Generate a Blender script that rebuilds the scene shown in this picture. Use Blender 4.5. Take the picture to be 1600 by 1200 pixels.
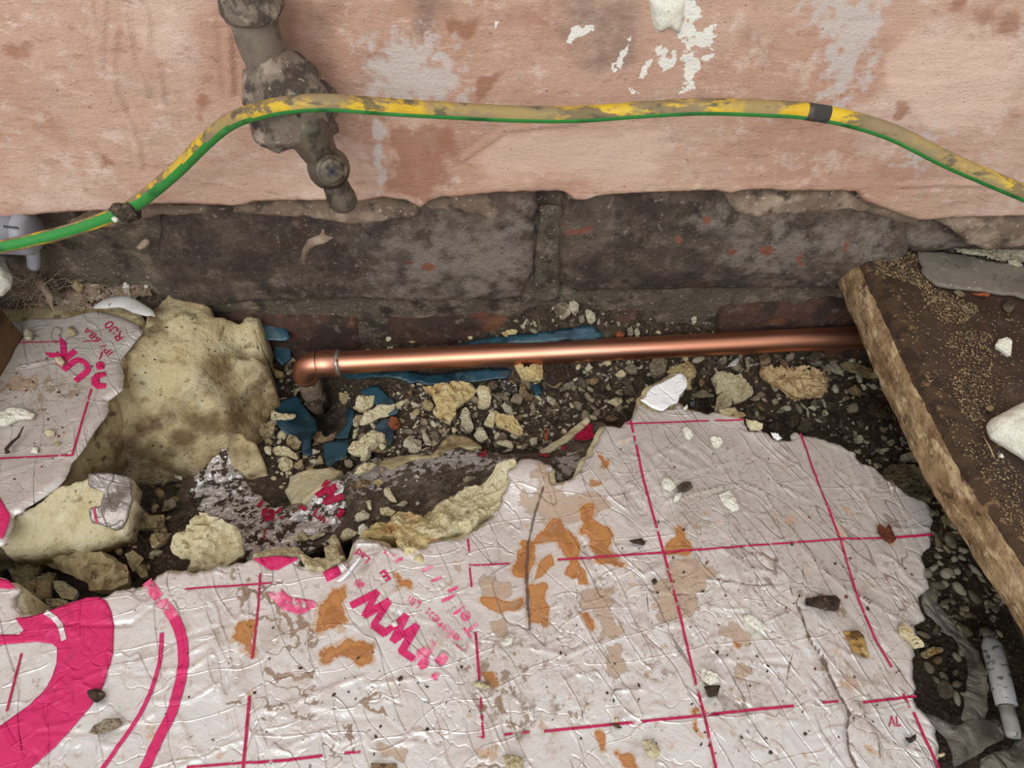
import bpy, bmesh, math, random
import numpy as np
from mathutils import Vector, Matrix

for o in list(bpy.data.objects): bpy.data.objects.remove(o, do_unlink=True)
SC = bpy.context.scene
COL = SC.collection
random.seed(7); RNG = np.random.default_rng(7)

# ------------------------------------------------------------------ camera, world, light
F = 1164.0; TH = math.radians(52.0); ZC = 0.40
cam_d = bpy.data.cameras.new('camera'); cam_d.sensor_width = 36; cam_d.lens = 36*F/1600
cam_d.clip_start = 0.005; cam_d.clip_end = 50
cam = bpy.data.objects.new('camera', cam_d); COL.objects.link(cam)
cam.location = (0, 0, ZC); cam.rotation_euler = (math.pi/2-TH, 0, 0)
SC.camera = cam
W = bpy.data.worlds.new('world'); SC.world = W; W.use_nodes = True
W.node_tree.nodes['Background'].inputs[0].default_value = (1.0, 1.0, 1.0, 1)
W.node_tree.nodes['Background'].inputs[1].default_value = 0.72
def area(name, loc, target, sx, sy, power, color=(1, 1, 1)):
    l = bpy.data.lights.new(name, 'AREA'); l.shape = 'RECTANGLE'; l.size = sx; l.size_y = sy
    l.energy = power; l.color = color
    o = bpy.data.objects.new(name, l); COL.objects.link(o); o.location = loc
    o.rotation_euler = (Vector(target)-Vector(loc)).to_track_quat('-Z', 'Y').to_euler()
    return o
area('window_light', (-0.45, -1.55, 1.75), (0, 0.25, 0.05), 1.7, 1.4, 38, (1, 1, 1))
SC.view_settings.view_transform = 'Standard'
try: SC.view_settings.look = 'None'
except Exception: pass
SC.view_settings.exposure = 0.0; SC.view_settings.gamma = 1.0
SC.view_settings.use_curve_mapping = False

# ------------------------------------------------------------------ projection helpers (photo pixel -> point on a real surface)
FW = np.array([0, math.cos(TH), -math.sin(TH)]); UP = np.array([0, math.sin(TH), math.cos(TH)])
def ray(px, py):
    return FW + (px-800)/F*np.array([1., 0, 0]) + (600-py)/F*UP
def P(px, py, z):
    d = ray(px, py); t = (z-ZC)/d[2]; return np.array([d[0]*t, d[1]*t, z])
def PW(px, py, y):
    d = ray(px, py); t = y/d[1]; return np.array([d[0]*t, y, ZC+d[2]*t])
def PSV(px, py, surf, z0=0.03):
    px = np.asarray(px, float); py = np.asarray(py, float)
    d = FW[None]+((px-800)/F)[:, None]*np.array([[1., 0, 0]])+((600-py)/F)[:, None]*UP[None]
    z = np.full(px.shape, z0)
    for _ in range(12):
        t = (z-ZC)/d[:, 2]; z = .45*z+.55*surf(d[:, 0]*t, d[:, 1]*t)
    t = (z-ZC)/d[:, 2]; return np.stack([d[:, 0]*t, d[:, 1]*t, z], 1)
def PS(px, py, surf, z0=0.03): return PSV([px], [py], surf, z0)[0]
def PL(pts, surf, z0=0.03):
    a = np.array(pts, float); return [tuple(v[:2]) for v in PSV(a[:, 0], a[:, 1], surf, z0)]
def raster(f, x0, x1, y0, y1, res):
    """sample a height function once, then look it up"""
    xs = np.arange(x0, x1+res, res); ys = np.arange(y0, y1+res, res); X, Y = np.meshgrid(xs, ys, indexing='ij')
    Z = f(X.ravel(), Y.ravel()).reshape(X.shape); nx, ny = Z.shape
    def g(x, y):
        u = np.clip((np.asarray(x, float)-x0)/res, 0, nx-1.001); v = np.clip((np.asarray(y, float)-y0)/res, 0, ny-1.001)
        i = u.astype(int); j = v.astype(int); a = u-i; b = v-j
        return Z[i, j]*(1-a)*(1-b)+Z[i+1, j]*a*(1-b)+Z[i, j+1]*(1-a)*b+Z[i+1, j+1]*a*b
    return g
def S(ox, oy, sc, *pts): return [(ox+x/sc, oy+y/sc) for x, y in pts]

# ------------------------------------------------------------------ noise
def _h(ix, iy, iz, seed):
    n = (ix.astype(np.int64)*374761393 + iy.astype(np.int64)*668265263 + iz.astype(np.int64)*1274126177 + seed*974634777) & 0xffffffff
    n = ((n ^ (n >> 13))*1274126177) & 0xffffffff
    n = ((n ^ (n >> 16))*2246822519) & 0xffffffff
    return ((n ^ (n >> 15)) & 0xffffff)/float(0xffffff)
def vn(x, y, z, seed=0):
    x0 = np.floor(x); y0 = np.floor(y); z0 = np.floor(z)
    fx = x-x0; fy = y-y0; fz = z-z0
    fx = fx*fx*(3-2*fx); fy = fy*fy*(3-2*fy); fz = fz*fz*(3-2*fz)
    r = 0
    for a in (0, 1):
        for b in (0, 1):
            for c in (0, 1):
                w = (fx if a else 1-fx)*(fy if b else 1-fy)*(fz if c else 1-fz)
                r = r + w*_h(x0+a, y0+b, z0+c, seed)
    return r
def fbm(x, y, z=None, sc=100., octv=4, seed=0, gain=.5):
    x = np.asarray(x, float); y = np.asarray(y, float)
    z = np.zeros_like(x) if z is None else np.asarray(z, float)
    a = 1.; t = 0; r = 0
    for i in range(octv):
        r = r + a*(vn(x*sc, y*sc, z*sc, seed+i)-.5); t += a; a *= gain; sc *= 2.03
    return r/t*2          # about -1..1
def ridged(x, y, sc, seed=0, octv=3):
    a = 1.; r = 0; t = 0; z = np.zeros_like(x)
    for i in range(octv):
        r = r + a*(1-np.abs(2*vn(x*sc, y*sc, z, seed+i)-1))**6; t += a; a *= .6; sc *= 1.9
    return r/t

# ------------------------------------------------------------------ 2D tools
def inside(px, py, poly):
    r = np.zeros(px.shape, bool); n = len(poly)
    for i in range(n):
        x1, y1 = poly[i]; x2, y2 = poly[(i+1) % n]
        if y1 == y2: continue
        c = ((y1 > py) != (y2 > py)) & (px < (x2-x1)*(py-y1)/(y2-y1)+x1)
        r ^= c
    return r
def segdist(px, py, a, b):
    dx, dy = b[0]-a[0], b[1]-a[1]; L = dx*dx+dy*dy+1e-18
    t = np.clip(((px-a[0])*dx+(py-a[1])*dy)/L, 0, 1)
    qx = a[0]+t*dx; qy = a[1]+t*dy
    return np.hypot(px-qx, py-qy), qx, qy
def polydist(px, py, poly, closed=True):
    best = np.full(px.shape, 1e9); bx = px.copy(); by = py.copy()
    n = len(poly)
    for i in range(n if closed else n-1):
        d, qx, qy = segdist(px, py, poly[i], poly[(i+1) % n])
        m = d < best; best[m] = d[m]; bx[m] = qx[m]; by[m] = qy[m]
    return best, bx, by
def sdf_attr(px, py, poly, scale):
    """0..1, .5 on the outline, rising inside"""
    p = np.array(poly); mg = scale*1.2
    v = np.zeros(px.shape)
    m = (px > p[:, 0].min()-mg) & (px < p[:, 0].max()+mg) & (py > p[:, 1].min()-mg) & (py < p[:, 1].max()+mg)
    if not m.any(): return v
    x, y = px[m], py[m]
    d, _, _ = polydist(x, y, poly); s = np.where(inside(x, y, poly), d, -d)
    v[m] = np.clip(.5+.5*s/scale, 0, 1); return v
def rough_poly(poly, step, amp, seed=0, smooth=False):
    """resample a closed outline and jag it"""
    p = np.array(poly, float); q = np.vstack([p, p[:1]])
    L = np.r_[0, np.cumsum(np.hypot(*np.diff(q, axis=0).T))]
    n = max(8, int(L[-1]/step)); t = np.linspace(0, L[-1], n, endpoint=False)
    x = np.interp(t, L, q[:, 0]); y = np.interp(t, L, q[:, 1])
    if smooth:
        for _ in range(1):
            x = .25*np.roll(x, 1)+.5*x+.25*np.roll(x, -1); y = .25*np.roll(y, 1)+.5*y+.25*np.roll(y, -1)
    tx = np.roll(x, -1)-np.roll(x, 1); ty = np.roll(y, -1)-np.roll(y, 1); l = np.hypot(tx, ty)+1e-12
    a = fbm(x, y, sc=1/(step*3), octv=3, seed=seed)*amp*1.6
    return list(zip(x+ty/l*a, y-tx/l*a))
def grid_sheet(poly, res):
    p = np.array(poly); x0, y0 = p.min(0)-res; x1, y1 = p.max(0)+res
    nx = int((x1-x0)/res)+2; ny = int((y1-y0)/res)+2
    gx = x0+np.arange(nx)*res; gy = y0+np.arange(ny)*res
    cx, cy = np.meshgrid((gx[:-1]+gx[1:])/2, (gy[:-1]+gy[1:])/2, indexing='ij')
    ins = inside(cx.ravel(), cy.ravel(), poly).reshape(cx.shape)
    ii, jj = np.nonzero(ins)
    q = np.stack([ii*ny+jj, (ii+1)*ny+jj, (ii+1)*ny+jj+1, ii*ny+jj+1], 1)
    used, inv = np.unique(q, return_inverse=True); q = inv.reshape(q.shape)
    X = gx[used//ny]; Y = gy[used % ny]
    e = np.concatenate([q[:, [0, 1]], q[:, [1, 2]], q[:, [2, 3]], q[:, [3, 0]]])
    n = len(used)+1
    key = e[:, 0]*n+e[:, 1]; rev = e[:, 1]*n+e[:, 0]
    be = e[~np.isin(key, rev)]
    bv = np.unique(be)
    d, bx, by = polydist(X[bv], Y[bv], poly)
    m = d < res*1.6
    X[bv[m]] = bx[m]; Y[bv[m]] = by[m]
    return X, Y, q, be, bv

# ------------------------------------------------------------------ object helpers
def mesh(name, V, faces_q=None, faces_t=None, smooth=True):
    me = bpy.data.meshes.new(name); V = np.asarray(V, np.float32)
    fq = np.zeros((0, 4), int) if faces_q is None else np.asarray(faces_q, int).reshape(-1, 4)
    ft = np.zeros((0, 3), int) if faces_t is None else np.asarray(faces_t, int).reshape(-1, 3)
    me.vertices.add(len(V)); me.vertices.foreach_set('co', V.ravel())
    loops = np.concatenate([fq.ravel(), ft.ravel()]); me.loops.add(len(loops))
    me.loops.foreach_set('vertex_index', loops.astype(np.int32))
    tot = np.concatenate([np.full(len(fq), 4), np.full(len(ft), 3)]); st = np.concatenate([[0], np.cumsum(tot)[:-1]]) if len(tot) else []
    me.polygons.add(len(tot)); me.polygons.foreach_set('loop_start', np.asarray(st, np.int32))
    me.polygons.foreach_set('use_smooth', np.full(len(tot), smooth))
    me.update(calc_edges=True); me.validate(); return me
def attr(me, name, v):
    a = me.attributes.new(name, 'FLOAT', 'POINT'); a.data.foreach_set('value', np.asarray(v, np.float32))
def link(name, data, parent=None, loc=(0, 0, 0)):
    o = bpy.data.objects.new(name, data); COL.objects.link(o)
    o.location = loc
    if parent is not None:
        o.parent = parent; o.location = Vector(loc)-world_loc(parent)
    return o
def world_loc(o):
    v = Vector(o.location)
    while o.parent is not None: o = o.parent; v = v+Vector(o.location)
    return v
def obj(name, V, q=None, t=None, mat=None, parent=None, smooth=True, origin=None, attrs=None):
    V = np.asarray(V, float)
    if origin is None:
        mn, mx = V.min(0), V.max(0); origin = np.array([(mn[0]+mx[0])/2, (mn[1]+mx[1])/2, mn[2]])
    me = mesh(name, V-np.asarray(origin), q, t, smooth)
    if attrs:
        for k, v in attrs.items(): attr(me, k, v)
    if mat is not None:
        for m in (mat if isinstance(mat, (list, tuple)) else [mat]): me.materials.append(MAT[m])
    return link(name, me, parent, tuple(float(c) for c in origin))
def empty(name, loc):
    o = bpy.data.objects.new(name, None); o.empty_display_size = .01; COL.objects.link(o); o.location = tuple(float(c) for c in loc); return o
def tag(o, label=None, cat=None, group=None, kind=None):
    if label: o['label'] = label
    if cat: o['category'] = cat
    if group: o['group'] = group
    if kind: o['kind'] = kind
    return o
def tube_vf(path, radii, n=20, cap=True, squash=None, v0=0):
    path = np.asarray(path, float); N = len(path)
    if np.isscalar(radii): radii = np.full(N, radii)
    T = np.gradient(path, axis=0); T /= np.linalg.norm(T, axis=1)[:, None]
    ref = np.array([0, 0, 1.]) if abs(T[0][2]) < .9 else np.array([0, 1., 0])
    V = []; a = np.linspace(0, 2*math.pi, n, endpoint=False)
    u = np.cross(ref, T[0]); u /= np.linalg.norm(u)
    for i in range(N):
        u = u-T[i]*np.dot(u, T[i]); u /= np.linalg.norm(u); w = np.cross(T[i], u)
        V.append(path[i]+radii[i]*(np.cos(a)[:, None]*u+np.sin(a)[:, None]*w))
    V = np.vstack(V); Q = []
    for i in range(N-1):
        for k in range(n):
            Q.append((i*n+k, i*n+(k+1) % n, (i+1)*n+(k+1) % n, (i+1)*n+k))
    Tt = []
    if cap:
        c0 = len(V); V = np.vstack([V, path[0], path[-1]])
        for k in range(n):
            Tt.append((c0, (k+1) % n, k)); Tt.append((c0+1, (N-1)*n+k, (N-1)*n+(k+1) % n))
    return V, np.array(Q)+v0, np.array(Tt).reshape(-1, 3)+v0
def spline(pts, n):
    """Catmull-Rom through points, n samples per span"""
    p = np.asarray(pts, float); p = np.vstack([2*p[0]-p[1], p, 2*p[-1]-p[-2]]); out = []
    for i in range(1, len(p)-2):
        for t in np.linspace(0, 1, n, endpoint=False):
            a, b, c, d = p[i-1], p[i], p[i+1], p[i+2]
            out.append(.5*((2*b)+(-a+c)*t+(2*a-5*b+4*c-d)*t*t+(-a+3*b-3*c+d)*t**3))
    out.append(p[-2]); return np.array(out)
def join(parts):
    V = []; Q = []; T = []; n = 0
    for v, q, t in parts:
        V.append(v)
        if q is not None and len(q): Q.append(np.asarray(q)+n)
        if t is not None and len(t): T.append(np.asarray(t)+n)
        n += len(v)
    return np.vstack(V), (np.vstack(Q) if Q else None), (np.vstack(T) if T else None)

# ------------------------------------------------------------------ materials
MAT = {}
def srgb(r, g, b):
    f = lambda c: (c/255/12.92) if c/255 <= .04045 else ((c/255+.055)/1.055)**2.4
    return (f(r), f(g), f(b), 1)
def material(name, base, rough=.75, metal=0., layers=(), bumps=(), trans=0., alpha=None, spec=.4, transl=0., coat=0.):
    m = bpy.data.materials.new(name); m.use_nodes = True; nt = m.node_tree; N = nt.nodes; L = nt.links
    bs = N['Principled BSDF']; geo = N.new('ShaderNodeNewGeometry'); pos = geo.outputs['Position']
    def stretch(st):
        if not st: return pos
        mp = N.new('ShaderNodeMapping'); mp.inputs['Scale'].default_value = st
        if len(st) == 3 and False: pass
        L.new(pos, mp.inputs['Vector']); return mp.outputs[0]
    def tex(d):
        k = d.get('kind', 'noise'); v = stretch(d.get('stretch'))
        if 'rot' in d:       # long along direction rot (degrees, about z)
            mp = N.new('ShaderNodeMapping'); mp.vector_type = 'TEXTURE'; mp.inputs['Rotation'].default_value = (0, 0, math.radians(d['rot'])); mp.inputs['Scale'].default_value = (d.get('long', 3.), 1, 1)
            L.new(pos, mp.inputs['Vector']); v = mp.outputs[0]
        if k == 'noise':
            t = N.new('ShaderNodeTexNoise'); t.inputs['Scale'].default_value = d['scale']; t.inputs['Detail'].default_value = d.get('detail', 4)
            t.inputs['Roughness'].default_value = d.get('nrough', .55); t.inputs['Distortion'].default_value = d.get('dist', 0)
            if d.get('off'):
                a = N.new('ShaderNodeVectorMath'); a.operation = 'ADD'; L.new(v, a.inputs[0]); a.inputs[1].default_value = (d['off'], d['off']*1.7, d['off']*.3); v = a.outputs[0]
            L.new(v, t.inputs['Vector']); return t.outputs['Fac']
        if k in ('vor', 'crack'):
            t = N.new('ShaderNodeTexVoronoi'); t.inputs['Scale'].default_value = d['scale']
            t.feature = 'DISTANCE_TO_EDGE' if k == 'crack' else 'F1'
            if d.get('dist'):
                nz = N.new('ShaderNodeTexNoise'); nz.inputs['Scale'].default_value = d['scale']*1.3; nz.inputs['Detail'].default_value = 3; L.new(v, nz.inputs['Vector'])
                mx = N.new('ShaderNodeMix'); mx.data_type = 'VECTOR'; mx.inputs[0].default_value = d['dist']
                ml = N.new('ShaderNodeVectorMath'); ml.operation = 'SCALE'; ml.inputs['Scale'].default_value = .05*20/d['scale']*d['dist']
                L.new(nz.outputs['Color'], ml.inputs[0]); ad = N.new('ShaderNodeVectorMath'); ad.operation = 'ADD'
                L.new(v, ad.inputs[0]); L.new(ml.outputs[0], ad.inputs[1]); v = ad.outputs[0]
            L.new(v, t.inputs['Vector']); return t.outputs['Distance']
        if k == 'band':      # thin contour lines of a noise
            t = N.new('ShaderNodeTexNoise'); t.inputs['Scale'].default_value = d['scale']; t.inputs['Detail'].default_value = d.get('detail', 3); L.new(v, t.inputs['Vector'])
            a = N.new('ShaderNodeMath'); a.operation = 'SUBTRACT'; L.new(t.outputs['Fac'], a.inputs[0]); a.inputs[1].default_value = d.get('at', .5)
            b = N.new('ShaderNodeMath'); b.operation = 'ABSOLUTE'; L.new(a.outputs[0], b.inputs[0]); return b.outputs[0]
    def remap(s, lo, hi, f=1.):
        r = N.new('ShaderNodeMapRange'); r.interpolation_type = 'SMOOTHSTEP'
        r.inputs['From Min'].default_value = min(lo, hi); r.inputs['From Max'].default_value = max(lo, hi)
        r.inputs['To Min'].default_value = 0 if lo < hi else f; r.inputs['To Max'].default_value = f if lo < hi else 0
        L.new(s, r.inputs['Value']); return r.outputs[0]
    def math2(op, a, b):
        n = N.new('ShaderNodeMath'); n.operation = op
        for i, s in enumerate((a, b)):
            if isinstance(s, (int, float)): n.inputs[i].default_value = s
            else: L.new(s, n.inputs[i])
        return n.outputs[0]
    def getattr_(n_):
        a = N.new('ShaderNodeAttribute'); a.attribute_name = n_; return a.outputs['Fac']
    def fac(d):
        if 'attr' in d:
            s = getattr_(d['attr'])
            if d.get('namp'):
                nz = tex(dict(kind='noise', scale=d['nscale'], detail=d.get('detail', 5), stretch=d.get('stretch')))
                s = math2('ADD', s, math2('MULTIPLY', math2('SUBTRACT', nz, .5), d['namp']))
            f = remap(s, d.get('lo', .45), d.get('hi', .55), d.get('fac', 1.))
        else: f = remap(tex(d), d['lo'], d['hi'], d.get('fac', 1.))
        if 'mask' in d: f = math2('MULTIPLY', f, fac(d['mask']))
        return f
    col = None; rg = None; mt = None
    bs.inputs['Base Color'].default_value = base; bs.inputs['Roughness'].default_value = rough; bs.inputs['Metallic'].default_value = metal
    for d in layers:
        f = fac(d)
        mx = N.new('ShaderNodeMix'); mx.data_type = 'RGBA'; L.new(f, mx.inputs[0])
        if col is None: mx.inputs[6].default_value = base
        else: L.new(col, mx.inputs[6])
        mx.inputs[7].default_value = d['color']; col = mx.outputs[2]
        for key in ('rough', 'metal'):
            if key in d:
                cur = rg if key == 'rough' else mt
                m2 = N.new('ShaderNodeMix'); L.new(f, m2.inputs[0])
                if cur is None: m2.inputs[2].default_value = rough if key == 'rough' else metal
                else: L.new(cur, m2.inputs[2])
                m2.inputs[3].default_value = d[key]
                if key == 'rough': rg = m2.outputs[0]
                else: mt = m2.outputs[0]
    if col is not None: L.new(col, bs.inputs['Base Color'])
    if rg is not None: L.new(rg, bs.inputs['Roughness'])
    if mt is not None: L.new(mt, bs.inputs['Metallic'])
    bs.inputs['Specular IOR Level'].default_value = spec
    if coat: bs.inputs['Coat Weight'].default_value = coat
    nrm = None
    for d in bumps:
        b = N.new('ShaderNodeBump'); b.inputs['Strength'].default_value = d.get('strength', .5); b.inputs['Distance'].default_value = d.get('distance', .001)
        s = tex(d)
        if 'lo' in d: s = remap(s, d['lo'], d['hi'])
        L.new(s, b.inputs['Height'])
        if nrm is not None: L.new(nrm, b.inputs['Normal'])
        nrm = b.outputs[0]
    if nrm is not None: L.new(nrm, bs.inputs['Normal'])
    if trans: bs.inputs['Transmission Weight'].default_value = trans
    if alpha is not None:
        if isinstance(alpha, (int, float)): bs.inputs['Alpha'].default_value = alpha
        else: L.new(fac(alpha), bs.inputs['Alpha'])
    MAT[name] = m; return m
def nl(color, scale, lo, hi, fac=1., **k): return dict(color=color, scale=scale, lo=lo, hi=hi, fac=fac, **k)

material('plaster', srgb(203, 168, 147), .85, layers=[
    nl(srgb(190, 146, 122), 10, .42, .64, .75, detail=6), nl(srgb(226, 199, 182), 16, .50, .68, .75, off=3., detail=8),
    nl(srgb(176, 128, 104), 24, .56, .70, .65, off=9., detail=9, nrough=.65), nl(srgb(184, 156, 140), 44, .50, .66, .55, off=5., detail=10, nrough=.7), nl(srgb(232, 210, 196), 70, .54, .66, .5, off=13., detail=10, nrough=.7),
    nl(srgb(160, 116, 96), 220, .54, .66, .5, detail=10, nrough=.75, stretch=(.4, 1, 1)),
    nl(srgb(234, 212, 198), 260, .55, .68, .45, detail=8, nrough=.7, off=2., stretch=(.3, 1, 1)),
    dict(attr='dark', color=srgb(128, 104, 92), lo=.35, hi=.95, namp=1.6, nscale=60, detail=9, fac=.65),
    dict(attr='brown', color=srgb(156, 104, 78), lo=.4, hi=.8, namp=1.7, nscale=90, detail=9, fac=.7),
    dict(attr='chalk', color=srgb(208, 196, 188), lo=.45, hi=.85, namp=2.2, nscale=150, detail=10, fac=.85),
    dict(attr='light', color=srgb(226, 194, 175), lo=.45, hi=.75, namp=1.2, nscale=50, fac=.7, stretch=(.3, 1, 1)),
    dict(attr='white', color=srgb(240, 237, 226), lo=.50, hi=.56, namp=2.2, nscale=170, detail=10),
    dict(attr='edge', color=srgb(172, 114, 86), lo=.4, hi=.8, namp=1., nscale=60, fac=.6),
    nl(srgb(104, 76, 60), 420, .70, .75, .8, detail=3), nl(srgb(120, 88, 70), 90, .70, .74, .6, off=21., detail=6)],
    bumps=[dict(scale=200, strength=.7, distance=.0018, detail=10, stretch=(.3, 1, 1), nrough=.7), dict(scale=60, strength=.4, distance=.002, detail=8), dict(scale=900, strength=.6, distance=.0009, detail=4)])
material('render_coat', srgb(122, 104, 88), .95, layers=[nl(srgb(168, 148, 128), 60, .45, .7), nl(srgb(82, 70, 60), 110, .5, .7, off=4.), nl(srgb(186, 172, 158), 350, .62, .7, off=1.)],
    bumps=[dict(scale=250, strength=.8, distance=.002, detail=8)])
BR_B = [dict(scale=180, strength=.8, distance=.002, detail=10), dict(scale=900, strength=.4, distance=.0006, detail=4)]
BR_B = [dict(scale=130, strength=1, distance=.004, detail=12, nrough=.65), dict(scale=700, strength=.7, distance=.0012, detail=6)]
material('brick', srgb(106, 91, 79), .92, layers=[nl(srgb(64, 54, 46), 34, .42, .60, .85, nrough=.7, detail=8), nl(srgb(136, 122, 108), 60, .50, .68, .8, off=5., nrough=.7, detail=8),
    nl(srgb(108, 66, 50), 22, .58, .74, .55, off=12.), nl(srgb(44, 37, 33), 90, .54, .66, .75, off=7., detail=8, nrough=.7), nl(srgb(164, 153, 142), 380, .62, .70, .75, off=2.),
    dict(attr='pale', color=srgb(146, 135, 124), lo=.35, hi=.9, namp=1.8, nscale=120, detail=8, fac=.8), dict(attr='red', color=srgb(140, 90, 72), lo=.5, hi=.65, namp=1.4, nscale=220),
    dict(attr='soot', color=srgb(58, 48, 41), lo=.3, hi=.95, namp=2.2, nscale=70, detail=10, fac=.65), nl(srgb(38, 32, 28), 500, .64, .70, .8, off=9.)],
    bumps=BR_B)
material('brick_red', srgb(92, 66, 54), .92, layers=[nl(srgb(60, 48, 41), 50, .42, .6, .9, detail=8), nl(srgb(128, 82, 58), 40, .58, .7, .7, off=6.), nl(srgb(118, 106, 94), 150, .56, .68, .8, detail=8)], bumps=BR_B)
material('mortar', srgb(104, 93, 79), .95, layers=[nl(srgb(148, 134, 114), 70, .50, .66, detail=8, nrough=.7), nl(srgb(58, 48, 40), 60, .5, .66, .9, off=4., detail=8), nl(srgb(182, 170, 152), 420, .62, .69, .8)], bumps=[dict(scale=180, strength=1, distance=.005, detail=12, nrough=.65)])
material('soil', srgb(80, 67, 53), .95, layers=[nl(srgb(54, 45, 36), 90, .46, .62, .85, detail=8), nl(srgb(124, 109, 90), 200, .55, .68, .8), nl(srgb(172, 160, 140), 800, .64, .70, .8, detail=3), nl(srgb(36, 29, 24), 300, .60, .7, .8, off=3.)],
    bumps=[dict(scale=400, strength=1, distance=.004, detail=10)])
FB = [dict(scale=260, strength=.9, distance=.003, detail=9, nrough=.65), dict(scale=1500, strength=.5, distance=.0007, detail=3)]
material('foam', srgb(222, 211, 172), .9, layers=[nl(srgb(198, 180, 134), 70, .5, .68, .8, detail=7), nl(srgb(236, 229, 202), 90, .55, .7, .7, off=2.), nl(srgb(134, 108, 74), 150, .60, .70, .7, off=5., detail=8), nl(srgb(52, 40, 30), 520, .68, .72)], bumps=FB)
material('foam_white', srgb(248, 246, 230), .85, layers=[nl(srgb(238, 230, 200), 90, .56, .7, .7), nl(srgb(130, 112, 86), 420, .70, .74)], bumps=FB)
material('foam_dirty', srgb(184, 167, 126), .92, layers=[nl(srgb(132, 108, 74), 60, .48, .64, .85, detail=8), nl(srgb(212, 198, 154), 65, .52, .68, .9, off=4.), nl(srgb(94, 72, 50), 130, .57, .67, .8, off=8., detail=8), nl(srgb(44, 34, 26), 420, .66, .71)], bumps=FB)
material('foam_slab', srgb(216, 199, 156), .92, layers=[nl(srgb(194, 170, 122), 34, .46, .62, .75, detail=8), nl(srgb(228, 216, 178), 44, .52, .68, .85, off=4., detail=8), nl(srgb(150, 122, 80), 130, .56, .68, .7, off=1., detail=9, nrough=.65),
    dict(attr='grime', color=srgb(112, 88, 58), lo=.3, hi=.9, namp=1.8, nscale=60, detail=9, fac=.9), nl(srgb(90, 66, 40), 200, .62, .70, .7, off=7., detail=8), nl(srgb(46, 34, 24), 420, .67, .71)], bumps=[dict(scale=120, strength=1, distance=.006, detail=12, nrough=.62), dict(scale=900, strength=.5, distance=.001)])
material('foam_gold', srgb(220, 200, 146), .9, layers=[nl(srgb(176, 128, 72), 60, .50, .66, .8, detail=8), nl(srgb(232, 220, 176), 60, .54, .7, .8, off=3.), nl(srgb(70, 50, 30), 220, .62, .69, .8, off=6.)], bumps=FB)
material('stone_olive', srgb(142, 130, 98), .9, layers=[nl(srgb(100, 88, 64), 90, .45, .62, .9, detail=9), nl(srgb(176, 165, 130), 110, .55, .68, .8, off=3., detail=8), nl(srgb(50, 42, 30), 300, .62, .7, .8)], bumps=FB)
material('chip_pale', srgb(208, 200, 174), .85, layers=[nl(srgb(150, 138, 112), 90, .45, .65), nl(srgb(214, 206, 182), 110, .55, .7, .8, off=4.), nl(srgb(56, 46, 36), 500, .68, .72)], bumps=FB)
material('chip_grey', srgb(156, 143, 120), .8, layers=[nl(srgb(108, 96, 78), 80, .45, .65), nl(srgb(160, 152, 134), 90, .55, .7, .7, off=4.)], bumps=FB)
material('chip_dark', srgb(108, 95, 77), .8, layers=[nl(srgb(62, 53, 42), 80, .45, .65), nl(srgb(116, 106, 90), 120, .58, .7, .6, off=4.)], bumps=FB)
material('chip_tan', srgb(150, 128, 96), .85, layers=[nl(srgb(106, 84, 58), 120, .45, .65), nl(srgb(186, 158, 112), 140, .56, .7, .7, off=4.)], bumps=FB)
material('rust', srgb(160, 92, 54), .85, layers=[nl(srgb(110, 58, 34), 150, .45, .65)], bumps=FB)
material('shiny_dark', srgb(60, 58, 58), .15, .3, layers=[nl(srgb(120, 116, 110), 120, .5, .6)], spec=.8)
material('glass_dark', srgb(26, 28, 44), .06, 0, spec=.9, layers=[nl(srgb(40, 44, 90), 120, .5, .6)])
material('teal', srgb(40, 76, 90), .38, 0, layers=[nl(srgb(26, 54, 66), 60, .45, .65), nl(srgb(86, 108, 116), 60, .54, .72, .7, off=3.), nl(srgb(70, 62, 52), 130, .64, .72, .7, off=8.)], bumps=[dict(scale=90, strength=.5, distance=.002, detail=4)])
WR = [dict(kind='band', scale=46, detail=2, lo=.016, hi=0., rot=-62, long=4., strength=.6, distance=.0007), dict(kind='band', scale=40, detail=2, at=.46, lo=0., hi=.012, rot=-58, long=3., strength=.5, distance=.0006),
    dict(kind='band', scale=44, detail=2, at=.53, lo=.013, hi=0., rot=12, long=3., strength=.45, distance=.0006), dict(kind='band', scale=30, detail=3, at=.48, lo=0., hi=.010, strength=.4, distance=.0006),
    dict(scale=60, strength=.35, distance=.003, detail=6, dist=.8), dict(scale=420, strength=.3, distance=.0008, detail=5, dist=.8)]
ST_N = dict(detail=9)
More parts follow.
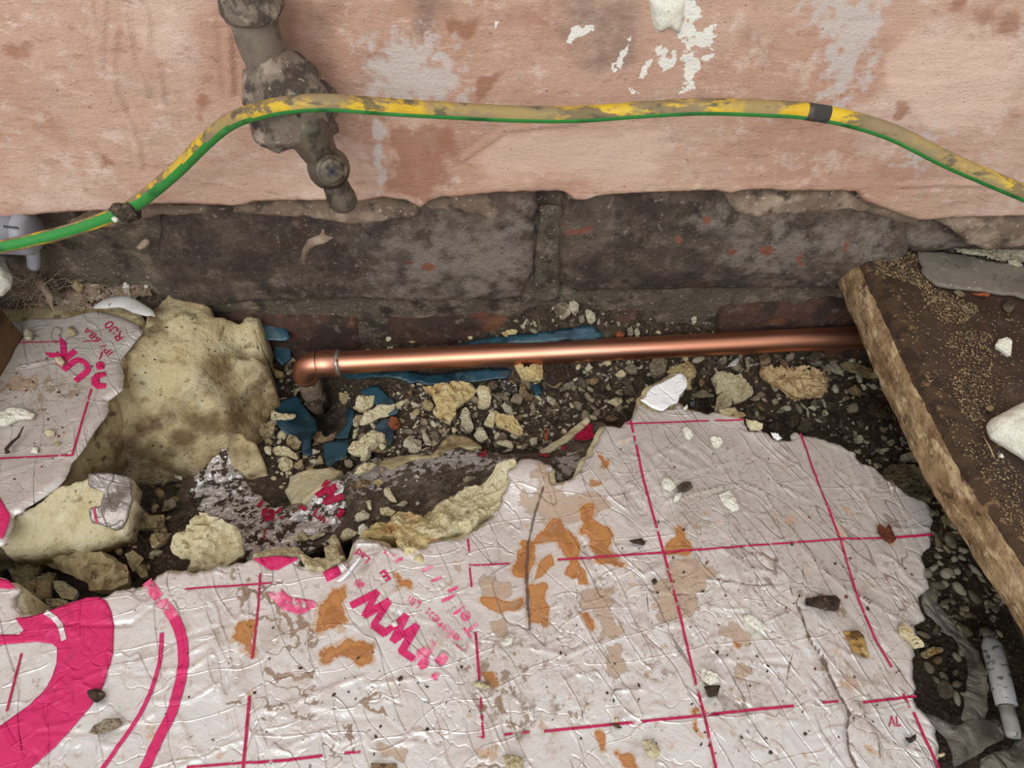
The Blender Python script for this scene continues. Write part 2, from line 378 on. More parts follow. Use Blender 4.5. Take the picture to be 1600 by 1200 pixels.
STAINS = [
    nl(srgb(204, 194, 188), 22, .45, .65, .6, rough=.5), nl(srgb(188, 174, 163), 70, .55, .72, .6, off=4., detail=8),
    dict(attr='haze', color=srgb(176, 167, 157), lo=.25, hi=.7, namp=1., nscale=60, fac=.85, rough=.6, metal=.15),
    dict(attr='tan', color=srgb(160, 136, 112), lo=.44, hi=.56, namp=2.4, nscale=90, detail=9, fac=.75, rough=.5, metal=.1),
    dict(attr='tan', color=srgb(184, 162, 140), lo=.56, hi=.68, namp=2.4, nscale=90, detail=9, fac=.8, rough=.5, metal=.1),
    dict(attr='rusty', color=srgb(186, 150, 110), lo=.28, hi=.40, namp=2., nscale=110, detail=9, fac=.7, rough=.45, metal=0.),
    dict(attr='rusty', color=srgb(166, 106, 54), lo=.46, hi=.51, namp=2., nscale=110, detail=9, fac=.95, rough=.38, metal=0.),
    dict(attr='rusty', color=srgb(182, 126, 70), lo=.56, hi=.70, namp=2., nscale=110, detail=9, fac=.9, rough=.38, metal=0.),
    dict(attr='rusty', color=srgb(150, 94, 48), lo=.70, hi=.95, namp=2.6, nscale=70, detail=9, fac=.6, rough=.4, metal=0.),
    dict(kind='band', scale=42, detail=5, lo=.030, hi=.016, color=srgb(136, 110, 86), fac=.9, rough=.6, metal=0., mask=dict(attr='squig', lo=.42, hi=.55, namp=1.4, nscale=60)),
    dict(kind='band', scale=70, detail=4, at=.46, lo=.022, hi=.010, color=srgb(130, 108, 88), fac=.85, rough=.6, metal=0., mask=dict(attr='squig', lo=.40, hi=.55, namp=1.6, nscale=50)),
    dict(scale=170, detail=10, lo=.49, hi=.57, color=srgb(128, 104, 78), fac=.85, rough=.8, metal=0., nrough=.72, mask=dict(attr='mud', lo=.35, hi=.7, namp=1.6, nscale=60)),
    dict(scale=420, detail=8, lo=.54, hi=.62, color=srgb(134, 116, 98), fac=.65, rough=.8, metal=0., off=5., nrough=.7, mask=dict(attr='speck', lo=.45, hi=.95, namp=2., nscale=35)),
    nl(srgb(164, 143, 125), 48, .53, .68, .65, off=11., detail=10, nrough=.75, rough=.6, metal=.1), nl(srgb(140, 120, 102), 130, .59, .66, .6, off=15., detail=10, nrough=.75, rough=.7, metal=0.),
    dict(kind='band', scale=30, detail=3, at=.48, lo=.007, hi=.003, color=srgb(128, 110, 96), fac=.75, mask=dict(scale=30, lo=.5, hi=.58)),
    dict(kind='band', scale=40, detail=2, at=.46, rot=-58, long=3., lo=.007, hi=.003, color=srgb(128, 110, 96), fac=.7, mask=dict(scale=24, lo=.5, hi=.6)),
    nl(srgb(92, 74, 58), 420, .69, .73, .8, detail=3, off=2., rough=.8, metal=0.),
    dict(attr='crackline', color=srgb(88, 70, 54), lo=.4, hi=.75, namp=1.2, nscale=200, fac=.9, rough=.8, metal=0.)]
material('foil', srgb(222, 217, 212), .36, .5, layers=STAINS, bumps=WR, spec=.5)
material('foil_plain', srgb(222, 217, 214), .4, .45, layers=[nl(srgb(190, 178, 168), 60, .5, .7, .7), nl(srgb(110, 92, 74), 260, .66, .71, .8, rough=.8, metal=0.)], bumps=WR)
material('foil_grey', srgb(150, 142, 136), .38, .5, layers=[nl(srgb(112, 102, 92), 90, .45, .65), nl(srgb(210, 206, 202), 140, .62, .7, .8)], bumps=WR)
material('foil_muddy', srgb(236, 233, 231), .26, .7, layers=[dict(scale=170, detail=10, lo=.50, hi=.54, color=srgb(64, 48, 35), rough=.7, metal=0., nrough=.7), nl(srgb(110, 90, 68), 40, .56, .66, .8, off=3., rough=.8, metal=0.),
    dict(attr='grime', color=srgb(92, 78, 64), lo=.45, hi=.65, namp=1.9, nscale=150, detail=10, rough=.95, metal=0.), nl(srgb(58, 47, 38), 120, .56, .66, .6, off=8., detail=9, rough=.95, metal=0.)],
    bumps=[dict(scale=300, strength=.9, distance=.002, detail=8)])
PWEAR = dict(scale=150, detail=10, lo=.72, hi=.64, nrough=.7)
material('print', srgb(206, 38, 100), .45, .05, layers=[nl(srgb(190, 40, 96), 60, .5, .7, .6), nl(srgb(228, 90, 140), 130, .58, .72, .4, detail=9), nl(srgb(160, 40, 84), 90, .58, .7, .4, off=4., detail=9)], alpha=PWEAR, bumps=WR)
material('print_faded', srgb(224, 84, 128), .5, .05, layers=[nl(srgb(238, 160, 184), 150, .45, .65, .9)], alpha=dict(scale=220, detail=7, lo=.60, hi=.47), bumps=WR)
material('print_line', srgb(182, 28, 76), .5, .05, alpha=dict(scale=160, detail=6, lo=.66, hi=.58), bumps=WR)
material('print_dark', srgb(172, 16, 62), .4, .1, layers=[nl(srgb(120, 18, 44), 140, .5, .65, .8)], alpha=dict(scale=260, detail=6, lo=.66, hi=.58), bumps=WR)
material('copper', srgb(224, 160, 132), .40, 1., layers=[nl(srgb(206, 138, 108), 40, .45, .65, .7, stretch=(.2, 1, 1)), nl(srgb(238, 184, 160), 120, .55, .7, .5, off=2., stretch=(.08, 1, 1)), nl(srgb(120, 70, 52), 260, .69, .73, .7, stretch=(.3, 1, 1), rough=.6)],
    bumps=[dict(scale=300, strength=.08, distance=.0006, detail=4, stretch=(.1, 1, 1))])
material('solder', srgb(196, 190, 182), .35, .85, layers=[nl(srgb(140, 112, 92), 300, .5, .65)], bumps=[dict(scale=500, strength=.6, distance=.001)])
material('pipe_dirty', srgb(138, 122, 102), .6, .35, layers=[nl(srgb(60, 48, 38), 120, .48, .64), nl(srgb(150, 132, 110), 90, .58, .7, .8, off=4., stretch=(1, 1, .2))], bumps=FB)
material('cable_green', srgb(52, 138, 62), .42, layers=[nl(srgb(30, 92, 44), 60, .5, .7, .8), nl(srgb(96, 172, 100), 130, .6, .72, .5, off=2., stretch=(.3, 1, 1)), nl(srgb(70, 70, 58), 110, .66, .73, .6, off=6.)], bumps=[dict(scale=300, strength=.2, distance=.0006)])
material('cable_yellow', srgb(214, 178, 40), .45, layers=[nl(srgb(200, 156, 30), 80, .5, .68, .7), dict(scale=85, detail=8, lo=.46, hi=.53, color=srgb(112, 99, 78), fac=.92, rough=.8, stretch=(.35, 1, 1), nrough=.7), nl(srgb(146, 128, 94), 34, .44, .56, .85, off=5., rough=.8, detail=9), nl(srgb(84, 78, 68), 160, .58, .66, .8, off=8., rough=.8, stretch=(.4, 1, 1))], bumps=[dict(scale=300, strength=.3, distance=.0006)])
material('bronze', srgb(100, 91, 77), .4, .4, layers=[nl(srgb(60, 52, 43), 110, .46, .60, .9, detail=10, nrough=.7), nl(srgb(150, 136, 116), 90, .56, .7, .7, off=3., rough=.8, metal=0.)], bumps=[dict(scale=250, strength=.3, distance=.001, detail=6)])
material('wrap', srgb(122, 109, 95), .85, layers=[nl(srgb(70, 62, 54), 100, .46, .58, .9, detail=10, nrough=.7), nl(srgb(166, 150, 133), 110, .55, .68, .9, off=3.), nl(srgb(188, 170, 152), 420, .64, .7, .7)], bumps=[dict(scale=120, strength=.9, distance=.003, detail=7, dist=1.)])
material('pipe_dull', srgb(118, 106, 92), .6, .1, layers=[nl(srgb(84, 78, 71), 60, .46, .60, .9, detail=10, nrough=.7), nl(srgb(164, 148, 130), 70, .54, .7, .8, off=3.), nl(srgb(196, 180, 160), 500, .68, .72)], bumps=[dict(scale=120, strength=.4, distance=.002, detail=7)])
material('tape', srgb(66, 66, 62), .5, layers=[nl(srgb(122, 112, 100), 80, .48, .64)], bumps=FB)
material('pvc', srgb(150, 153, 160), .4, layers=[nl(srgb(112, 108, 104), 60, .55, .7, .7)], bumps=[dict(scale=200, strength=.1, distance=.0005)])
material('ink', srgb(56, 54, 56), .6)
material('chipboard', srgb(66, 51, 40), .45, layers=[nl(srgb(52, 39, 30), 25, .4, .62), nl(srgb(96, 80, 64), 20, .56, .70, .7, off=6., detail=8), nl(srgb(92, 66, 42), 80, .55, .70, .6, off=3., detail=10, nrough=.7), nl(srgb(140, 114, 80), 520, .63, .70, .7, detail=8, off=2.), nl(srgb(176, 156, 124), 760, .68, .72, .8, off=1.)], bumps=[dict(scale=300, strength=.4, distance=.0012, detail=6)])
material('chip_edge', srgb(160, 133, 98), .9, layers=[nl(srgb(118, 92, 62), 110, .44, .60, .9, detail=9, nrough=.7, stretch=(1, .5, 1)), nl(srgb(196, 172, 134), 200, .52, .64, .9, off=2., detail=8, stretch=(1, .4, 1)), nl(srgb(66, 47, 32), 150, .57, .66, .9, off=6., detail=9, nrough=.7, stretch=(1, .5, 1))], bumps=[dict(scale=240, strength=1, distance=.005, detail=8, stretch=(1, .4, 1))])
material('soil_crust', srgb(112, 97, 80), .95, layers=[nl(srgb(76, 63, 50), 70, .44, .6, .9, detail=10, nrough=.7), nl(srgb(146, 131, 112), 150, .54, .66, .8, off=3., detail=9), nl(srgb(52, 42, 33), 260, .57, .66, .8, off=7., detail=8), dict(attr='silver', color=srgb(206, 200, 196), lo=.52, hi=.58, namp=2.4, nscale=240, detail=9, rough=.35, metal=.5), nl(srgb(196, 186, 172), 700, .64, .69, .9)], bumps=[dict(scale=260, strength=1, distance=.005, detail=10, nrough=.65)])
material('chip_groove', srgb(84, 64, 45), .9, layers=[nl(srgb(58, 43, 31), 120, .45, .6, .9, detail=8), nl(srgb(150, 120, 82), 260, .58, .68, .8, detail=8)], bumps=FB)
material('timber', srgb(112, 84, 54), .8, layers=[nl(srgb(66, 46, 29), 70, .44, .6, .9, stretch=(1, .2, 1), detail=9), nl(srgb(146, 112, 70), 90, .56, .7, .8, off=3., stretch=(1, .2, 1)), nl(srgb(40, 28, 18), 200, .64, .7)], bumps=FB)
material('slate', srgb(122, 114, 103), .7, layers=[nl(srgb(106, 98, 88), 40, .45, .65), nl(srgb(146, 132, 108), 300, .58, .68, .8, detail=8), nl(srgb(196, 186, 168), 520, .66, .70), nl(srgb(84, 77, 69), 160, .56, .68, .6, off=4., detail=9)], bumps=[dict(scale=300, strength=.25, distance=.0006)])
material('sawdust', srgb(196, 172, 130), .9, layers=[nl(srgb(140, 102, 62), 200, .45, .65, .8), nl(srgb(222, 196, 150), 260, .56, .7, .8, off=3.)])
material('sawdust_brown', srgb(160, 138, 104), .9, layers=[nl(srgb(106, 80, 52), 200, .45, .65, .8), nl(srgb(196, 164, 110), 260, .58, .7, .8, off=3.)])
material('fluff', srgb(152, 134, 114), 1., layers=[nl(srgb(104, 88, 72), 120, .45, .65), nl(srgb(200, 188, 174), 150, .58, .7, .8, off=2.)])
material('web', srgb(190, 180, 172), .9, layers=[nl(srgb(150, 136, 126), 200, .5, .7)], alpha=dict(scale=300, detail=6, lo=.40, hi=.52))
material('plastic_white', srgb(196, 195, 190), .4, layers=[nl(srgb(168, 164, 156), 60, .5, .7, .8), nl(srgb(96, 84, 70), 240, .66, .71, .8)])
material('tube_white', srgb(196, 196, 194), .45, layers=[nl(srgb(140, 138, 134), 60, .5, .7, .8), nl(srgb(54, 52, 50), 300, .58, .63, .8, stretch=(.5, 1, 1)), nl(srgb(94, 84, 72), 90, .62, .72, .8, off=4.)])
material('paper', srgb(138, 124, 96), .9, layers=[nl(srgb(104, 90, 66), 90, .5, .7, .8)])
material('leaf', srgb(124, 66, 34), .7, layers=[nl(srgb(86, 42, 22), 150, .45, .65)], bumps=FB)
material('dark_bit', srgb(74, 58, 45), .8, layers=[nl(srgb(48, 37, 28), 220, .45, .6, .9, detail=9), nl(srgb(120, 98, 74), 300, .56, .68, .8, off=3.)], bumps=FB)
material('amber', srgb(186, 150, 84), .45, layers=[nl(srgb(112, 80, 40), 120, .48, .62), nl(srgb(214, 190, 130), 150, .58, .7, .8, off=3.)], bumps=FB)
material('white_foil', srgb(244, 244, 244), .38, .15, layers=[nl(srgb(206, 208, 212), 120, .55, .68, .8)], bumps=WR)
bag = material('bag', srgb(158, 150, 136), .3, layers=[nl(srgb(110, 102, 90), 40, .45, .65, .9)], alpha=dict(scale=45, detail=5, lo=.05, hi=.85), spec=.7, bumps=[dict(scale=50, strength=1, distance=.006, detail=6, dist=1.5)])
# ------------------------------------------------------------------ surfaces of the place
def sstep(a, b, x):
    t = np.clip((x-a)/(b-a), 0, 1); return t*t*(3-2*t)
def idw(ctrl, power=3.0, lam=2e-4):
    """smooth surface through control heights (thin plate spline)"""
    C = np.array([P(a, b, z) for a, b, z in ctrl]); n = len(C); k = 10.
    def phi(r2): return np.where(r2 > 1e-12, .5*r2*np.log(np.maximum(r2, 1e-12)), 0)
    U = C[:, :2]*k; D = ((U[:, None]-U[None])**2).sum(-1)
    A = np.zeros((n+3, n+3)); A[:n, :n] = phi(D)+lam*np.eye(n); A[:n, n] = 1; A[:n, n+1:] = U; A[n, :n] = 1; A[n+1:, :n] = U.T
    w = np.linalg.solve(A, np.r_[C[:, 2], 0, 0, 0]); lo, hi = C[:, 2].min()-.003, C[:, 2].max()+.003
    def f(x, y):
        x = np.asarray(x, float)*k; y = np.asarray(y, float)*k; s = w[n]+w[n+1]*x+w[n+2]*y
        for i in range(n): s = s+w[i]*phi((x-U[i, 0])**2+(y-U[i, 1])**2)
        return np.clip(s, lo, hi)
    return f
GROUND = idw([(130, 450, .066), (60, 430, .058), (180, 430, .058), (240, 470, .058), (-80, 470, .05), (330, 470, .042), (300, 600, 0), (200, 650, 0), (120, 900, .014), (60, 950, .016), (200, 900, .016), (20, 900, .012),
    (330, 780, .006), (430, 560, .004), (440, 650, -.006), (500, 690, -.014), (545, 640, -.012), (518, 662, -.032), (560, 700, -.002), (420, 700, 0), (620, 640, .004), (700, 640, .010), (700, 560, .010), (600, 540, .018),
    (650, 690, .014), (780, 620, .012), (850, 650, .02), (880, 690, .028), (930, 600, .012), (960, 640, .016), (900, 500, .044), (800, 505, .038), (1000, 505, .036), (1100, 490, .034), (1200, 505, .022),
    (1330, 500, .012), (1060, 590, .006), (1150, 600, .004), (1240, 620, .004), (1300, 560, .002), (1380, 600, -.006), (1330, 650, -.002), (1420, 700, -.012), (1480, 800, -.02), (1500, 900, -.024),
    (1520, 1000, -.028), (1480, 1050, -.03), (1580, 1100, -.026), (700, 850, -.005), (1000, 900, -.02), (1300, 1000, -.02), (300, 1100, -.03), (700, 1150, -.03), (1600, 700, -.02), (1700, 500, .0)])
GROUND = raster(GROUND, -.5, .56, -.2, .36, .003)
ground = raster(lambda x, y: GROUND(x, y)+.0026*fbm(x, y, sc=70, octv=4, seed=3), -.5, .56, -.2, .36, .0016)
def board_base(x, y):
    z = .0655-.012*sstep(.06, .24, x)+.0015*fbm(x, y, sc=14, octv=2, seed=21)
    c = P(815, 735, .07); z = z+.007*np.exp(-(((x-c[0])/.030)**2+((y-c[1])/.016)**2))
    return z
board_base = raster(board_base, -.45, .32, -.1, .34, .002)

# ------------------------------------------------------------------ wall: plaster skin, render coat, bricks, mortar
wall = empty('wall_back', (0, .34, -.06)); tag(wall, 'old wall with pink plaster above an exposed course of sooty brick', 'wall', kind='structure')
YP = .320; YB = .334
edge_px = [(-420, 352), (-200, 350), (0, 345), (40, 342), (100, 338), (170, 335), (205, 330), (240, 325), (300, 325), (375, 327), (400, 320), (480, 318), (570, 319), (600, 312), (635, 318), (657, 330), (672, 318), (690, 313), (760, 308),
    (880, 304), (888, 310), (900, 317), (915, 318), (930, 312), (1000, 306), (1120, 303), (1140, 308), (1170, 302), (1338, 303), (1350, 318), (1380, 330), (1400, 338), (1435, 350), (1480, 348), (1600, 343), (1800, 345), (2050, 350)]
el = [(PW(a, b, YP)[0], PW(a, b, YP)[2]) for a, b in edge_px]
el = [(-.62, el[0][1])]+el+[(.62, el[-1][1])]
ex = np.array([e[0] for e in el]); ez = np.array([e[1] for e in el])
exx = np.linspace(-.62, .62, 900); ezz = np.interp(exx, ex, ez)+.0006*fbm(exx, exx*0, sc=300, octv=3, seed=5)
def wpx(pts, y=YP): return [(PW(a, b, y)[0], PW(a, b, y)[2]) for a, b in pts]
# wall relief, in (x, z)
tracks = [wpx(S(0, 0, 3, (415, 0), (440, 100), (460, 250), (480, 320), (520, 400), (580, 510), (640, 660), (655, 790))), wpx(S(0, 0, 3, (480, 0), (480, 150), (490, 280))),
    wpx(S(0, 0, 3, (660, 0), (690, 100), (690, 230), (740, 330), (765, 470))), wpx(S(0, 0, 3, (580, 60), (610, 220), (620, 300), (660, 370), (690, 440))), wpx(S(0, 0, 3, (540, 130), (520, 320), (540, 420), (580, 500))),
    wpx(S(0, 0, 3, (1060, 100), (1070, 300), (1085, 440))), wpx(S(0, 0, 3, (1075, 150), (1090, 420))), wpx([(720, 250), (790, 205), (840, 198), (900, 192)]), wpx([(1410, 290), (1480, 288), (1560, 290)])]
strokes = [wpx([(1450, 62+6*i), (1585, 68+6*i)]) for i in range(0, 12)]+[wpx([(1380+i*7, 130+i*8), (1560, 140+9*i)]) for i in range(0, 10)]
def wall_relief(x, z):
    h = .0012*fbm(x, z, sc=18, octv=3, seed=31)+.00035*fbm(x*.35, z, sc=160, octv=3, seed=32)
    for tr in tracks:
        d, _, _ = polydist(x, z, tr, False); h = h+.0008*np.exp(-(d/.0011)**2)-.0004*np.exp(-((d-.003)/.0014)**2)
    for tr in strokes:
        a = np.array(tr); m = (np.abs(z-a[:, 1].mean()) < .01)
        if m.any():
            d, _, _ = polydist(x[m], z[m], tr, False); h[m] += .0004*np.exp(-(d/.0009)**2)
    cx, cz = PW(620, 120, YP)[[0, 2]]
    return h
poly = [(a, b) for a, b in zip(exx, ezz)]+[(.62, .50), (-.62, .50)]
# two resolutions: fine where the photograph looks, coarse around it
nxs = np.unique(np.concatenate([np.linspace(-.62, -.34, 40), np.linspace(-.34, .34, 520), np.linspace(.34, .62, 40)]))
vv = np.concatenate([np.linspace(0, .125, 96), np.linspace(.14, .36, 16)])
XX, VV = np.meshgrid(nxs, vv, indexing='ij'); ZZ = np.interp(XX, exx, ezz)+VV
fx, fz = XX.ravel(), ZZ.ravel()
rel = wall_relief(fx, fz)
ed = np.exp(-(VV.ravel()/.0018)**2)*.003
Yf = YP-rel+ed
n1, n2 = XX.shape; idx = np.arange(n1*n2).reshape(n1, n2)
Q = np.stack([idx[:-1, :-1], idx[1:, :-1], idx[1:, 1:], idx[:-1, 1:]], -1).reshape(-1, 4)
V = np.stack([fx, Yf, fz], 1)
low = idx[:, 0]; lv = V[low].copy(); lv[:, 1] = .336; lv[:, 2] += .004
base_n = len(V); V = np.vstack([V, lv]); Q = np.vstack([Q, np.stack([np.arange(n1-1)+base_n, np.arange(1, n1)+base_n, low[1:], low[:-1]], 1)])
allx = V[:, 0]; allz = V[:, 2]
def wsd(pts, s): return sdf_attr(allx, allz, wpx(pts), s)
A = {}
A['dark'] = np.maximum.reduce([wsd([(440, -30), (560, -30), (575, 120), (540, 170), (470, 120)], .03)*.8, wsd([(420, 60), (470, 100), (560, 230), (520, 240), (430, 150)], .02)*.6, wsd([(1150, 40), (1250, 60), (1260, 150), (1180, 150)], .03)*.65, wsd([(860, -40), (1030, -40), (1020, 60), (990, 130), (930, 110), (880, 60)], .022), wsd([(620, -40), (690, -40), (695, 60), (660, 90), (625, 70)], .01)])
A['brown'] = np.maximum.reduce([wsd([(600, 190), (715, 180), (712, 290), (672, 320), (655, 328), (630, 310), (600, 300)], .010), wsd([(690, 30), (760, 20), (735, 60), (700, 60)], .006), wsd([(295, 150), (320, 145), (330, 165), (315, 192), (305, 180)], .004), wsd([(150, 235), (170, 235), (175, 260), (160, 265)], .004), wsd([(0, 70), (45, 65), (45, 90), (10, 92)], .006),
    wsd([(1500, 10), (1590, 0), (1600, 50), (1530, 60)], .012), wsd([(1400, 160), (1425, 165), (1410, 190), (1395, 190)], .004), wsd([(745, 125), (790, 110), (770, 135), (750, 165), (742, 160)], .003)])
A['chalk'] = np.maximum.reduce([wsd([(570, 60), (620, 40), (690, 60), (720, 90), (735, 150), (690, 175), (640, 170), (580, 190), (570, 110)], .016), wsd([(575, 180), (598, 178), (604, 300), (588, 304)], .004), wsd([(700, 60), (728, 90), (738, 160), (710, 165)], .008), wsd([(1265, -20), (1395, -20), (1360, 120), (1320, 170), (1290, 160)], .012), wsd([(1400, 250), (1470, 170), (1500, 175), (1430, 280)], .012)])
A['light'] = np.maximum.reduce([wsd([(1375, 85), (1420, 50), (1590, 62), (1592, 120), (1560, 190), (1450, 200), (1390, 130)], .006), wsd([(760, 190), (1040, 190), (1060, 290), (740, 295)], .02)])
A['white'] = np.maximum.reduce([wsd([(1065, -10), (1100, -10), (1104, 40), (1100, 100), (1080, 130), (1062, 125), (1050, 95), (1058, 50)], .010), wsd([(885, 60), (925, 30), (912, 58), (890, 75)], .004), wsd([(960, 115), (985, 60), (975, 112)], .004), wsd([(1030, 70), (1045, 60), (1040, 110), (1032, 118)], .004),
    wsd([(995, 125), (1015, 95), (1012, 120), (1000, 125)], .004), wsd([(975, 128), (990, 130), (998, 150), (985, 148)], .004), wsd([(770, 30), (780, 32), (776, 48), (769, 44)], .003)])*.98
A['edge'] = np.clip(1-np.concatenate([VV.ravel(), np.zeros(n1)])/.006, 0, 1)*sstep(.02, -.1, allx)
obj('plaster_skin', V, Q, mat='plaster', parent=wall, attrs=A)
# foam splash and small plaster blobs stuck to the plaster
def wall_blob(name, px, y0, depth, m, parent, res=.0011, amp=.3):
    pl = rough_poly(wpx(px, y0), .0025, .0006, seed=len(px))
    X, Z, q, be, bv = grid_sheet(pl, res)
    d, _, _ = polydist(X, Z, pl); t = np.clip(d/(depth*1.6), 0, 1); prof = np.sqrt(np.maximum(0, 1-(1-t)**2))
    h = depth*prof*(1+amp*fbm(X, Z, sc=120, octv=3, seed=9))
    Vt = np.stack([X, y0-h, Z], 1); return obj(name, Vt, q[:, ::1], mat=m, parent=parent)
wall_blob('foam_splash', S(700, 0, 3.53, (1100, -20), (1115, 20), (1110, 60), (1120, 110), (1145, 190), (1170, 170), (1190, 180), (1210, 145), (1240, 165), (1265, 210), (1285, 160), (1300, 100), (1310, 50), (1315, -20)), YP-.0005, .004, 'foam_white', wall)
# render coat between plaster and brick
def band(name, top_px, bot_px, y0, thick, m, res=.0018, seed=1, amp=.0015):
    pl = wpx(top_px, y0)+wpx(bot_px, y0)[::-1]
    pl = rough_poly(pl, .003, .0012, seed)
    X, Z, q, be, bv = grid_sheet(pl, res); d, _, _ = polydist(X, Z, pl)
    h = thick*np.clip(d/.003, 0, 1)**.5+amp*fbm(X, Z, sc=90, octv=4, seed=seed)
    return obj(name, np.stack([X, y0-h, Z], 1), q, mat=m, parent=wall)
band('render_band', [(1120, 290), (1345, 290), (1400, 310), (1440, 330)], [(1140, 325), (1165, 332), (1200, 335), (1250, 330), (1320, 322), (1350, 330), (1380, 338), (1430, 352)], YB, .006, 'render_coat', seed=3)
band('render_band', [(1440, 330), (1500, 330), (1620, 330), (1750, 335)], [(1480, 356), (1500, 370), (1530, 380), (1600, 376), (1750, 380)], YB-.004, .008, 'render_coat', seed=4)
band('render_band', [(370, 310), (480, 308), (600, 300), (650, 312)], [(360, 330), (480, 340), (540, 348), (590, 345), (620, 340), (655, 335)], YB, .004, 'render_coat', seed=5)
band('render_band', [(150, 322), (230, 318), (330, 318)], [(100, 348), (180, 352), (215, 345), (260, 335), (330, 335)], YB, .004, 'render_coat', seed=6)
band('render_band', [(650, 308), (700, 300), (770, 300)], [(665, 322), (720, 328), (770, 345), (790, 345), (792, 325), (772, 312)], YB, .003, 'render_coat', seed=7)
band('mortar_joint', [(840, 322), (860, 316), (880, 322)], [(832, 465), (850, 470), (876, 462)], YB+.003, .004, 'mortar', seed=8, amp=.002)
# mortar backing
def backing(name, x0, x1, z0, z1, y0, m, res=.0022, amp=.003, seed=0):
    xs = np.arange(x0, x1, res); zs = np.arange(z0, z1, res); X, Z = np.meshgrid(xs, zs, indexing='ij')
    x, z = X.ravel(), Z.ravel(); y = y0-amp*fbm(x, z, sc=60, octv=5, seed=seed)
    ii = np.arange(len(x)).reshape(X.shape); q = np.stack([ii[:-1, :-1], ii[1:, :-1], ii[1:, 1:], ii[:-1, 1:]], -1).reshape(-1, 4)
    return obj(name, np.stack([x, y, z], 1), q, mat=m, parent=wall)
backing('mortar_bed', -.62, .62, -.06, .20, .339, 'mortar', seed=2)
def brick(px, y0, m, depth=.007, seed=0, amp=.0016, bulge=0., pale=(), red=(), soot=()):
    pl = rough_poly(wpx(px, y0), .004, .0012, seed)
    X, Z, q, be, bv = grid_sheet(pl, .0016); d, _, _ = polydist(X, Z, pl)
    h = depth*np.sqrt(np.maximum(0, 1-(1-np.clip(d/.008, 0, 1))**2))+amp*1.3*fbm(X, Z, sc=45, octv=5, seed=seed)
    zc = Z.mean(); hz = (Z.max()-Z.min())/2
    h = h+bulge*np.clip(1-((Z-zc)/hz)**2, 0, 1)
    at = {'pale': np.zeros(len(X)), 'red': np.zeros(len(X)), 'soot': np.zeros(len(X))}
    for key, lst in (('pale', pale), ('red', red), ('soot', soot)):
        for pp, s in lst: at[key] = np.maximum(at[key], sdf_attr(X, Z, wpx(pp, y0), s))
    return obj('brick', np.stack([X, y0+.006-h, Z], 1), q, mat=m, parent=wall, attrs=at)
def ell(cx, cy, rx, ry, n=14): return [(cx+rx*math.cos(2*math.pi*i/n), cy+ry*math.sin(2*math.pi*i/n)) for i in range(n)]
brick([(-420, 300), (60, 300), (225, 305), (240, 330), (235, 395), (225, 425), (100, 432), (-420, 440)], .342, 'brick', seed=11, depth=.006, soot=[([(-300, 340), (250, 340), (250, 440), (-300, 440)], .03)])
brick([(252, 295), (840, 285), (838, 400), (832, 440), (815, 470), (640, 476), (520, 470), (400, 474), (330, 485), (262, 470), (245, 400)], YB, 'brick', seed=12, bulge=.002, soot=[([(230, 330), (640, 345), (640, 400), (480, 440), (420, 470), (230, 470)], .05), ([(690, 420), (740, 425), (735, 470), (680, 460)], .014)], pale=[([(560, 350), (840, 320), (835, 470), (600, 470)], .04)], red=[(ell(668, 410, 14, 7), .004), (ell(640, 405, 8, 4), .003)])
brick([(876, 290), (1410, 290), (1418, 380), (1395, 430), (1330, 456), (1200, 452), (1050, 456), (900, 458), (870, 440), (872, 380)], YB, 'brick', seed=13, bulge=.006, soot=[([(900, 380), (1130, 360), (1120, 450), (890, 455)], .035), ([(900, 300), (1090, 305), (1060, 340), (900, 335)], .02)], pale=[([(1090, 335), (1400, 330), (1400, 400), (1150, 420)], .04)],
    red=[(ell(1101, 333, 9, 6), .003), (ell(1058, 362, 8, 6), .003), (ell(1140, 382, 8, 7), .003), (ell(1195, 380, 12, 11), .004), (ell(1247, 395, 7, 13), .003), (ell(1317, 372, 4, 10), .0025), ([(880, 350), (930, 340), (920, 352), (885, 358)], .002)])
brick([(1408, 300), (1800, 300), (1800, 400), (1600, 395), (1480, 390), (1420, 398), (1400, 370)], YB-.001, 'brick', seed=14, bulge=.004, pale=[([(1400, 345), (1500, 350), (1490, 380), (1410, 385)], .012)])
brick([(300, 490), (560, 500), (566, 545), (560, 640), (300, 640)], .335, 'brick_red', seed=15, depth=.007)
brick([(604, 500), (1000, 492), (1000, 640), (598, 650)], .335, 'brick_red', seed=16, depth=.007)
brick([(1120, 478), (1420, 472), (1420, 640), (1110, 640)], .335, 'brick_red', seed=17, depth=.007)

# ------------------------------------------------------------------ trench floor
pl = [(-.45, -.15), (.52, -.15), (.52, .345), (-.45, .345)]
xs = np.concatenate([np.arange(-.45, .45, .0024)]); ys = np.arange(-.15, .346, .0024)
X, Y = np.meshgrid(xs, ys, indexing='ij'); x, y = X.ravel(), Y.ravel()
z = ground(x, y)+.0012*fbm(x, y, sc=300, octv=3, seed=4)
ii = np.arange(len(x)).reshape(X.shape); q = np.stack([ii[:-1, :-1], ii[1:, :-1], ii[1:, 1:], ii[:-1, 1:]], -1).reshape(-1, 4)
fl = obj('floor', np.stack([x, y, z], 1), q, mat='soil'); tag(fl, 'dark earth at the bottom of the trench under the pipe', 'ground', kind='structure')

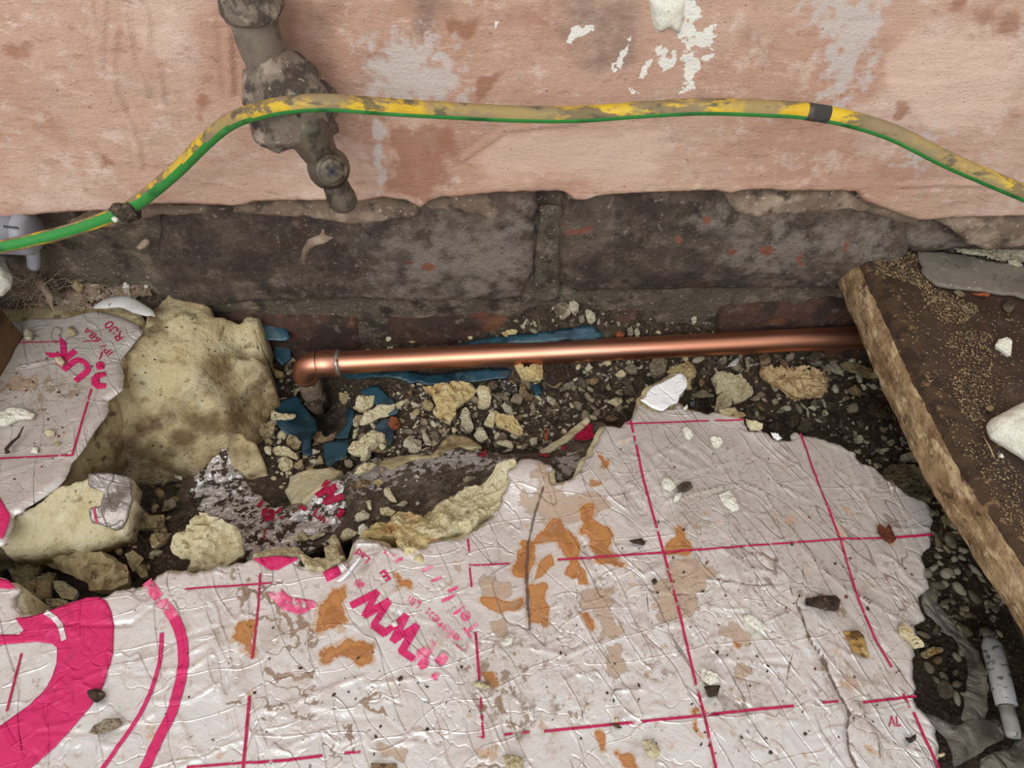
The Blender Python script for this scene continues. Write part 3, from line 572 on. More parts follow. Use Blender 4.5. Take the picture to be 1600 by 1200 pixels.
# ------------------------------------------------------------------ generic solids
def solid_vf(poly, res, ztop, zbot):
    X, Y, q, be, bv = grid_sheet(poly, res)
    d, _, _ = polydist(X, Y, poly)
    zt = ztop(X, Y, d); zb = np.minimum(zbot(X, Y, d), zt-1e-5)
    n = len(X); V = np.vstack([np.stack([X, Y, zt], 1), np.stack([X, Y, zb], 1)])
    Q = np.vstack([q, q[:, ::-1]+n, np.stack([be[:, 1], be[:, 0], be[:, 0]+n, be[:, 1]+n], 1)])
    return V, Q, d
LN = [0]
def lump(name, px, surf, T, m, label=None, cat='foam piece', group=None, parent=None, lift=.35, rnd=.45, rough=1., tilt=None, sink=.0):
    """a piece of debris: outline seen in the photo, real thickness T, resting on surf"""
    LN[0] += 1; sd = LN[0]; rg = np.random.default_rng(sd)
    a = np.array(px); c = a.mean(0); pc = PS(c[0], c[1], surf); z0 = pc[2]+T*lift-sink
    pl = [tuple(P(u, v, z0)[:2]) for u, v in px]
    p = np.array(pl); size = np.ptp(p, axis=0).max()
    pl = rough_poly(pl, max(size/34, .0008), size*.014*rough, seed=sd)
    res = max(size/26, .0006)
    if tilt is None: tilt = (random.uniform(-.12, .12), random.uniform(-.25, -.02))
    R = min(np.ptp(p, axis=0))*.5
    fc = 1/max(size*.32, .002)
    planes = [(rg.uniform(0, 6.28), rg.uniform(.25, .9), rg.uniform(.55, 1.05)) for _ in range(5)]
    def top(X, Y, d):
        t = np.clip(d/(R*rnd), 0, 1); pr = np.sqrt(np.maximum(0, 1-(1-t)**2))
        if rough > .5:
            for an, s_, h_ in planes: pr = np.minimum(pr, np.maximum(h_-s_*((X-pc[0])*math.cos(an)+(Y-pc[1])*math.sin(an))/R, .12))
        f = fbm(X, Y, sc=fc, octv=4, seed=sd); g = np.abs(fbm(X, Y, sc=fc*3, octv=3, seed=sd+9))
        e = np.clip(t*3, 0, 1)
        return z0+T*.66*pr*(1+.35*rough*f)-T*.34*rough*g*e+T*.12*rough*fbm(X, Y, sc=fc*9, octv=2, seed=sd+5)*e+tilt[0]*(X-pc[0])+tilt[1]*(Y-pc[1])
    def bot(X, Y, d):
        t = np.clip(d/(R*.4), 0, 1)
        return z0-T*.05-T*.45*np.sqrt(np.maximum(0, 1-(1-t)**2))+tilt[0]*(X-pc[0])+tilt[1]*(Y-pc[1])
    V, Q, d = solid_vf(pl, res, top, bot)
    o = obj(name, V, Q, mat=m, parent=parent, smooth=T < .006 or rough < .5)
    if label: tag(o, label, cat, group)
    return o
def terrain(name, px, ctrl, thick, res, m, amp=.002, sc=60, seed=0, parent=None, rag=.0012, grime=(), lowpow=3.0, extra=None, fine=0., smooth=True):
    f = idw(ctrl, lowpow)
    pl = PL(px, f); pl = rough_poly(pl, .0018, rag, seed)
    def top(X, Y, d):
        h = f(X, Y)+amp*fbm(X, Y, sc=sc, octv=6, seed=seed, gain=.55)-amp*.7*np.abs(fbm(X, Y, sc=sc*2.1, octv=4, seed=seed+3))-.0015*np.clip(1-d/.002, 0, 1)**2
        h = h+fine*fbm(X, Y, sc=sc*4.3, octv=4, seed=seed+17, gain=.65)
        return h if extra is None else h+extra(X, Y, d)
    V, Q, d = solid_vf(pl, res, top, lambda X, Y, d: f(X, Y)-thick)
    g = np.zeros(len(V))
    for pp, s in grime: g = np.maximum(g, sdf_attr(V[:, 0], V[:, 1], PL(pp, f), s))
    return obj(name, V, Q, mat=m, parent=parent, attrs={'grime': g}, smooth=smooth), f
def sheet(name, px, surf, off, res, m, parent=None, thick=.0004, rag=0., seed=0):
    """thin skin hugging a surface"""
    pl = PL(px, surf)
    if rag: pl = rough_poly(pl, .002, rag, seed)
    V, Q, d = solid_vf(pl, res, lambda X, Y, d: surf(X, Y)+off, lambda X, Y, d: surf(X, Y)+off-thick)
    return obj(name, V, Q, mat=m, parent=parent)
def ribbon(name, px, width, surf, m, parent, off=.00045):
    p = np.array(PL(px, surf))
    L = np.r_[0, np.cumsum(np.hypot(*np.diff(p, axis=0).T))]; n = max(2, int(L[-1]/.0009)); t = np.linspace(0, L[-1], n)
    x = np.interp(t, L, p[:, 0]); y = np.interp(t, L, p[:, 1])
    if len(px) > 3:
        for _ in range(6): x[1:-1] = .25*x[:-2]+.5*x[1:-1]+.25*x[2:]; y[1:-1] = .25*y[:-2]+.5*y[1:-1]+.25*y[2:]
    tx, ty = np.gradient(x), np.gradient(y); l = np.hypot(tx, ty); nx, ny = -ty/l, tx/l
    rows = max(2, int(width/.0012)+1); V = []
    for k in np.linspace(-.5, .5, rows): V.append(np.stack([x+nx*k*width, y+ny*k*width], 1))
    V = np.stack(V, 1).reshape(-1, 2); z = surf(V[:, 0], V[:, 1])+off
    ii = np.arange(n*rows).reshape(n, rows); q = np.stack([ii[:-1, :-1], ii[1:, :-1], ii[1:, 1:], ii[:-1, 1:]], -1).reshape(-1, 4)
    return obj(name, np.column_stack([V, z]), q[:, ::-1] if False else q, mat=m, parent=parent)
def text_px(name, txt, origin, adv, up, surf, m, parent, bold=0., off=.00045):
    """lettering printed on a surface: origin, advance direction and cap height given in photo pixels"""
    cu = bpy.data.curves.new(name, 'FONT'); cu.body = txt; cu.size = 1.0; cu.offset = bold; cu.resolution_u = 3
    o = bpy.data.objects.new(name, cu); COL.objects.link(o)
    dg = bpy.context.evaluated_depsgraph_get(); dg.update(); me = bpy.data.meshes.new_from_object(o.evaluated_get(dg))
    bpy.data.objects.remove(o); bpy.data.curves.remove(cu)
    bm = bmesh.new(); bm.from_mesh(me); bpy.data.meshes.remove(me)
    xs = [v.co.x for v in bm.verts]; w = max(xs)
    k = w*10
    for i in range(1, int(k)+1):
        bmesh.ops.bisect_plane(bm, geom=bm.verts[:]+bm.edges[:]+bm.faces[:], plane_co=(i*.1, 0, 0), plane_no=(1, 0, 0))
    for i in range(-3, 10):
        bmesh.ops.bisect_plane(bm, geom=bm.verts[:]+bm.edges[:]+bm.faces[:], plane_co=(0, i*.1, 0), plane_no=(0, 1, 0))
    bmesh.ops.triangulate(bm, faces=bm.faces[:]); bm.verts.index_update()
    U = np.array([(v.co.x, v.co.y/.7) for v in bm.verts])
    V = PSV(origin[0]+adv[0]*U[:, 0]+up[0]*U[:, 1], origin[1]+adv[1]*U[:, 0]+up[1]*U[:, 1], surf)
    V = np.array(V); V[:, 2] += off; T = [[v.index for v in f.verts] for f in bm.faces]; bm.free()
    return obj(name, V, None, T, mat=m, parent=parent)
# ------------------------------------------------------------------ the big foil-faced insulation board in front
def C3(*p): return S(1050, 640, 3.556, *p)
def C2(*p): return S(1100, 880, 3.75, *p)
def C5(*p): return S(700, 640, 3.75, *p)
def C8(*p): return S(400, 880, 3.556, *p)
def C7(*p): return S(0, 860, 3.529, *p)
def C6(*p): return S(800, 880, 3.75, *p)
BOARD = [(-300, 1800), (-140, 880), (0, 902), (27, 920), (18, 945), (45, 962), (62, 966), (68, 958), (94, 948), (136, 932), (158, 930), (221, 915), (241, 903), (255, 893), (295, 893), (354, 881), (396, 870), (432, 866), (467, 870), (468, 880), (490, 892), (510, 890), (530, 884), (545, 878),
    (553, 852), (560, 842), (590, 846), (640, 862), (677, 844), (700, 846), (735, 834), (752, 822), (775, 800), (790, 770), (796, 735), (815, 718), (845, 716), (858, 726), (863, 752), (892, 747), (910, 728), (924, 704), (945, 664), (970, 665), (984, 657), (990, 637), (1000, 627), (1032, 642), (1062, 630), (1080, 639), (1120, 645),
    (1150, 640), (1162, 655), (1170, 672), (1190, 671), (1215, 685), (1238, 687), (1240, 672), (1250, 677), (1297, 688), (1334, 705), (1348, 722), (1368, 727), (1385, 747), (1416, 767), (1447, 785), (1463, 813), (1455, 823), (1455, 837), (1447, 862), (1445, 882), (1449, 899),
    (1455, 919), (1436, 933), (1447, 965), (1431, 973), (1428, 1008), (1428, 1040), (1431, 1093), (1449, 1115), (1468, 1144), (1471, 1179), (1468, 1200), (1490, 1330), (1560, 1800)]
def tobase(px): return PL(px, board_base, .06)
bpoly = rough_poly(tobase(BOARD), .0013, .0015, 40)
creases = [C3((180, 0), (400, 60)), C3((0, 180), (150, 260), (240, 330)), C3((0, 290), (100, 330)), C3((20, 215), (180, 340)), C3((330, 170), (340, 240), (360, 340), (390, 470), (425, 570), (420, 660), (500, 820)), C3((410, 90), (400, 160), (440, 250), (520, 300), (560, 400), (590, 520)),
    C3((0, 500), (220, 440), (340, 420)), C3((60, 350), (230, 320), (330, 290)), C3((590, 230), (660, 320), (720, 300), (620, 210), (590, 240)), C3((520, 300), (600, 420), (700, 470), (760, 500)), C3((740, 220), (760, 330), (830, 480), (900, 600), (980, 720), (1000, 830)),
    C3((930, 430), (1060, 430), (1140, 470), (1220, 470)), C3((1180, 360), (1210, 450), (1270, 560), (1340, 690), (1400, 780)), C3((1050, 460), (1120, 590)), C3((1220, 430), (1300, 450)), C3((400, 410), (500, 450), (560, 540), (640, 620), (720, 760), (820, 880), (960, 990), (1100, 1080)), C3((560, 760), (640, 930), (700, 1090)),
    C3((340, 870), (400, 1000), (430, 1090)), C3((720, 860), (730, 960), (690, 1080)), C3((1150, 800), (1230, 830), (1310, 940), (1400, 1000)), C3((1240, 660), (1440, 660)), C3((260, 760), (440, 880), (560, 900)), C3((940, 540), (1000, 640), (1040, 680)), C3((250, 930), (420, 970), (600, 970)), C3((660, 90), (760, 120), (880, 170)),
    C3((620, 560), (680, 680), (740, 770), (830, 860)), C3((880, 240), (900, 330), (960, 360)), C3((700, 550), (760, 600)), C3((450, 260), (520, 290)),
    C2((170, 0), (250, 180), (270, 220), (450, 320)), C2((0, 90), (200, 120), (350, 130), (450, 130)), C2((580, 30), (575, 180)), C2((260, 380), (400, 440), (560, 490)), C2((530, 490), (490, 640), (480, 780)), C2((830, 270), (930, 380), (1000, 440), (1070, 520)), C2((600, 400), (830, 520), (900, 550)), C2((500, 130), (545, 260), (600, 400), (700, 540), (745, 660)),
    C2((650, 610), (760, 670), (1000, 710), (1100, 750)), C2((680, 640), (720, 760), (820, 900)), C2((900, 820), (960, 940), (1020, 1060), (1030, 1140)), C2((0, 240), (100, 270), (260, 270)), C2((1060, 340), (1170, 460), (1230, 580)), C2((700, 30), (830, 160), (940, 200), (1090, 300), (1230, 380)), C2((440, 880), (455, 1100)), C2((280, 1100), (440, 1085)),
    C2((500, 280), (420, 310), (350, 300)), C2((0, 560), (120, 560), (300, 580), (480, 620)), C6((590, 230), (610, 330), (660, 430)), C6((790, 180), (800, 290), (830, 370)), C6((110, 490), (300, 540), (440, 490), (620, 440)), C6((480, 510), (550, 590), (570, 700)), C6((740, 90), (850, 190), (1060, 180)), C6((1060, 180), (1080, 280)), C6((800, 420), (850, 490), (890, 610)), C6((560, 850), (600, 740), (760, 740)), C6((1030, 350), (1120, 400)),
    C6((1140, 300), (1200, 440), (1250, 640)), C6((840, 380), (960, 350)), C6((100, 480), (160, 600)),
    C5((950, 340), (1060, 480), (1150, 600)), C5((1080, 200), (1200, 330), (1300, 430)), C5((1070, 320), (1270, 250), (1380, 200)), C5((1210, 450), (1380, 400), (1500, 340)), C5((1280, 540), (1420, 480)), C5((1010, 500), (1100, 600)), C5((930, 500), (1060, 590)),
    C7((610, 410), (720, 405), (830, 320)), C7((160, 840), (350, 770), (480, 700), (610, 650), (820, 590)), C7((680, 670), (760, 690), (840, 690)), C7((890, 660), (1040, 660), (1170, 570)), C7((840, 830), (1050, 830), (1210, 730)), C7((1300, 560), (1270, 680), (1250, 830), (1270, 980)), C7((660, 970), (850, 900)), C7((1360, 960), (1440, 1050), (1588, 1110)), C7((1000, 1190), (1180, 1110), (1330, 1050)), C7((980, 920), (1060, 1110), (1130, 1140)), C7((880, 540), (1100, 450), (1280, 400)), C7((200, 1010), (330, 1000), (470, 1010)),
    C8((0, 830), (200, 780), (420, 690), (590, 630)), C8((590, 580), (560, 800)), C8((380, 820), (470, 870), (700, 860), (800, 930), (900, 970), (1000, 1000), (1100, 960), (1170, 940)), C8((620, 680), (800, 650), (930, 630)), C8((0, 960), (60, 1010), (120, 1050)), C8((120, 1050), (300, 960), (420, 920)), C8((770, 160), (730, 200)), C8((1510, 0), (1520, 360), (1570, 560)), C8((880, 300), (990, 330)), C8((700, 240), (800, 290)),
    [(553, 850), (600, 850), (650, 870)], [(585, 870), (620, 855), (660, 850)], [(545, 900), (575, 880), (590, 860)]]
for i in range(150):          # many short wrinkles, mostly running away to the lower right
    u = random.uniform(950, 1420); v = random.uniform(680, 1190); a = random.choice([1.05, 1.05, .9, .15, -.3])+random.uniform(-.25, .25); l = random.uniform(12, 50)
    creases.append([(u, v), (u+l*.5*math.cos(a)+random.uniform(-4, 4), v+l*.5*math.sin(a)), (u+l*math.cos(a), v+l*math.sin(a))])
for i in range(70):
    u = random.uniform(20, 900); v = random.uniform(950, 1190); a = random.uniform(-.6, 1.8); l = random.uniform(10, 36)
    creases.append([(u, v), (u+l*.5*math.cos(a)+random.uniform(-3, 3), v+l*.5*math.sin(a)), (u+l*math.cos(a), v+l*math.sin(a))])
CR = []
for k, c in enumerate(creases):
    w = tobase(c); CR.append((w, (.0007 if k < 90 else .0005)*random.choice([1, 1, 1, -.8])*random.uniform(.6, 1.3), .0007 if k % 3 else .0010))
deep = [tobase(p) for p in (C2((560, 260), (600, 380), (620, 450), (680, 540), (740, 660), (790, 760), (860, 880)), C2((855, 870), (840, 960), (850, 1100), (900, 1200)), C5((560, 450), (510, 600), (470, 780), (460, 1000), (470, 1200)), C6((85, 0), (95, 200), (105, 380)), C7((250, 400), (450, 410), (610, 410), (720, 405)), C5((780, 760), (840, 880), (890, 980)), C5((850, 960), (890, 1090)))]
def crease_h(x, y):
    h = np.zeros(x.shape)
    for w, a, s in CR:
        for i in range(len(w)-1):
            p, q_ = w[i], w[i+1]; g = s*3
            m = (x > min(p[0], q_[0])-g) & (x < max(p[0], q_[0])+g) & (y > min(p[1], q_[1])-g) & (y < max(p[1], q_[1])+g)
            if m.any():
                d, _, _ = segdist(x[m], y[m], p, q_); v = a*np.exp(-(d/s)**2)
                h[m] = np.where(np.abs(v) > np.abs(h[m]), v, h[m])
    for w in deep:
        d, _, _ = polydist(x, y, w, False); h -= .0012*np.exp(-(d/.0008)**2)
    return h
def board_top(x, y):
    x = np.asarray(x, float); y = np.asarray(y, float)
    return board_base(x, y)+.0004*fbm(x, y, sc=70, octv=3, seed=22)+crease_h(x, y)
board_top = raster(board_top, -.36, .28, -.06, .30, .0009)
X, Y, q, be, bv = grid_sheet(bpoly, .00095)
zt = board_top(X, Y)
dE, _, _ = polydist(X, Y, bpoly); zt -= .0012*np.clip(1-dE/.002, 0, 1)**2
A = {}
def bs(pts, s): return sdf_attr(X, Y, tobase(pts), s)
A['rusty'] = np.maximum.reduce([bs(C5((410, 830), (440, 780), (500, 760), (560, 680), (650, 640), (690, 690), (760, 790), (760, 920), (730, 990), (700, 960), (690, 860), (640, 770), (560, 760), (510, 800), (510, 880), (470, 960), (470, 1000), (390, 980), (380, 930)), .003),
    bs(C5((860, 650), (930, 690), (960, 750), (950, 800), (1000, 860), (1030, 920), (980, 920), (900, 900), (840, 830), (840, 760), (780, 720), (760, 600), (790, 560), (850, 560)), .004)*.93, bs(C5((1280, 800), (1320, 740), (1310, 690), (1370, 680), (1390, 720), (1440, 830), (1400, 860), (1270, 835)), .003),
    bs(C5((200, 1100), (260, 1120), (330, 1130), (440, 1100), (460, 1140), (420, 1180), (300, 1200), (230, 1150)), .003), bs(C5((480, 1040), (540, 1020), (560, 1080), (540, 1170), (560, 1260), (480, 1220)), .003), bs(C6((100, 130), (180, 130), (190, 230), (230, 350), (220, 395), (180, 390), (150, 300), (110, 250)), .003),
    bs(C6((390, 290), (450, 280), (480, 370), (470, 400), (440, 340)), .002), bs(C6((400, 30), (440, 40), (445, 120), (380, 130)), .002), bs(C6((330, 0), (385, 0), (370, 90), (340, 60)), .0025), bs(C5((540, 900), (600, 860), (620, 900), (570, 960), (500, 1010)), .002), bs(C8((360, 250), (400, 200), (480, 150), (495, 280), (480, 370), (360, 390), (320, 340)), .004), bs(C8((370, 480), (450, 440), (560, 450), (600, 420), (655, 460), (640, 550), (560, 540), (480, 530), (380, 540)), .004)*.93,
    bs(C7((1330, 360), (1400, 400), (1420, 450), (1390, 560), (1310, 550), (1300, 450)), .004)*.95, bs(C8((1250, 610), (1310, 600), (1340, 680), (1310, 710), (1280, 650)), .002), bs(C6((1040, 860), (1080, 860), (1090, 960), (1150, 1010), (1120, 1050), (1070, 1010)), .0025), bs(C2((165, 455), (240, 470), (210, 505)), .002), bs(C8((760, 60), (860, 80), (870, 150), (790, 140)), .003), bs(C6((480, 980), (540, 990), (540, 1090), (520, 1100)), .0025)*.9, bs(C6((620, 1110), (700, 1130), (710, 1190), (640, 1190)), .003)*.9,
    bs(C5((650, 390), (700, 390), (680, 480), (655, 460)), .0025), bs(C5((840, 420), (910, 420), (900, 450), (850, 450)), .002), bs(C5((890, 270), (940, 300), (930, 350), (900, 340)), .002)])
A['tan'] = np.maximum.reduce([bs(C6((840, 140), (900, 80), (960, 0), (1190, 0), (1190, 80), (1130, 170), (1070, 300), (950, 350), (860, 330)), .004), bs(C2((90, 360), (170, 340), (270, 410), (260, 490), (180, 480), (90, 430)), .003), bs(C2((150, 640), (220, 600), (270, 620), (200, 690)), .003), bs(C8((600, 960), (660, 940), (720, 990), (830, 1070), (820, 1100), (720, 1080), (620, 1040)), .004), bs(C6((360, 150), (600, 130), (590, 300), (630, 400), (520, 450), (470, 250), (380, 260)), .005)*.95,
    bs(C6((550, 480), (640, 480), (670, 700), (580, 720)), .004)*.93, bs(C8((1200, 40), (1330, 90), (1350, 210), (1260, 180)), .003), bs(C8((1290, 320), (1380, 300), (1400, 400), (1320, 420)), .003), bs(C5((160, 1050), (370, 1010), (380, 1100), (200, 1110)), .003), bs(C5((540, 300), (700, 480), (900, 470), (960, 560), (740, 700), (560, 640), (420, 560)), .006)*.9, bs(C5((20, 890), (90, 900), (80, 960), (20, 950)), .002)])
A['squig'] = np.maximum.reduce([bs(C8((50, 210), (250, 300), (340, 400), (340, 740), (250, 760), (80, 800), (60, 500)), .006), bs(C8((220, 740), (370, 740), (360, 840), (250, 960), (200, 980)), .004), bs(C8((560, 700), (650, 690), (760, 740), (800, 850), (640, 850), (560, 800)), .005), bs(C7((1260, 90), (1400, 130), (1560, 190), (1570, 600), (1480, 880), (1430, 500)), .008), bs(C8((470, 880), (540, 890), (520, 1070), (430, 1040)), .004), bs(C8((1190, 680), (1380, 680), (1400, 920), (1250, 900)), .005), bs(C7((1100, 860), (1300, 850), (1290, 1040), (1180, 1030)), .005)])
A['mud'] = np.maximum.reduce([bs(C6((180, 660), (330, 700), (440, 760), (520, 920), (420, 980), (220, 880)), .006), bs(C8((1100, 480), (1600, 440), (1600, 800), (1250, 900), (1150, 700)), .014), bs(C6((-50, 580), (150, 650), (180, 1000), (-50, 1000)), .012), bs(C6((720, 620), (980, 600), (1000, 700), (780, 700)), .008), bs(C2((500, 90), (600, 170), (800, 190), (800, 290), (580, 260)), .006), bs(C2((560, 380), (640, 450), (780, 740), (720, 720), (590, 480)), .004), bs(C6((300, 240), (380, 260), (340, 430), (280, 420)), .005), bs(C2((1110, 110), (1200, 150), (1250, 300), (1150, 280)), .006)])
A['speck'] = np.maximum.reduce([bs([(960, 660), (1440, 700), (1460, 1000), (1440, 1200), (1000, 1200), (700, 1200), (760, 1000), (900, 800)], .03)*.85, bs(C2((1000, 1060), (1400, 1100), (1390, 1200), (1150, 1200)), .012)])
A['haze'] = np.maximum.reduce([bs([(940, 650), (1260, 680), (1460, 800), (1440, 1000), (1240, 900), (1050, 800), (960, 720)], .06), bs([(430, 930), (760, 960), (760, 1060), (500, 1000)], .02)*.5])
cl = np.zeros(len(X))
for w in deep[:2]+deep[2:4]:
    d, _, _ = polydist(X, Y, w, False); cl = np.maximum(cl, np.clip(1-d/.0015, 0, 1))
for w in deep[4:]+[c[0] for c in CR[:60:3]]:
    d, _, _ = polydist(X, Y, w, False); cl = np.maximum(cl, .75*np.clip(1-d/.0010, 0, 1))
A['crackline'] = cl
board = empty('insulation_board', (0, .12, .02)); tag(board, 'large torn foil-faced insulation board with pink lettering and a red printed grid', 'insulation board')
n = len(X); Vb = np.stack([X, Y, zt], 1)
lv = Vb[bv].copy(); lv[:, 2] -= .0012; mp = -np.ones(n, int); mp[bv] = n+np.arange(len(bv))
Q2 = np.vstack([q, np.stack([be[:, 1], be[:, 0], mp[be[:, 0]], mp[be[:, 1]]], 1)])
for k in A: A[k] = np.concatenate([A[k], A[k][bv]])
obj('foil_face', np.vstack([Vb, lv]), Q2, mat='foil', parent=board, attrs=A)
_p = np.array(bpoly); _t = np.roll(_p, -3, 0)-np.roll(_p, 3, 0); _n = np.stack([_t[:, 1], -_t[:, 0]], 1)/(np.hypot(*_t.T)[:, None]+1e-9)
_ar = .5*np.sum(_p[:, 0]*np.roll(_p[:, 1], -1)-np.roll(_p[:, 0], -1)*_p[:, 1]); _n *= np.sign(_ar)
cpoly = rough_poly([tuple(v) for v in _p+_n*(.0032*np.clip(.6+1.4*fbm(_p[:, 0], _p[:, 1], sc=45, seed=8), 0, 1.6)*np.where(_p[:, 0] > .12, .1, 1)-np.where(_p[:, 0] > .12, .002, 0))[:, None]], .0025, .0010, 41)
V, Q, d = solid_vf(cpoly, .0036, lambda X, Y, d: board_base(X, Y)-.0024-.002*np.clip(1-d/.003, 0, 1), lambda X, Y, d: board_base(X, Y)-.045+.004*fbm(X, Y, sc=50, seed=3))
obj('foam_core', V, Q, mat='foam', parent=board)
# print on the board
PLW = .0011
for ln, w in (([(985, 657), (1004, 745), (1037, 865), (1062, 960), (1085, 1060), (1100, 1117), (1118, 1200), (1140, 1290)], .0015), ([(1250, 677), (1275, 745), (1315, 850), (1340, 935), (1367, 1000), (1393, 1043)], .0014), ([(1411, 1084), (1421, 1106)], .0013), ([(1427, 1113), (1445, 1155), (1465, 1197), (1480, 1240)], .0016),
    ([(978, 663), (1060, 660), (1162, 656)], .0012), ([(871, 875), (950, 870), (1033, 864), (1100, 859)], .0013), ([(1100, 859), (1200, 851), (1320, 842), (1380, 841)], .0012), ([(1400, 840), (1455, 836)], .0016), ([(732, 884), (796, 881)], .001), ([(850, 1143), (920, 1136), (1000, 1128), (1100, 1118), (1150, 1112), (1240, 1103)], .0014), ([(1285, 1098), (1310, 1096)], .0011), ([(1348, 1098), (1431, 1088)], .0013),
    ([(746, 1153), (757, 1152)], .0013), ([(788, 1148), (827, 1144)], .0012), ([(396, 1192), (450, 1188), (504, 1181)], .0014), ([(538, 1177), (563, 1175)], .0012), ([(292, 1199), (396, 1191)], .0012), ([(731, 842), (733, 862)], .0012), ([(733, 880), (737, 918)], .0011), ([(743, 988), (749, 1063)], .0014), ([(751, 1090), (754, 1139), (756, 1153)], .0011),
    ([(407, 893), (404, 945), (398, 1000), (394, 1030)], .0012), ([(390, 1088), (385, 1150), (380, 1200), (376, 1270)], .0016), ([(289, 921), (360, 916), (425, 911)], .0011), ([(34, 1021), (11, 1112)], .0012)):
    ribbon('printed_line', ln, w*.8, board_top, 'print_line', board)
ribbon('printed_arc', [(230, 909), (249, 936), (266, 956), (272, 966)], .0046, board_top, 'print_faded', board)
for ln, w in (([(272, 966), (280, 982), (286, 1007), (287, 1041), (280, 1075), (269, 1115), (249, 1152), (227, 1200), (200, 1250)], .0046), ([(253, 989), (251, 1030), (246, 1050), (235, 1084), (215, 1123), (187, 1163), (161, 1200), (130, 1245)], .0018)):
    ribbon('printed_arc', ln, w, board_top, 'print', board)
sheet('printed_letter', [(68, 958), (94, 948), (136, 934), (156, 933), (167, 940), (174, 956), (178, 982), (177, 1019), (170, 1044), (159, 1078), (142, 1104), (113, 1138), (85, 1169), (50, 1200), (20, 1228), (-90, 1310), (-90, 1200), (0, 1135), (28, 1115), (51, 1098), (68, 1081), (82, 1058), (89, 1036), (90, 1013), (82, 1006), (57, 1003), (0, 1008), (-90, 1015), (-90, 985), (-20, 992), (30, 992), (38, 985), (24, 966), (46, 964)], board_top, .00045, .00095, 'print', board, .0001)
ribbon('printed_line', [(72, 957), (86, 966), (96, 979), (101, 1001)], .0022, board_top, 'foil_plain', board, .0007)
sheet('printed_letter', [(-90, 892), (-40, 897), (0, 904), (14, 907), (25, 919), (14, 921), (0, 919), (-90, 912)], board_top, .00045, .00095, 'print', board, .0001)
sheet('printed_letter', [(395, 873), (432, 869), (466, 872), (464, 876), (447, 884), (435, 891), (422, 891), (407, 882)], board_top, .00045, .0008, 'print', board, .0001)
sheet('printed_letter', C8((62, 170), (140, 142), (190, 190), (320, 208), (345, 232), (250, 290), (150, 262)), board_top, .00045, .0008, 'print_faded', board, .0001)
sheet('printed_letter', ell(562, 912, 8, 7), board_top, .00045, .0007, 'print_faded', board, .0001)
wz = C8((535, 235), (670, 165), (605, 290), (735, 215), (655, 345), (715, 390), (830, 295), (765, 430), (890, 350), (810, 490), (870, 530), (985, 440), (915, 570), (1050, 520), (990, 640))
for i in range(len(wz)-1):       # the three W of the web address, stroke by stroke
    a, b = np.array(wz[i]), np.array(wz[i+1]); dd = (b-a)/np.linalg.norm(b-a)*2.5
    ribbon('printed_stroke', [tuple(a-dd), tuple(b+dd)], .0036 if i % 2 == 0 else .0030, board_top, 'print' if i < 10 else 'print_faded', board, .00045+.00004*(i % 2))
text_px('printed_text', 'Celotex', (735, 1010), (-20, -18.5), (-10.5, 11), board_top, 'print_faded', board, .012)
text_px('printed_text', 'Lim', (660, 942), (-17, -9.5), (-8, 13), board_top, 'print_faded', board, .015)
text_px('printed_text', 'Tel:', (752, 985), (-22, -31), (-18, 13), board_top, 'print_faded', board, .015)
text_px('printed_text', 'Lad', (580, 874), (-14, -12), (-8, 9), board_top, 'print', board, .01)
text_px('printed_text', 'E', (602, 890), (-18, 12), (10, 14), board_top, 'print', board, .03)
text_px('printed_text', 'AL', (1388, 1136), (17, -1), (-1, -17), board_top, 'print_line', board, .0)
for ln in ([(600, 862), (608, 868), (618, 868)], [(618, 878), (630, 872)], [(660, 893), (676, 885)], [(672, 910), (690, 902)], [(700, 925), (715, 918)], [(690, 940), (712, 930)]): ribbon('printed_line', ln, .0016, board_top, 'print_faded', board)
# rolled strip of torn foil on the broken edge
def roll(px0, px1, z, r, m, name, parent):
    a, b = P(*px0, z), P(*px1, z); V, q_, t_ = tube_vf([a, (a+b)/2, b], [r, r*1.05, r*.9], 14); return obj(name, V, q_, t_, mat=m, parent=parent)
roll((508, 902), (531, 890), .0665, .0026, 'print', 'foil_curl', board); roll((531, 890), (543, 884), .0665, .0026, 'foil_plain', 'foil_curl', board)
sheet('foil_flap', C8((450, 110), (500, 60), (540, 10), (570, -30), (600, -40), (585, -10), (530, 60), (480, 110)), board_base, .002, .001, 'white_foil', board, .0005, .0004)

# ------------------------------------------------------------------ torn board on the left
FRAG = [(-140, 860), (-140, 500), (34, 500), (40, 495), (87, 492), (107, 492), (150, 482), (175, 487), (195, 495), (222, 512), (220, 520), (200, 542), (187, 560), (192, 585), (190, 607), (167, 623), (167, 640), (143, 677), (133, 693), (110, 720), (100, 747), (67, 773), (50, 785), (40, 790), (33, 800), (20, 803), (16, 820), (8, 845), (-20, 860)]
fctrl = [(-100, 500, .066), (-100, 850, .066), (34, 500, .062), (220, 512, .064), (100, 747, .064), (20, 803, .066), (190, 600, .064)]
fbase = raster(idw(fctrl), -.5, 0, 0, .36, .003)
fcre = [(S(0, 560, 3, (80, 45), (200, 15), (300, 55), (380, 90), (440, 135)), .0006, .0009), (S(0, 560, 3, (0, 540), (120, 500), (220, 480), (340, 440)), .0004, .0009), (S(0, 560, 3, (30, 415), (170, 415), (340, 405)), .0004, .0008), (S(0, 320, 4, (120, 1010), (250, 990), (340, 970)), .0006, .0009), (S(0, 320, 4, (600, 780), (680, 760), (740, 820)), -.0005, .001), (S(0, 320, 4, (500, 1060), (560, 1130)), -.0005, .001)]
fcre = [(PL(c, fbase), a, s) for c, a, s in fcre]
def ftop(x, y):
    h = fbase(x, y)+.0005*fbm(x, y, sc=60, octv=3, seed=61)
    for w, a, s in fcre:
        d, _, _ = polydist(x, y, w, False); h = h+a*np.exp(-(d/s)**2)
    return h
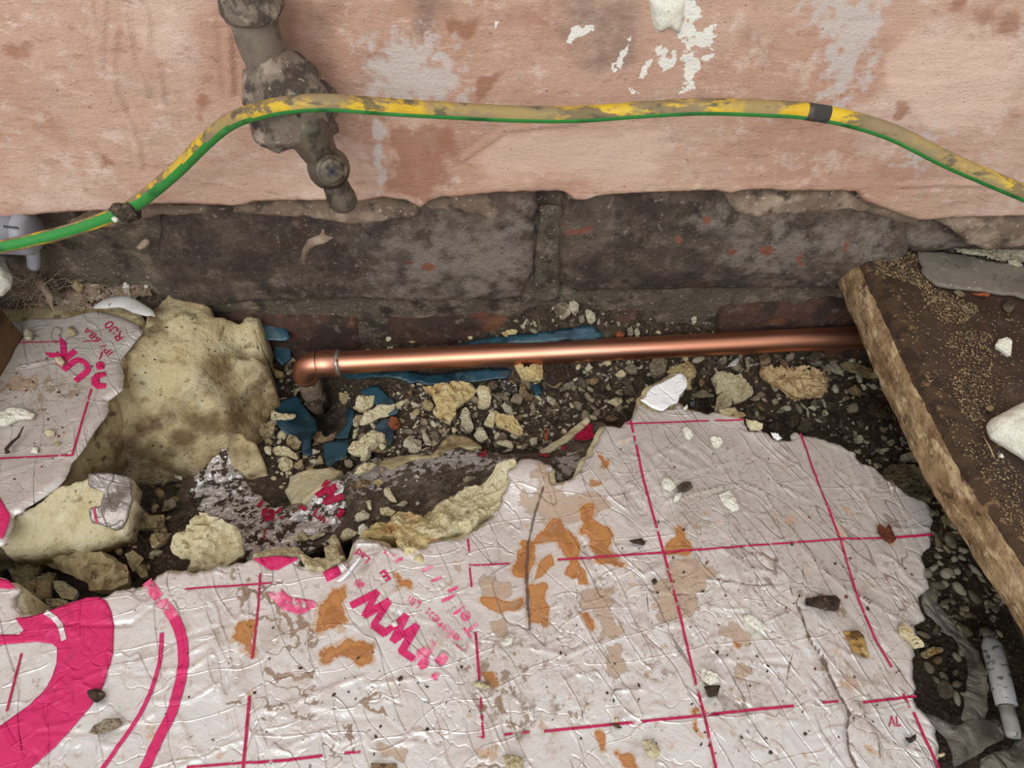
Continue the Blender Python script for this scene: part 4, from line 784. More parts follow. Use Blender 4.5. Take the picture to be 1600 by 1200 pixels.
ftop = raster(ftop, -.45, -.1, .1, .34, .001)
frag = empty('insulation_fragment', PS(60, 650, fbase)-np.array([0, 0, .045])); tag(frag, 'torn foil-faced insulation piece at left lettered UK above a postcode', 'insulation board')
fp = rough_poly(PL(FRAG, fbase), .0025, .0007, 62)
V, Q, d = solid_vf(fp, .001, lambda X, Y, d: ftop(X, Y)-.002*np.clip(1-d/.004, 0, 1)**2, lambda X, Y, d: fbase(X, Y)-.0012)
zz = np.zeros(len(V))
def fs(pts, s): return sdf_attr(V[:, 0], V[:, 1], PL(pts, fbase), s)
obj('foil_face', V, Q, mat='foil', parent=frag, attrs={'rusty': zz, 'tan': fs([(15, 590), (55, 585), (60, 600), (20, 612)], .006), 'squig': zz, 'mud': fs([(0, 580), (150, 580), (120, 640), (0, 640)], .02)*.8, 'speck': fs([(0, 490), (210, 490), (180, 600), (100, 740), (0, 780)], .03)*.8, 'haze': fs([(0, 490), (210, 490), (180, 600), (100, 740), (0, 780)], .05), 'crackline': zz})
V, Q, d = solid_vf(rough_poly([(x-.004, y+.012) for x, y in fp], .004, .0015, 63), .0036, lambda X, Y, d: fbase(X, Y)-.002, lambda X, Y, d: fbase(X, Y)-.05)
obj('foam_core', V, Q, mat='foam_dirty', parent=frag)
for ln, w in (([(30, 536), (97, 534)], .001), ([(130, 534), (150, 533)], .001), ([(160, 550), (156, 562)], .001), ([(143, 608), (128, 660), (113, 713)], .0013), ([(0, 717), (60, 714), (113, 712)], .0013), ([(-80, 720), (0, 717)], .0013)): ribbon('printed_line', ln, w*.85, ftop, 'print_line', frag)
text_px('printed_text', 'UK', (148, 579), (-38, -35), (-25, 20), ftop, 'print', frag, .042)
sheet('printed_letter', ell(157, 572, 7, 7), ftop, .00045, .0007, 'print', frag, .0001)
sheet('printed_letter', S(0, 320, 4, (570, 1090), (600, 1055), (650, 1045), (670, 1065), (620, 1090), (625, 1115), (665, 1120), (660, 1150), (610, 1155), (575, 1130)), ftop, .00045, .0007, 'print', frag, .0001)
text_px('printed_text', 'R80', (196, 528), (-14.5, -17.5), (-12, 8), ftop, 'print_line', frag, .0)
text_px('printed_text', 'IP7 6BA', (178, 552), (-12.5, -13), (-8.5, 6.5), ftop, 'print_line', frag, .0)
sheet('printed_letter', [(-80, 780), (0, 777), (10, 795), (17, 806), (12, 825), (4, 842), (-80, 850)], ftop, .00045, .001, 'print', frag, .0001)

# ------------------------------------------------------------------ broken foam bodies
slab_c = [(285, 446, .060), (400, 492, .048), (404, 527, .044), (330, 500, .056), (222, 512, .060), (187, 600, .054), (143, 677, .044), (110, 720, .034), (233, 722, .012), (317, 722, .008), (353, 627, .034), (347, 693, .014), (400, 560, .034), (415, 590, .012), (422, 640, .002), (424, 690, -.004), (280, 600, .045), (385, 650, .014), (200, 745, .006)]
slab = empty('broken_foam_slab', PS(270, 600, idw(slab_c))-np.array([0, 0, .04])); tag(slab, 'big cream slab of exposed insulation foam with a grimy hollow, beside the UK piece', 'insulation foam')
terrain('foam_body', [(285, 446), (300, 460), (325, 475), (332, 495), (362, 500), (375, 505), (385, 492), (403, 490), (406, 527), (404, 545), (416, 570), (424, 600), (424, 650), (427, 690), (400, 705), (372, 680), (347, 693), (330, 722), (300, 745), (240, 752), (207, 748), (150, 760), (95, 760), (100, 730), (130, 690), (140, 670), (160, 640), (160, 620), (182, 600), (180, 560), (195, 540), (215, 518), (222, 505), (240, 480), (262, 458)], slab_c, .04, .0016, 'foam_slab', amp=.004, sc=45, seed=71, fine=.0012, parent=slab,
    grime=[([(150, 680), (230, 640), (345, 640), (345, 700), (300, 750), (200, 750), (110, 740)], .03), ([(345, 560), (430, 540), (430, 700), (350, 700)], .03), ([(230, 480), (262, 470), (255, 520), (225, 540)], .01), ([(310, 610), (345, 600), (350, 640), (310, 650)], .014)])
wedge_c = [(350, 665, .016), (375, 680, .02), (395, 700, .016), (412, 730, .006), (437, 770, .002), (412, 785, -.002), (370, 740, .004), (340, 690, .004)]
w_o, _ = terrain('foam_wedge', [(345, 668), (375, 676), (398, 690), (412, 722), (425, 755), (440, 768), (455, 785), (430, 790), (410, 785), (390, 765), (370, 742), (350, 720), (340, 692)], wedge_c, .02, .0014, 'foam_slab', amp=.002, sc=50, seed=72, grime=[([(350, 660), (400, 690), (390, 720), (345, 700)], .02), ([(370, 735), (440, 780), (420, 795), (350, 730)], .012)])
tag(w_o, 'brown-stained foam wedge dipping towards the teal sheeting', 'insulation foam')
w_o, _ = terrain('foam_block', [(452, 742), (490, 729), (520, 729), (535, 733), (520, 745), (512, 757), (490, 770), (474, 784), (455, 784), (446, 765)], [(455, 745, .006), (490, 730, .012), (525, 732, .014), (510, 757, .024), (474, 782, .022), (457, 782, .014)], .02, .0012, 'foam', amp=.0022, sc=60, seed=73)
tag(w_o, 'rounded tan foam block just behind the scrap lettered W', 'insulation foam')
# muddy foil scrap with W
mud_c = [(340, 655, .022), (350, 690, .012), (370, 735, .006), (425, 790, .012), (490, 765, .02), (530, 745, .026), (550, 790, .026), (480, 845, .024), (390, 860, .026), (300, 790, .006), (285, 760, .006), (340, 800, .012), (545, 850, .034)]
muds = empty('muddy_foil_scrap', PS(420, 790, idw(mud_c))-np.array([0, 0, .01])); tag(muds, 'crumpled silver foil scrap smeared with mud, lettered with a red W', 'foil scrap')
_, mudf = terrain('foil_face', [(346, 640), (352, 690), (370, 732), (398, 768), (425, 790), (455, 786), (472, 784), (490, 768), (512, 752), (535, 745), (552, 770), (556, 800), (548, 838), (520, 850), (480, 858), (430, 868), (385, 872), (370, 840), (340, 812), (300, 800), (270, 780), (285, 752), (312, 732), (332, 708), (340, 670)], mud_c, .006, .0011, 'foil_muddy', amp=.0022, sc=120, seed=74, parent=muds, grime=[([(530, 800), (560, 790), (560, 850), (480, 850), (470, 838), (510, 835)], .008), ([(250, 740), (300, 725), (300, 800), (270, 800)], .012)])
def mud_top(x, y): return mudf(x, y)+.0022*fbm(x, y, sc=120, octv=5, seed=74)
mud_top = raster(mud_top, *(-.25, -.05, .12, .3), .0012)
def ST(*p): return S(380, 720, 6.667, *p)
for st in (ST((890, 215), (760, 370)), ST((770, 360), (970, 270)), ST((960, 275), (850, 455)), ST((850, 450), (1090, 360))): ribbon('printed_stroke', st, .0040, mud_top, 'print_dark', muds, .0009)
text_px('printed_text', 'Lin', (489, 806), (15, 12), (5, -11), mud_top, 'print_dark', muds, .03, .0012)
for st, w in ((ST((150, 490), (210, 420)), .0022), (ST((345, 555), (400, 495)), .0022), (ST((215, 845), (228, 715)), .001), (ST((600, 480), (660, 520)), .0022)): ribbon('printed_line', st, w, mud_top, 'print_dark', muds, .0009)
sheet('printed_letter', ST((200, 510), (260, 490), (330, 520), (320, 620), (230, 640), (190, 570)), mud_top, .0009, .0008, 'print_dark', muds, .0001)
sheet('printed_letter', ST((380, 590), (410, 580), (425, 600), (405, 620), (385, 610)), mud_top, .0009, .0006, 'print_dark', muds, .0001)
sheet('printed_letter', ST((960, 560), (1010, 500), (1070, 520), (1050, 580), (990, 610)), mud_top, .0009, .0008, 'print_dark', muds, .0001)
# soil-covered strip of sunken board
str_c = [(530, 745, .026), (560, 722, .022), (620, 712, .018), (700, 686, .022), (750, 698, .026), (842, 704, .030), (915, 655, .034), (948, 662, .040), (905, 745, .050), (860, 730, .050), (800, 720, .048), (740, 760, .046), (680, 790, .044), (600, 830, .042), (545, 850, .038), (640, 740, .032), (720, 725, .036), (880, 700, .042)]
strip = empty('sunken_board_strip', PS(720, 740, idw(str_c))-np.array([0, 0, .02])); tag(strip, 'sunken strip of insulation board caked in soil with a red printed patch', 'insulation board')
_, strf = terrain('soil_crust', [(535, 742), (562, 720), (585, 712), (620, 712), (660, 704), (690, 686), (720, 680), (750, 700), (800, 708), (842, 706), (880, 680), (915, 655), (950, 660), (930, 700), (905, 748), (880, 755), (860, 745), (800, 735), (760, 770), (700, 800), (640, 822), (600, 838), (550, 856), (540, 800)], str_c,   .015, .0011, 'soil_crust', amp=.0028, sc=90, seed=75, parent=strip, grime=[([(520, 740), (620, 725), (720, 705), (850, 712), (930, 650), (960, 660), (900, 760), (700, 810), (560, 870), (520, 820)], .008)])
_o = [c for c in bpy.data.objects if c.name == 'soil_crust'][0]; _v = np.array([v.co[:] for v in _o.data.vertices])+np.array(world_loc(_o))
attr(_o.data, 'silver', np.maximum.reduce([sdf_attr(_v[:, 0], _v[:, 1], PL(pp, strf), s) for pp, s in (([(700, 700), (760, 712), (800, 715), (790, 730), (720, 725), (650, 735), (640, 720)], .012), ([(535, 745), (600, 715), (640, 720), (620, 745), (560, 770)], .012), ([(868, 718), (900, 705), (905, 735), (875, 745)], .006))]))
def str_top(x, y): return strf(x, y)+.0028*fbm(x, y, sc=90, octv=5, seed=75)
str_top = raster(str_top, *(-.15, .1, .14, .32), .0012)
def SZ(*p): return S(650, 440, 4, *p)
sheet('torn_foam_edge', SZ((770, 1065), (900, 990), (1050, 870), (1065, 850), (1090, 880), (1000, 960), (870, 1050), (790, 1085)), str_top, .0022, .0011, 'foam', strip, .004, .0005, 5)
sheet('printed_letter', SZ((985, 985), (1010, 950), (1050, 935), (1045, 900), (1080, 888), (1110, 910), (1105, 950), (1120, 970), (1080, 1000), (1010, 1003)), str_top, .0016, .0008, 'print_dark', strip, .0001, .0006)
sheet('printed_letter', SZ((905, 1050), (935, 1030), (935, 1055), (910, 1062)), str_top, .0016, .0007, 'print_dark', strip, .0001)
sheet('printed_letter', SZ((400, 1065), (440, 1055), (445, 1090), (410, 1110), (398, 1090)), str_top, .0016, .0007, 'print_dark', strip, .0001)
sheet('printed_letter', SZ((765, 1080), (830, 1080), (820, 1110), (770, 1095)), str_top, .0016, .0007, 'print_dark', strip, .0001)
sheet('torn_foam_edge', SZ((170, 1000), (240, 960), (330, 985), (420, 1045), (330, 1050), (270, 1030), (150, 1090), (90, 1105)), str_top, .0018, .0011, 'foam_dirty', strip, .003, .0005, 6)
sheet('torn_foam_edge', S(540, 680, 5.4545, (230, 240), (400, 200), (560, 180), (730, 185), (730, 200), (560, 215), (430, 290), (390, 300), (330, 270)), str_top, .0018, .0011, 'foam_dirty', strip, .003, .0005, 7)
# ragged foam ridge along the broken edge of the big board
ridge_c = [(788, 718, .072), (820, 716, .073), (806, 760, .069), (760, 752, .058), (720, 764, .052), (680, 792, .048), (640, 806, .044), (700, 825, .066), (745, 806, .067), (650, 830, .064), (600, 830, .052), (562, 836, .052), (670, 842, .067), (590, 850, .064)]
rg_o, _ = terrain('foam_ridge', [(786, 716), (800, 714), (822, 714), (816, 726), (802, 732), (808, 758), (797, 784), (780, 792), (748, 806), (735, 822), (700, 830), (676, 838), (655, 832), (640, 826), (648, 812), (672, 795), (700, 780), (706, 770), (722, 762), (748, 755), (770, 740)], ridge_c, .03, .0011, 'foam', amp=.0045, sc=110, seed=76, rag=.0022, fine=.0028, smooth=False)
tag(rg_o, 'ragged pale yellow foam ridge along the broken edge of the big board', 'insulation foam')
rg_o, _ = terrain('foam_ledge', S(540, 680, 5.4545, (100, 850), (170, 800), (250, 760), (350, 720), (430, 640), (560, 650), (700, 700), (830, 780), (840, 840), (740, 890), (740, 1000), (640, 1060), (560, 1010), (430, 940), (420, 850), (300, 860), (170, 890)), [(565, 836, .055), (620, 806, .05), (690, 830, .062), (675, 845, .066), (675, 865, .067), (650, 875, .067), (620, 855, .067), (640, 820, .056)], .03, .0011, 'foam_gold', amp=.0045, sc=100, seed=77, rag=.002, fine=.0028, smooth=False)
tag(rg_o, 'tan crumbling foam ledge with brown stains between ridge and the letters Lad', 'insulation foam')
rg_o, _ = terrain('foam_lip', ST((240, 910), (400, 890), (590, 890), (620, 960), (700, 1000), (850, 990), (850, 900), (900, 780), (1000, 790), (990, 860), (1000, 960), (1080, 970), (1000, 1060), (880, 1120), (840, 1130), (640, 1090), (600, 1020), (560, 990), (340, 985), (100, 1010), (130, 950)), [(400, 868, .063), (470, 858, .056), (470, 866, .064), (505, 872, .060), (520, 885, .066), (530, 850, .052), (540, 865, .060), (400, 857, .054)], .02, .0009, 'foam', amp=.002, sc=110, seed=78, rag=.001, fine=.0028, smooth=False)
tag(rg_o, 'pale foam lip broken along the board edge above a torn pink letter', 'insulation foam')
# chunk with foil skin, lower left
def L5(*p): return S(0, 720, 5, *p)
ck_c = [(0, 845, .056), (8, 862, .050), (20, 806, .0625), (66, 778, .063), (138, 741, .062), (206, 748, .054), (200, 806, .048), (178, 832, .043), (90, 850, .046)]
chunk = empty('foam_chunk', PS(100, 800, idw(ck_c))-np.array([0, 0, .03])); tag(chunk, 'loose wedge of cream foam with grey foil on its right end', 'foam piece')
_, ckf = terrain('foam_body', L5((-30, 640), (0, 600), (100, 430), (220, 340), (330, 290), (380, 230), (500, 170), (690, 105), (830, 95), (1030, 135), (1020, 260), (1045, 300), (1000, 430), (970, 530), (890, 580), (750, 630), (450, 680), (330, 690), (40, 725), (10, 680)), ck_c, .014, .0012, 'foam', amp=.0018, sc=55, seed=79, fine=.0006, parent=chunk)
def ck_top(x, y): return ckf(x, y)+.0018*fbm(x, y, sc=55, octv=5, seed=79)
ck_top = raster(ck_top, *(-.32, -.18, .12, .26), .0012)
sheet('foil_skin', L5((690, 105), (830, 95), (1030, 132), (1025, 260), (1045, 300), (1000, 430), (970, 530), (900, 545), (780, 500), (720, 490), (700, 370), (800, 370), (815, 250), (690, 210)), ck_top, .0008, .001, 'foil_grey', chunk, .0008, .0004, 8)
ribbon('printed_line', L5((740, 370), (765, 500)), .0011, ck_top, 'print_dark', chunk, .0013)
# ------------------------------------------------------------------ copper pipe
A0 = P(527, 567, .0275); A1 = P(1376, 525, .0345); dr = (A1-A0)/np.linalg.norm(A1-A0)
pipe = empty('copper_pipe', (float(A0[0]), float(A0[1]), -.03)); tag(pipe, 'shiny copper pipe with soldered elbow running along the trench', 'pipe')
R = .0075
V, q, t = tube_vf(np.array([A0+dr*s for s in np.linspace(-.004, np.linalg.norm(A1-A0)+.14, 60)]), R, 40); obj('pipe_run', V, q, t, mat='copper', parent=pipe)
S0 = A0-dr*.001
# elbow: short socket, bend, socket down
sock = [S0+dr*.0015, S0+dr*.0005, S0-dr*.010, S0-dr*.0115]
bend = []; cc = S0-dr*.0115; dn = np.array([.10, -.03, -1.]); dn = dn-dr*np.dot(dn, dr)*.6; dn /= np.linalg.norm(dn); rb = .0105
for a in np.linspace(0, math.pi/2, 14): bend.append(cc-dr*rb*math.sin(a)+dn*rb*(1-math.cos(a)))
V1 = tube_vf(sock, [R*1.02, R*1.17, R*1.17, R*1.12], 40, False); V2 = tube_vf(bend, [R*1.12]*14, 40, False)
end = bend[-1]; V3 = tube_vf([end-dn*.0002, end+dn*.001, end+dn*.003], [R*1.12, R*1.16, R*1.05], 40, False)
V, q, t = join([V1, V2, V3]); obj('elbow', V, q, t, mat='copper', parent=pipe)
V, q, t = tube_vf([S0+dr*.0005, S0+dr*.0012, S0+dr*.0025, S0+dr*.0033], [R*1.02, R*1.2, R*1.15, R*1.0], 40, False)
V = V+.0004*np.stack([fbm(V[:, 0], V[:, 1], V[:, 2], sc=500, seed=k) for k in (1, 2, 3)], 1); obj('solder_ring', V, q, t, mat='solder', parent=pipe)
V, q, t = tube_vf([end+dn*s for s in (.001, .01, .02, .035)], [R*1.02, R, R, R], 32); obj('riser', V, q, t, mat='pipe_dirty', parent=pipe)

# ------------------------------------------------------------------ earth cable
cpx = [(-60, 394, .30), (0, 386, .30), (60, 373, .30), (110, 360, .30), (160, 343, .298), (200, 326, .296), (240, 297, .293), (280, 262, .29), (320, 222, .285), (360, 190, .278), (410, 172, .268), (460, 163, .262), (520, 161, .262), (600, 167, .268), (700, 173, .275), (800, 178, .279), (900, 179, .28), (1000, 172, .28), (1100, 167, .279), (1200, 170, .278), (1260, 174, .277), (1330, 187, .275), (1400, 210, .272), (1480, 250, .268), (1560, 285, .263), (1640, 318, .258), (1800, 380, .25)]
cp = spline([PW(a, b, y) for a, b, y in cpx], 10); N = len(cp)
T = np.gradient(cp, axis=0); T /= np.linalg.norm(T, axis=1)[:, None]
cable = empty('earth_cable', tuple(PW(0, 386, .30))); tag(cable, 'green and yellow striped earth cable looping across the wall', 'cable')
n = 32; r = .0034; ang = np.linspace(0, 2*math.pi, n, endpoint=False); Vc = []
for i in range(N):
    toc = np.array([0, 0, ZC])-cp[i]; toc /= np.linalg.norm(toc)
    up = np.cross(toc, T[i]); up = up-T[i]*np.dot(up, T[i]); up /= np.linalg.norm(up)
    if up[2] < 0: up = -up
    f_ = np.cross(T[i], up)
    if np.dot(f_, toc) < 0: f_ = -f_
    Vc.append(cp[i]+r*(np.cos(ang)[:, None]*up+np.sin(ang)[:, None]*f_))       # angle 0 = top edge, 90 deg = towards the room
Vc = np.vstack(Vc); fac_a = (ang+math.pi/n)
gq, yq = [], []
for i in range(N-1):
    pxs = np.interp(i, np.arange(N), np.interp(np.arange(N)/10, np.arange(len(cpx)), [c[0] for c in cpx]))
    # angle at which yellow meets green, turning along the cable
    w0 = np.interp(pxs, [-60, 170, 260, 420, 2000], [50, 48, 75, 125, 122]); w1 = np.interp(pxs, [-60, 170, 260, 500, 2000], [130, 132, 200, 300, 300])
    for k in range(n):
        a = math.degrees(fac_a[k]) % 360
        f4 = (i*n+k, (i+1)*n+k, (i+1)*n+(k+1) % n, i*n+(k+1) % n)
        (gq if w0 < a < w1 else yq).append(f4)
def sub(V, Q):
    Q = np.array(Q); u, inv = np.unique(Q, return_inverse=True); return V[u], inv.reshape(Q.shape)
for nm, qq, m in (('green_stripe', gq, 'cable_green'), ('yellow_stripe', yq, 'cable_yellow')):
    v_, q_ = sub(Vc, qq); o_ = obj(nm, v_, q_, mat=m, parent=cable)
    bm = bmesh.new(); bm.from_mesh(o_.data); bmesh.ops.recalc_face_normals(bm, faces=bm.faces[:]); bm.to_mesh(o_.data); bm.free()
band_i = [i for i in range(N) if 1255 < np.interp(i/10, np.arange(len(cpx)), [c[0] for c in cpx]) < 1302]
V, q, t = tube_vf(cp[band_i], .00352, 24, False); obj('tape_patch', V, q, t, mat='tape', parent=cable)
# clod of muck on the cable
def blob(name, c, rad, m, seed, parent=None, sub_=2, amp=.35, squash=(1, 1, 1), sc=None):
    bm = bmesh.new(); bmesh.ops.create_icosphere(bm, subdivisions=sub_, radius=1); v = np.array([list(x.co) for x in bm.verts]); f = [[x.index for x in y.verts] for y in bm.faces]; bm.free()
    d = 1+amp*fbm(v[:, 0]+seed*3.1, v[:, 1], v[:, 2], sc=1.3, octv=4, seed=seed); v = v*d[:, None]*np.array(squash)*rad+np.asarray(c)
    return obj(name, v, None, f, mat=m, parent=parent)
c = PW(196, 327, .293); o = blob('mud_clod', c, .0040, 'soil', 3, sub_=4, amp=1.3, squash=(1.2, 1, 1.0)); tag(o, 'dark clod of muck clinging to the green part of the cable', 'mud clod')
o = blob('mortar_crumb', PW(180, 343, .2905), .0016, 'foam_white', 5, amp=.7); tag(o, 'tiny white crumb on the cable beside the dark clod', 'crumb')

# ------------------------------------------------------------------ old valve on the wall
YV = .292
valve = empty('drain_valve', tuple(PW(470, 200, YV))); tag(valve, 'old bronze valve with wrapped pipe and a short lever, fixed on the wall', 'valve')
def vt(name, pts, radii, m, n=28, noise=0., squash=None):
    path = spline([PW(*p) for p in pts], 8); rr = np.interp(np.linspace(0, 1, len(path)), np.linspace(0, 1, len(radii)), radii)
    V, q, t = tube_vf(path, rr, n)
    if noise: V = V+noise*np.stack([fbm(V[:, 0], V[:, 1], V[:, 2], sc=110, octv=4, seed=k+80) for k in range(3)], 1)
    return obj(name, V, q, t, mat=m, parent=valve)
vt('pipe_stub', [(388, -60, .302), (393, 0, .302), (402, 50, .30), (420, 105, .298), (440, 150, .296)], [.0098, .0098, .0095, .0088, .0095], 'pipe_dull', noise=.0008)
vt('clamp', [(388, -30, .30), (392, -5, .30), (394, 14, .30), (397, 26, .30)], [.0115, .0135, .0128, .0098], 'wrap', 40, noise=.0022)
vt('wrapping', [(412, 95, .298), (425, 115, .297), (446, 150, .296), (458, 176, .296), (466, 195, .297)], [.010, .0135, .0185, .0200, .0155], 'wrap', 48, noise=.0042)
# black flange disc leaning on the wall
cf = PW(452, 162, .296); ax = PW(480, 225, .292)-PW(430, 110, .298); ax /= np.linalg.norm(ax)
V, q, t = tube_vf([cf-ax*.004, cf-ax*.003, cf+ax*.004, cf+ax*.005], [.016, .0185, .0185, .016], 40); V = V+.001*np.stack([fbm(V[:, 0], V[:, 1], V[:, 2], sc=90, seed=k) for k in (4, 5, 6)], 1); obj('flange', V, q, t, mat='tape', parent=valve)
vt('valve_neck', [(468, 178, .288), (480, 200, .286), (492, 225, .285), (505, 248, .284)], [.0092, .0098, .0088, .0074], 'bronze', 30, noise=.0004)
vt('hex_nut', [(489, 188, .291), (497, 204, .290), (503, 216, .289)], [.0085, .0100, .0088], 'bronze', 6)
vt('neck_rim', [(462, 195, .289), (470, 215, .288), (482, 232, .287)], [.0052, .0056, .004], 'wrap', noise=.001)
cb = PW(513, 262, .282); toc = np.array([0, 0, ZC])-cb; toc = toc/np.linalg.norm(toc); fdir = toc+np.array([.12, 0, -.18]); fdir /= np.linalg.norm(fdir)
V, q, t = tube_vf([cb-fdir*.0085, cb-fdir*.007, cb-fdir*.003, cb+fdir*.002, cb+fdir*.006, cb+fdir*.0082, cb+fdir*.0088], [.004, .0068, .0090, .0094, .0082, .0068, .0066], 36); obj('valve_body', V, q, t, mat='bronze', parent=valve)
V, q, t = tube_vf([cb+fdir*.0080, cb+fdir*.0092, cb+fdir*.0095], [.0054, .0053, .0047], 30); scr = obj('screw', V, q, t, mat='bronze', parent=valve)
s1 = np.cross(fdir, [0, 0, 1]); s1 /= np.linalg.norm(s1); s2 = np.cross(fdir, s1)
for a, b in ((s1*.8+s2*.6, 0), (s2*.8-s1*.6, 1)):
    w_ = np.cross(fdir, a); cc_ = cb+fdir*.0099
    V = np.array([cc_+a*x*.0028+w_*y*.0008+fdir*z*.00025 for x in (-1, 1) for y in (-1, 1) for z in (-1, 1)])
    obj('screw_slot', V, [(0, 1, 3, 2), (4, 6, 7, 5), (0, 4, 5, 1), (2, 3, 7, 6), (0, 2, 6, 4), (1, 5, 7, 3)], mat='ink', parent=scr, smooth=False)
vt('lever', [(519, 274, .284), (526, 292, .281), (533, 308, .280), (538, 317, .280), (540, 322, .2805)], [.0054, .0060, .0067, .0064, .0036], 'bronze', 24)

# ------------------------------------------------------------------ grey plastic waste pipe, far left
pv = empty('waste_pipe', (-.30, .30, .08)); tag(pv, 'grey plastic waste pipe elbow at the left edge under the cable', 'pipe')
a, b = PW(-260, 352, .318), PW(38, 366, .318)
V, q, t = tube_vf([a, b], [.0115, .0115], 36); obj('pipe_run', V, q, t, mat='pvc', parent=pv)
c1 = PW(36, 364, .318); dd = (b-a)/np.linalg.norm(b-a)
V, q, t = tube_vf([c1-dd*.001, c1, c1+dd*.004, c1+dd*.0065], [.0116, .0122, .0118, .0095], 36); obj('collar', V, q, t, mat='pvc', parent=pv)
p0, p1 = PW(50, 372, .326), PW(53, 414, .326)
V, q, t = tube_vf([p0, (p0+p1)/2, p1, p1+(p1-p0)*.1], [.0034, .0036, .0036, .0030], 24); obj('drop_pipe', V, q, t, mat='pvc', parent=pv)
for k in range(6):
    c_ = PW(8+k*4, 353+k*.4, .3065); V = np.array([c_+np.array([x*.0005, -.0006, z*.0010]) for x in (-1, 1) for z in (-1, 1)]); obj('printed_mark', V, [(0, 2, 3, 1)], mat='ink', parent=pv)

# ------------------------------------------------------------------ chipboard floor panel (right) and timber edge (left)
chip = empty('chipboard_panel', (.32, .2, .06)); tag(chip, 'dark stained chipboard floor panel with raw tan edge at right', 'floor panel')
epx = [(1345, 400), (1372, 455), (1402, 520), (1440, 600), (1478, 670), (1500, 713), (1540, 775), (1580, 832), (1600, 860), (1660, 945)]
ep = np.array([P(u, v, .099)[:2] for u, v in epx]); yy = np.arange(-.12, .3312, .0022); xe = np.interp(yy, ep[::-1, 1], ep[::-1, 0]); xe = np.where(yy < ep[-1, 1], ep[-1, 0]+(ep[-1, 1]-yy)*.06, xe)
xe = xe+.0006*fbm(yy, yy*0, sc=120, octv=4, seed=90)
prof = [(.0115, .0990), (.0040, .0988), (.0012, .0976), (.0000, .0958), (-.0008, .0945), (-.0034, .0925), (-.0058, .0885), (-.0072, .0825), (-.0072, .0778), (-.0030, .0768), (.020, .0768)]
def strip_mesh(k0, k1, amp, seed):
    V = []; m_ = 0
    pr = []
    for i in range(k0, k1):
        for t_ in np.linspace(0, 1, 4, endpoint=False): pr.append((prof[i][0]+(prof[i+1][0]-prof[i][0])*t_, prof[i][1]+(prof[i+1][1]-prof[i][1])*t_))
    pr.append(prof[k1])
    for y_, x_ in zip(yy, xe):
        for dx, z_ in pr: V.append((x_+dx, y_, z_))
    V = np.array(V); w = len(pr); nz = fbm(V[:, 0], V[:, 1], V[:, 2], sc=180, octv=4, seed=seed)
    V[:, 0] += amp*nz; ii = np.arange(len(V)).reshape(len(yy), w)
    return V, np.stack([ii[:-1, :-1], ii[:-1, 1:], ii[1:, 1:], ii[1:, :-1]], -1).reshape(-1, 4)[:, ::-1]
V, q = strip_mesh(0, 4, .0004, 91); obj('top_arris', V, q, mat='chip_groove', parent=chip)
V, q = strip_mesh(4, 10, .0010, 92); obj('raw_edge', V, q, mat='chip_edge', parent=chip)
xs_ = np.concatenate([[0], np.linspace(.01, .4, 60)]); V = []
for y_, x_ in zip(yy, xe):
    for s_ in xs_: V.append((x_+.0115+s_, y_, .0990+.0004*math.sin(y_*40)*0))
V = np.array(V); V[:, 2] += .0004*fbm(V[:, 0], V[:, 1], sc=40, seed=93)-.0002
ii = np.arange(len(V)).reshape(len(yy), len(xs_)); qt = np.stack([ii[:-1, :-1], ii[:-1, 1:], ii[1:, 1:], ii[1:, :-1]], -1).reshape(-1, 4)
nb = len(V); Vb_ = V.copy(); Vb_[:, 2] = .0768
wallq = np.stack([ii[-1, :-1], ii[-1, 1:], ii[-1, 1:]+nb, ii[-1, :-1]+nb], 1)[:, ::-1]
obj('panel', np.vstack([V, Vb_]), np.vstack([qt[:, ::-1][:, ::-1], qt[:, ::-1]+nb, wallq]), mat='chipboard', parent=chip)
# joist under the panel
def boxmesh(x0, x1, y0, y1, z0, z1, res, amp, seed):
    parts = []
    def face(o, u, v, nu, nv):
        uu = np.linspace(0, 1, nu); vv_ = np.linspace(0, 1, nv); Vf = np.array([np.array(o)+np.array(u)*a+np.array(v)*b for a in uu for b in vv_]); ii = np.arange(nu*nv).reshape(nu, nv)
        parts.append((Vf, np.stack([ii[:-1, :-1], ii[1:, :-1], ii[1:, 1:], ii[:-1, 1:]], -1).reshape(-1, 4), None))
    nx, ny, nz = [max(2, int(d/res)) for d in (x1-x0, y1-y0, z1-z0)]
    face((x0, y0, z1), (x1-x0, 0, 0), (0, y1-y0, 0), nx, ny); face((x0, y1, z0), (x1-x0, 0, 0), (0, y0-y1, 0), nx, ny)
    face((x0, y1, z0), (0, y0-y1, 0), (0, 0, z1-z0), ny, nz); face((x1, y0, z0), (0, y1-y0, 0), (0, 0, z1-z0), ny, nz)
    face((x0, y0, z0), (x1-x0, 0, 0), (0, 0, z1-z0), nx, nz); face((x1, y1, z0), (x0-x1, 0, 0), (0, 0, z1-z0), nx, nz)
    V, q, t = join(parts); V = V+amp*np.stack([fbm(V[:, 0], V[:, 1], V[:, 2], sc=90, octv=4, seed=seed+k) for k in range(3)], 1); return V, q
V, q = boxmesh(.292, .34, -.15, .33, -.05, .0765, .005, .0012, 95); o = obj('floor_joist', V, q, mat='mortar'); tag(o, 'grey dusty joist in shadow below the chipboard panel', 'joist')
V, q = boxmesh(-.42, -.296, -.12, .300, .060, .0985, .003, .0009, 96); o = obj('timber_board', V, q, mat='timber'); tag(o, 'brown timber board edge at the far left of the picture', 'timber board')

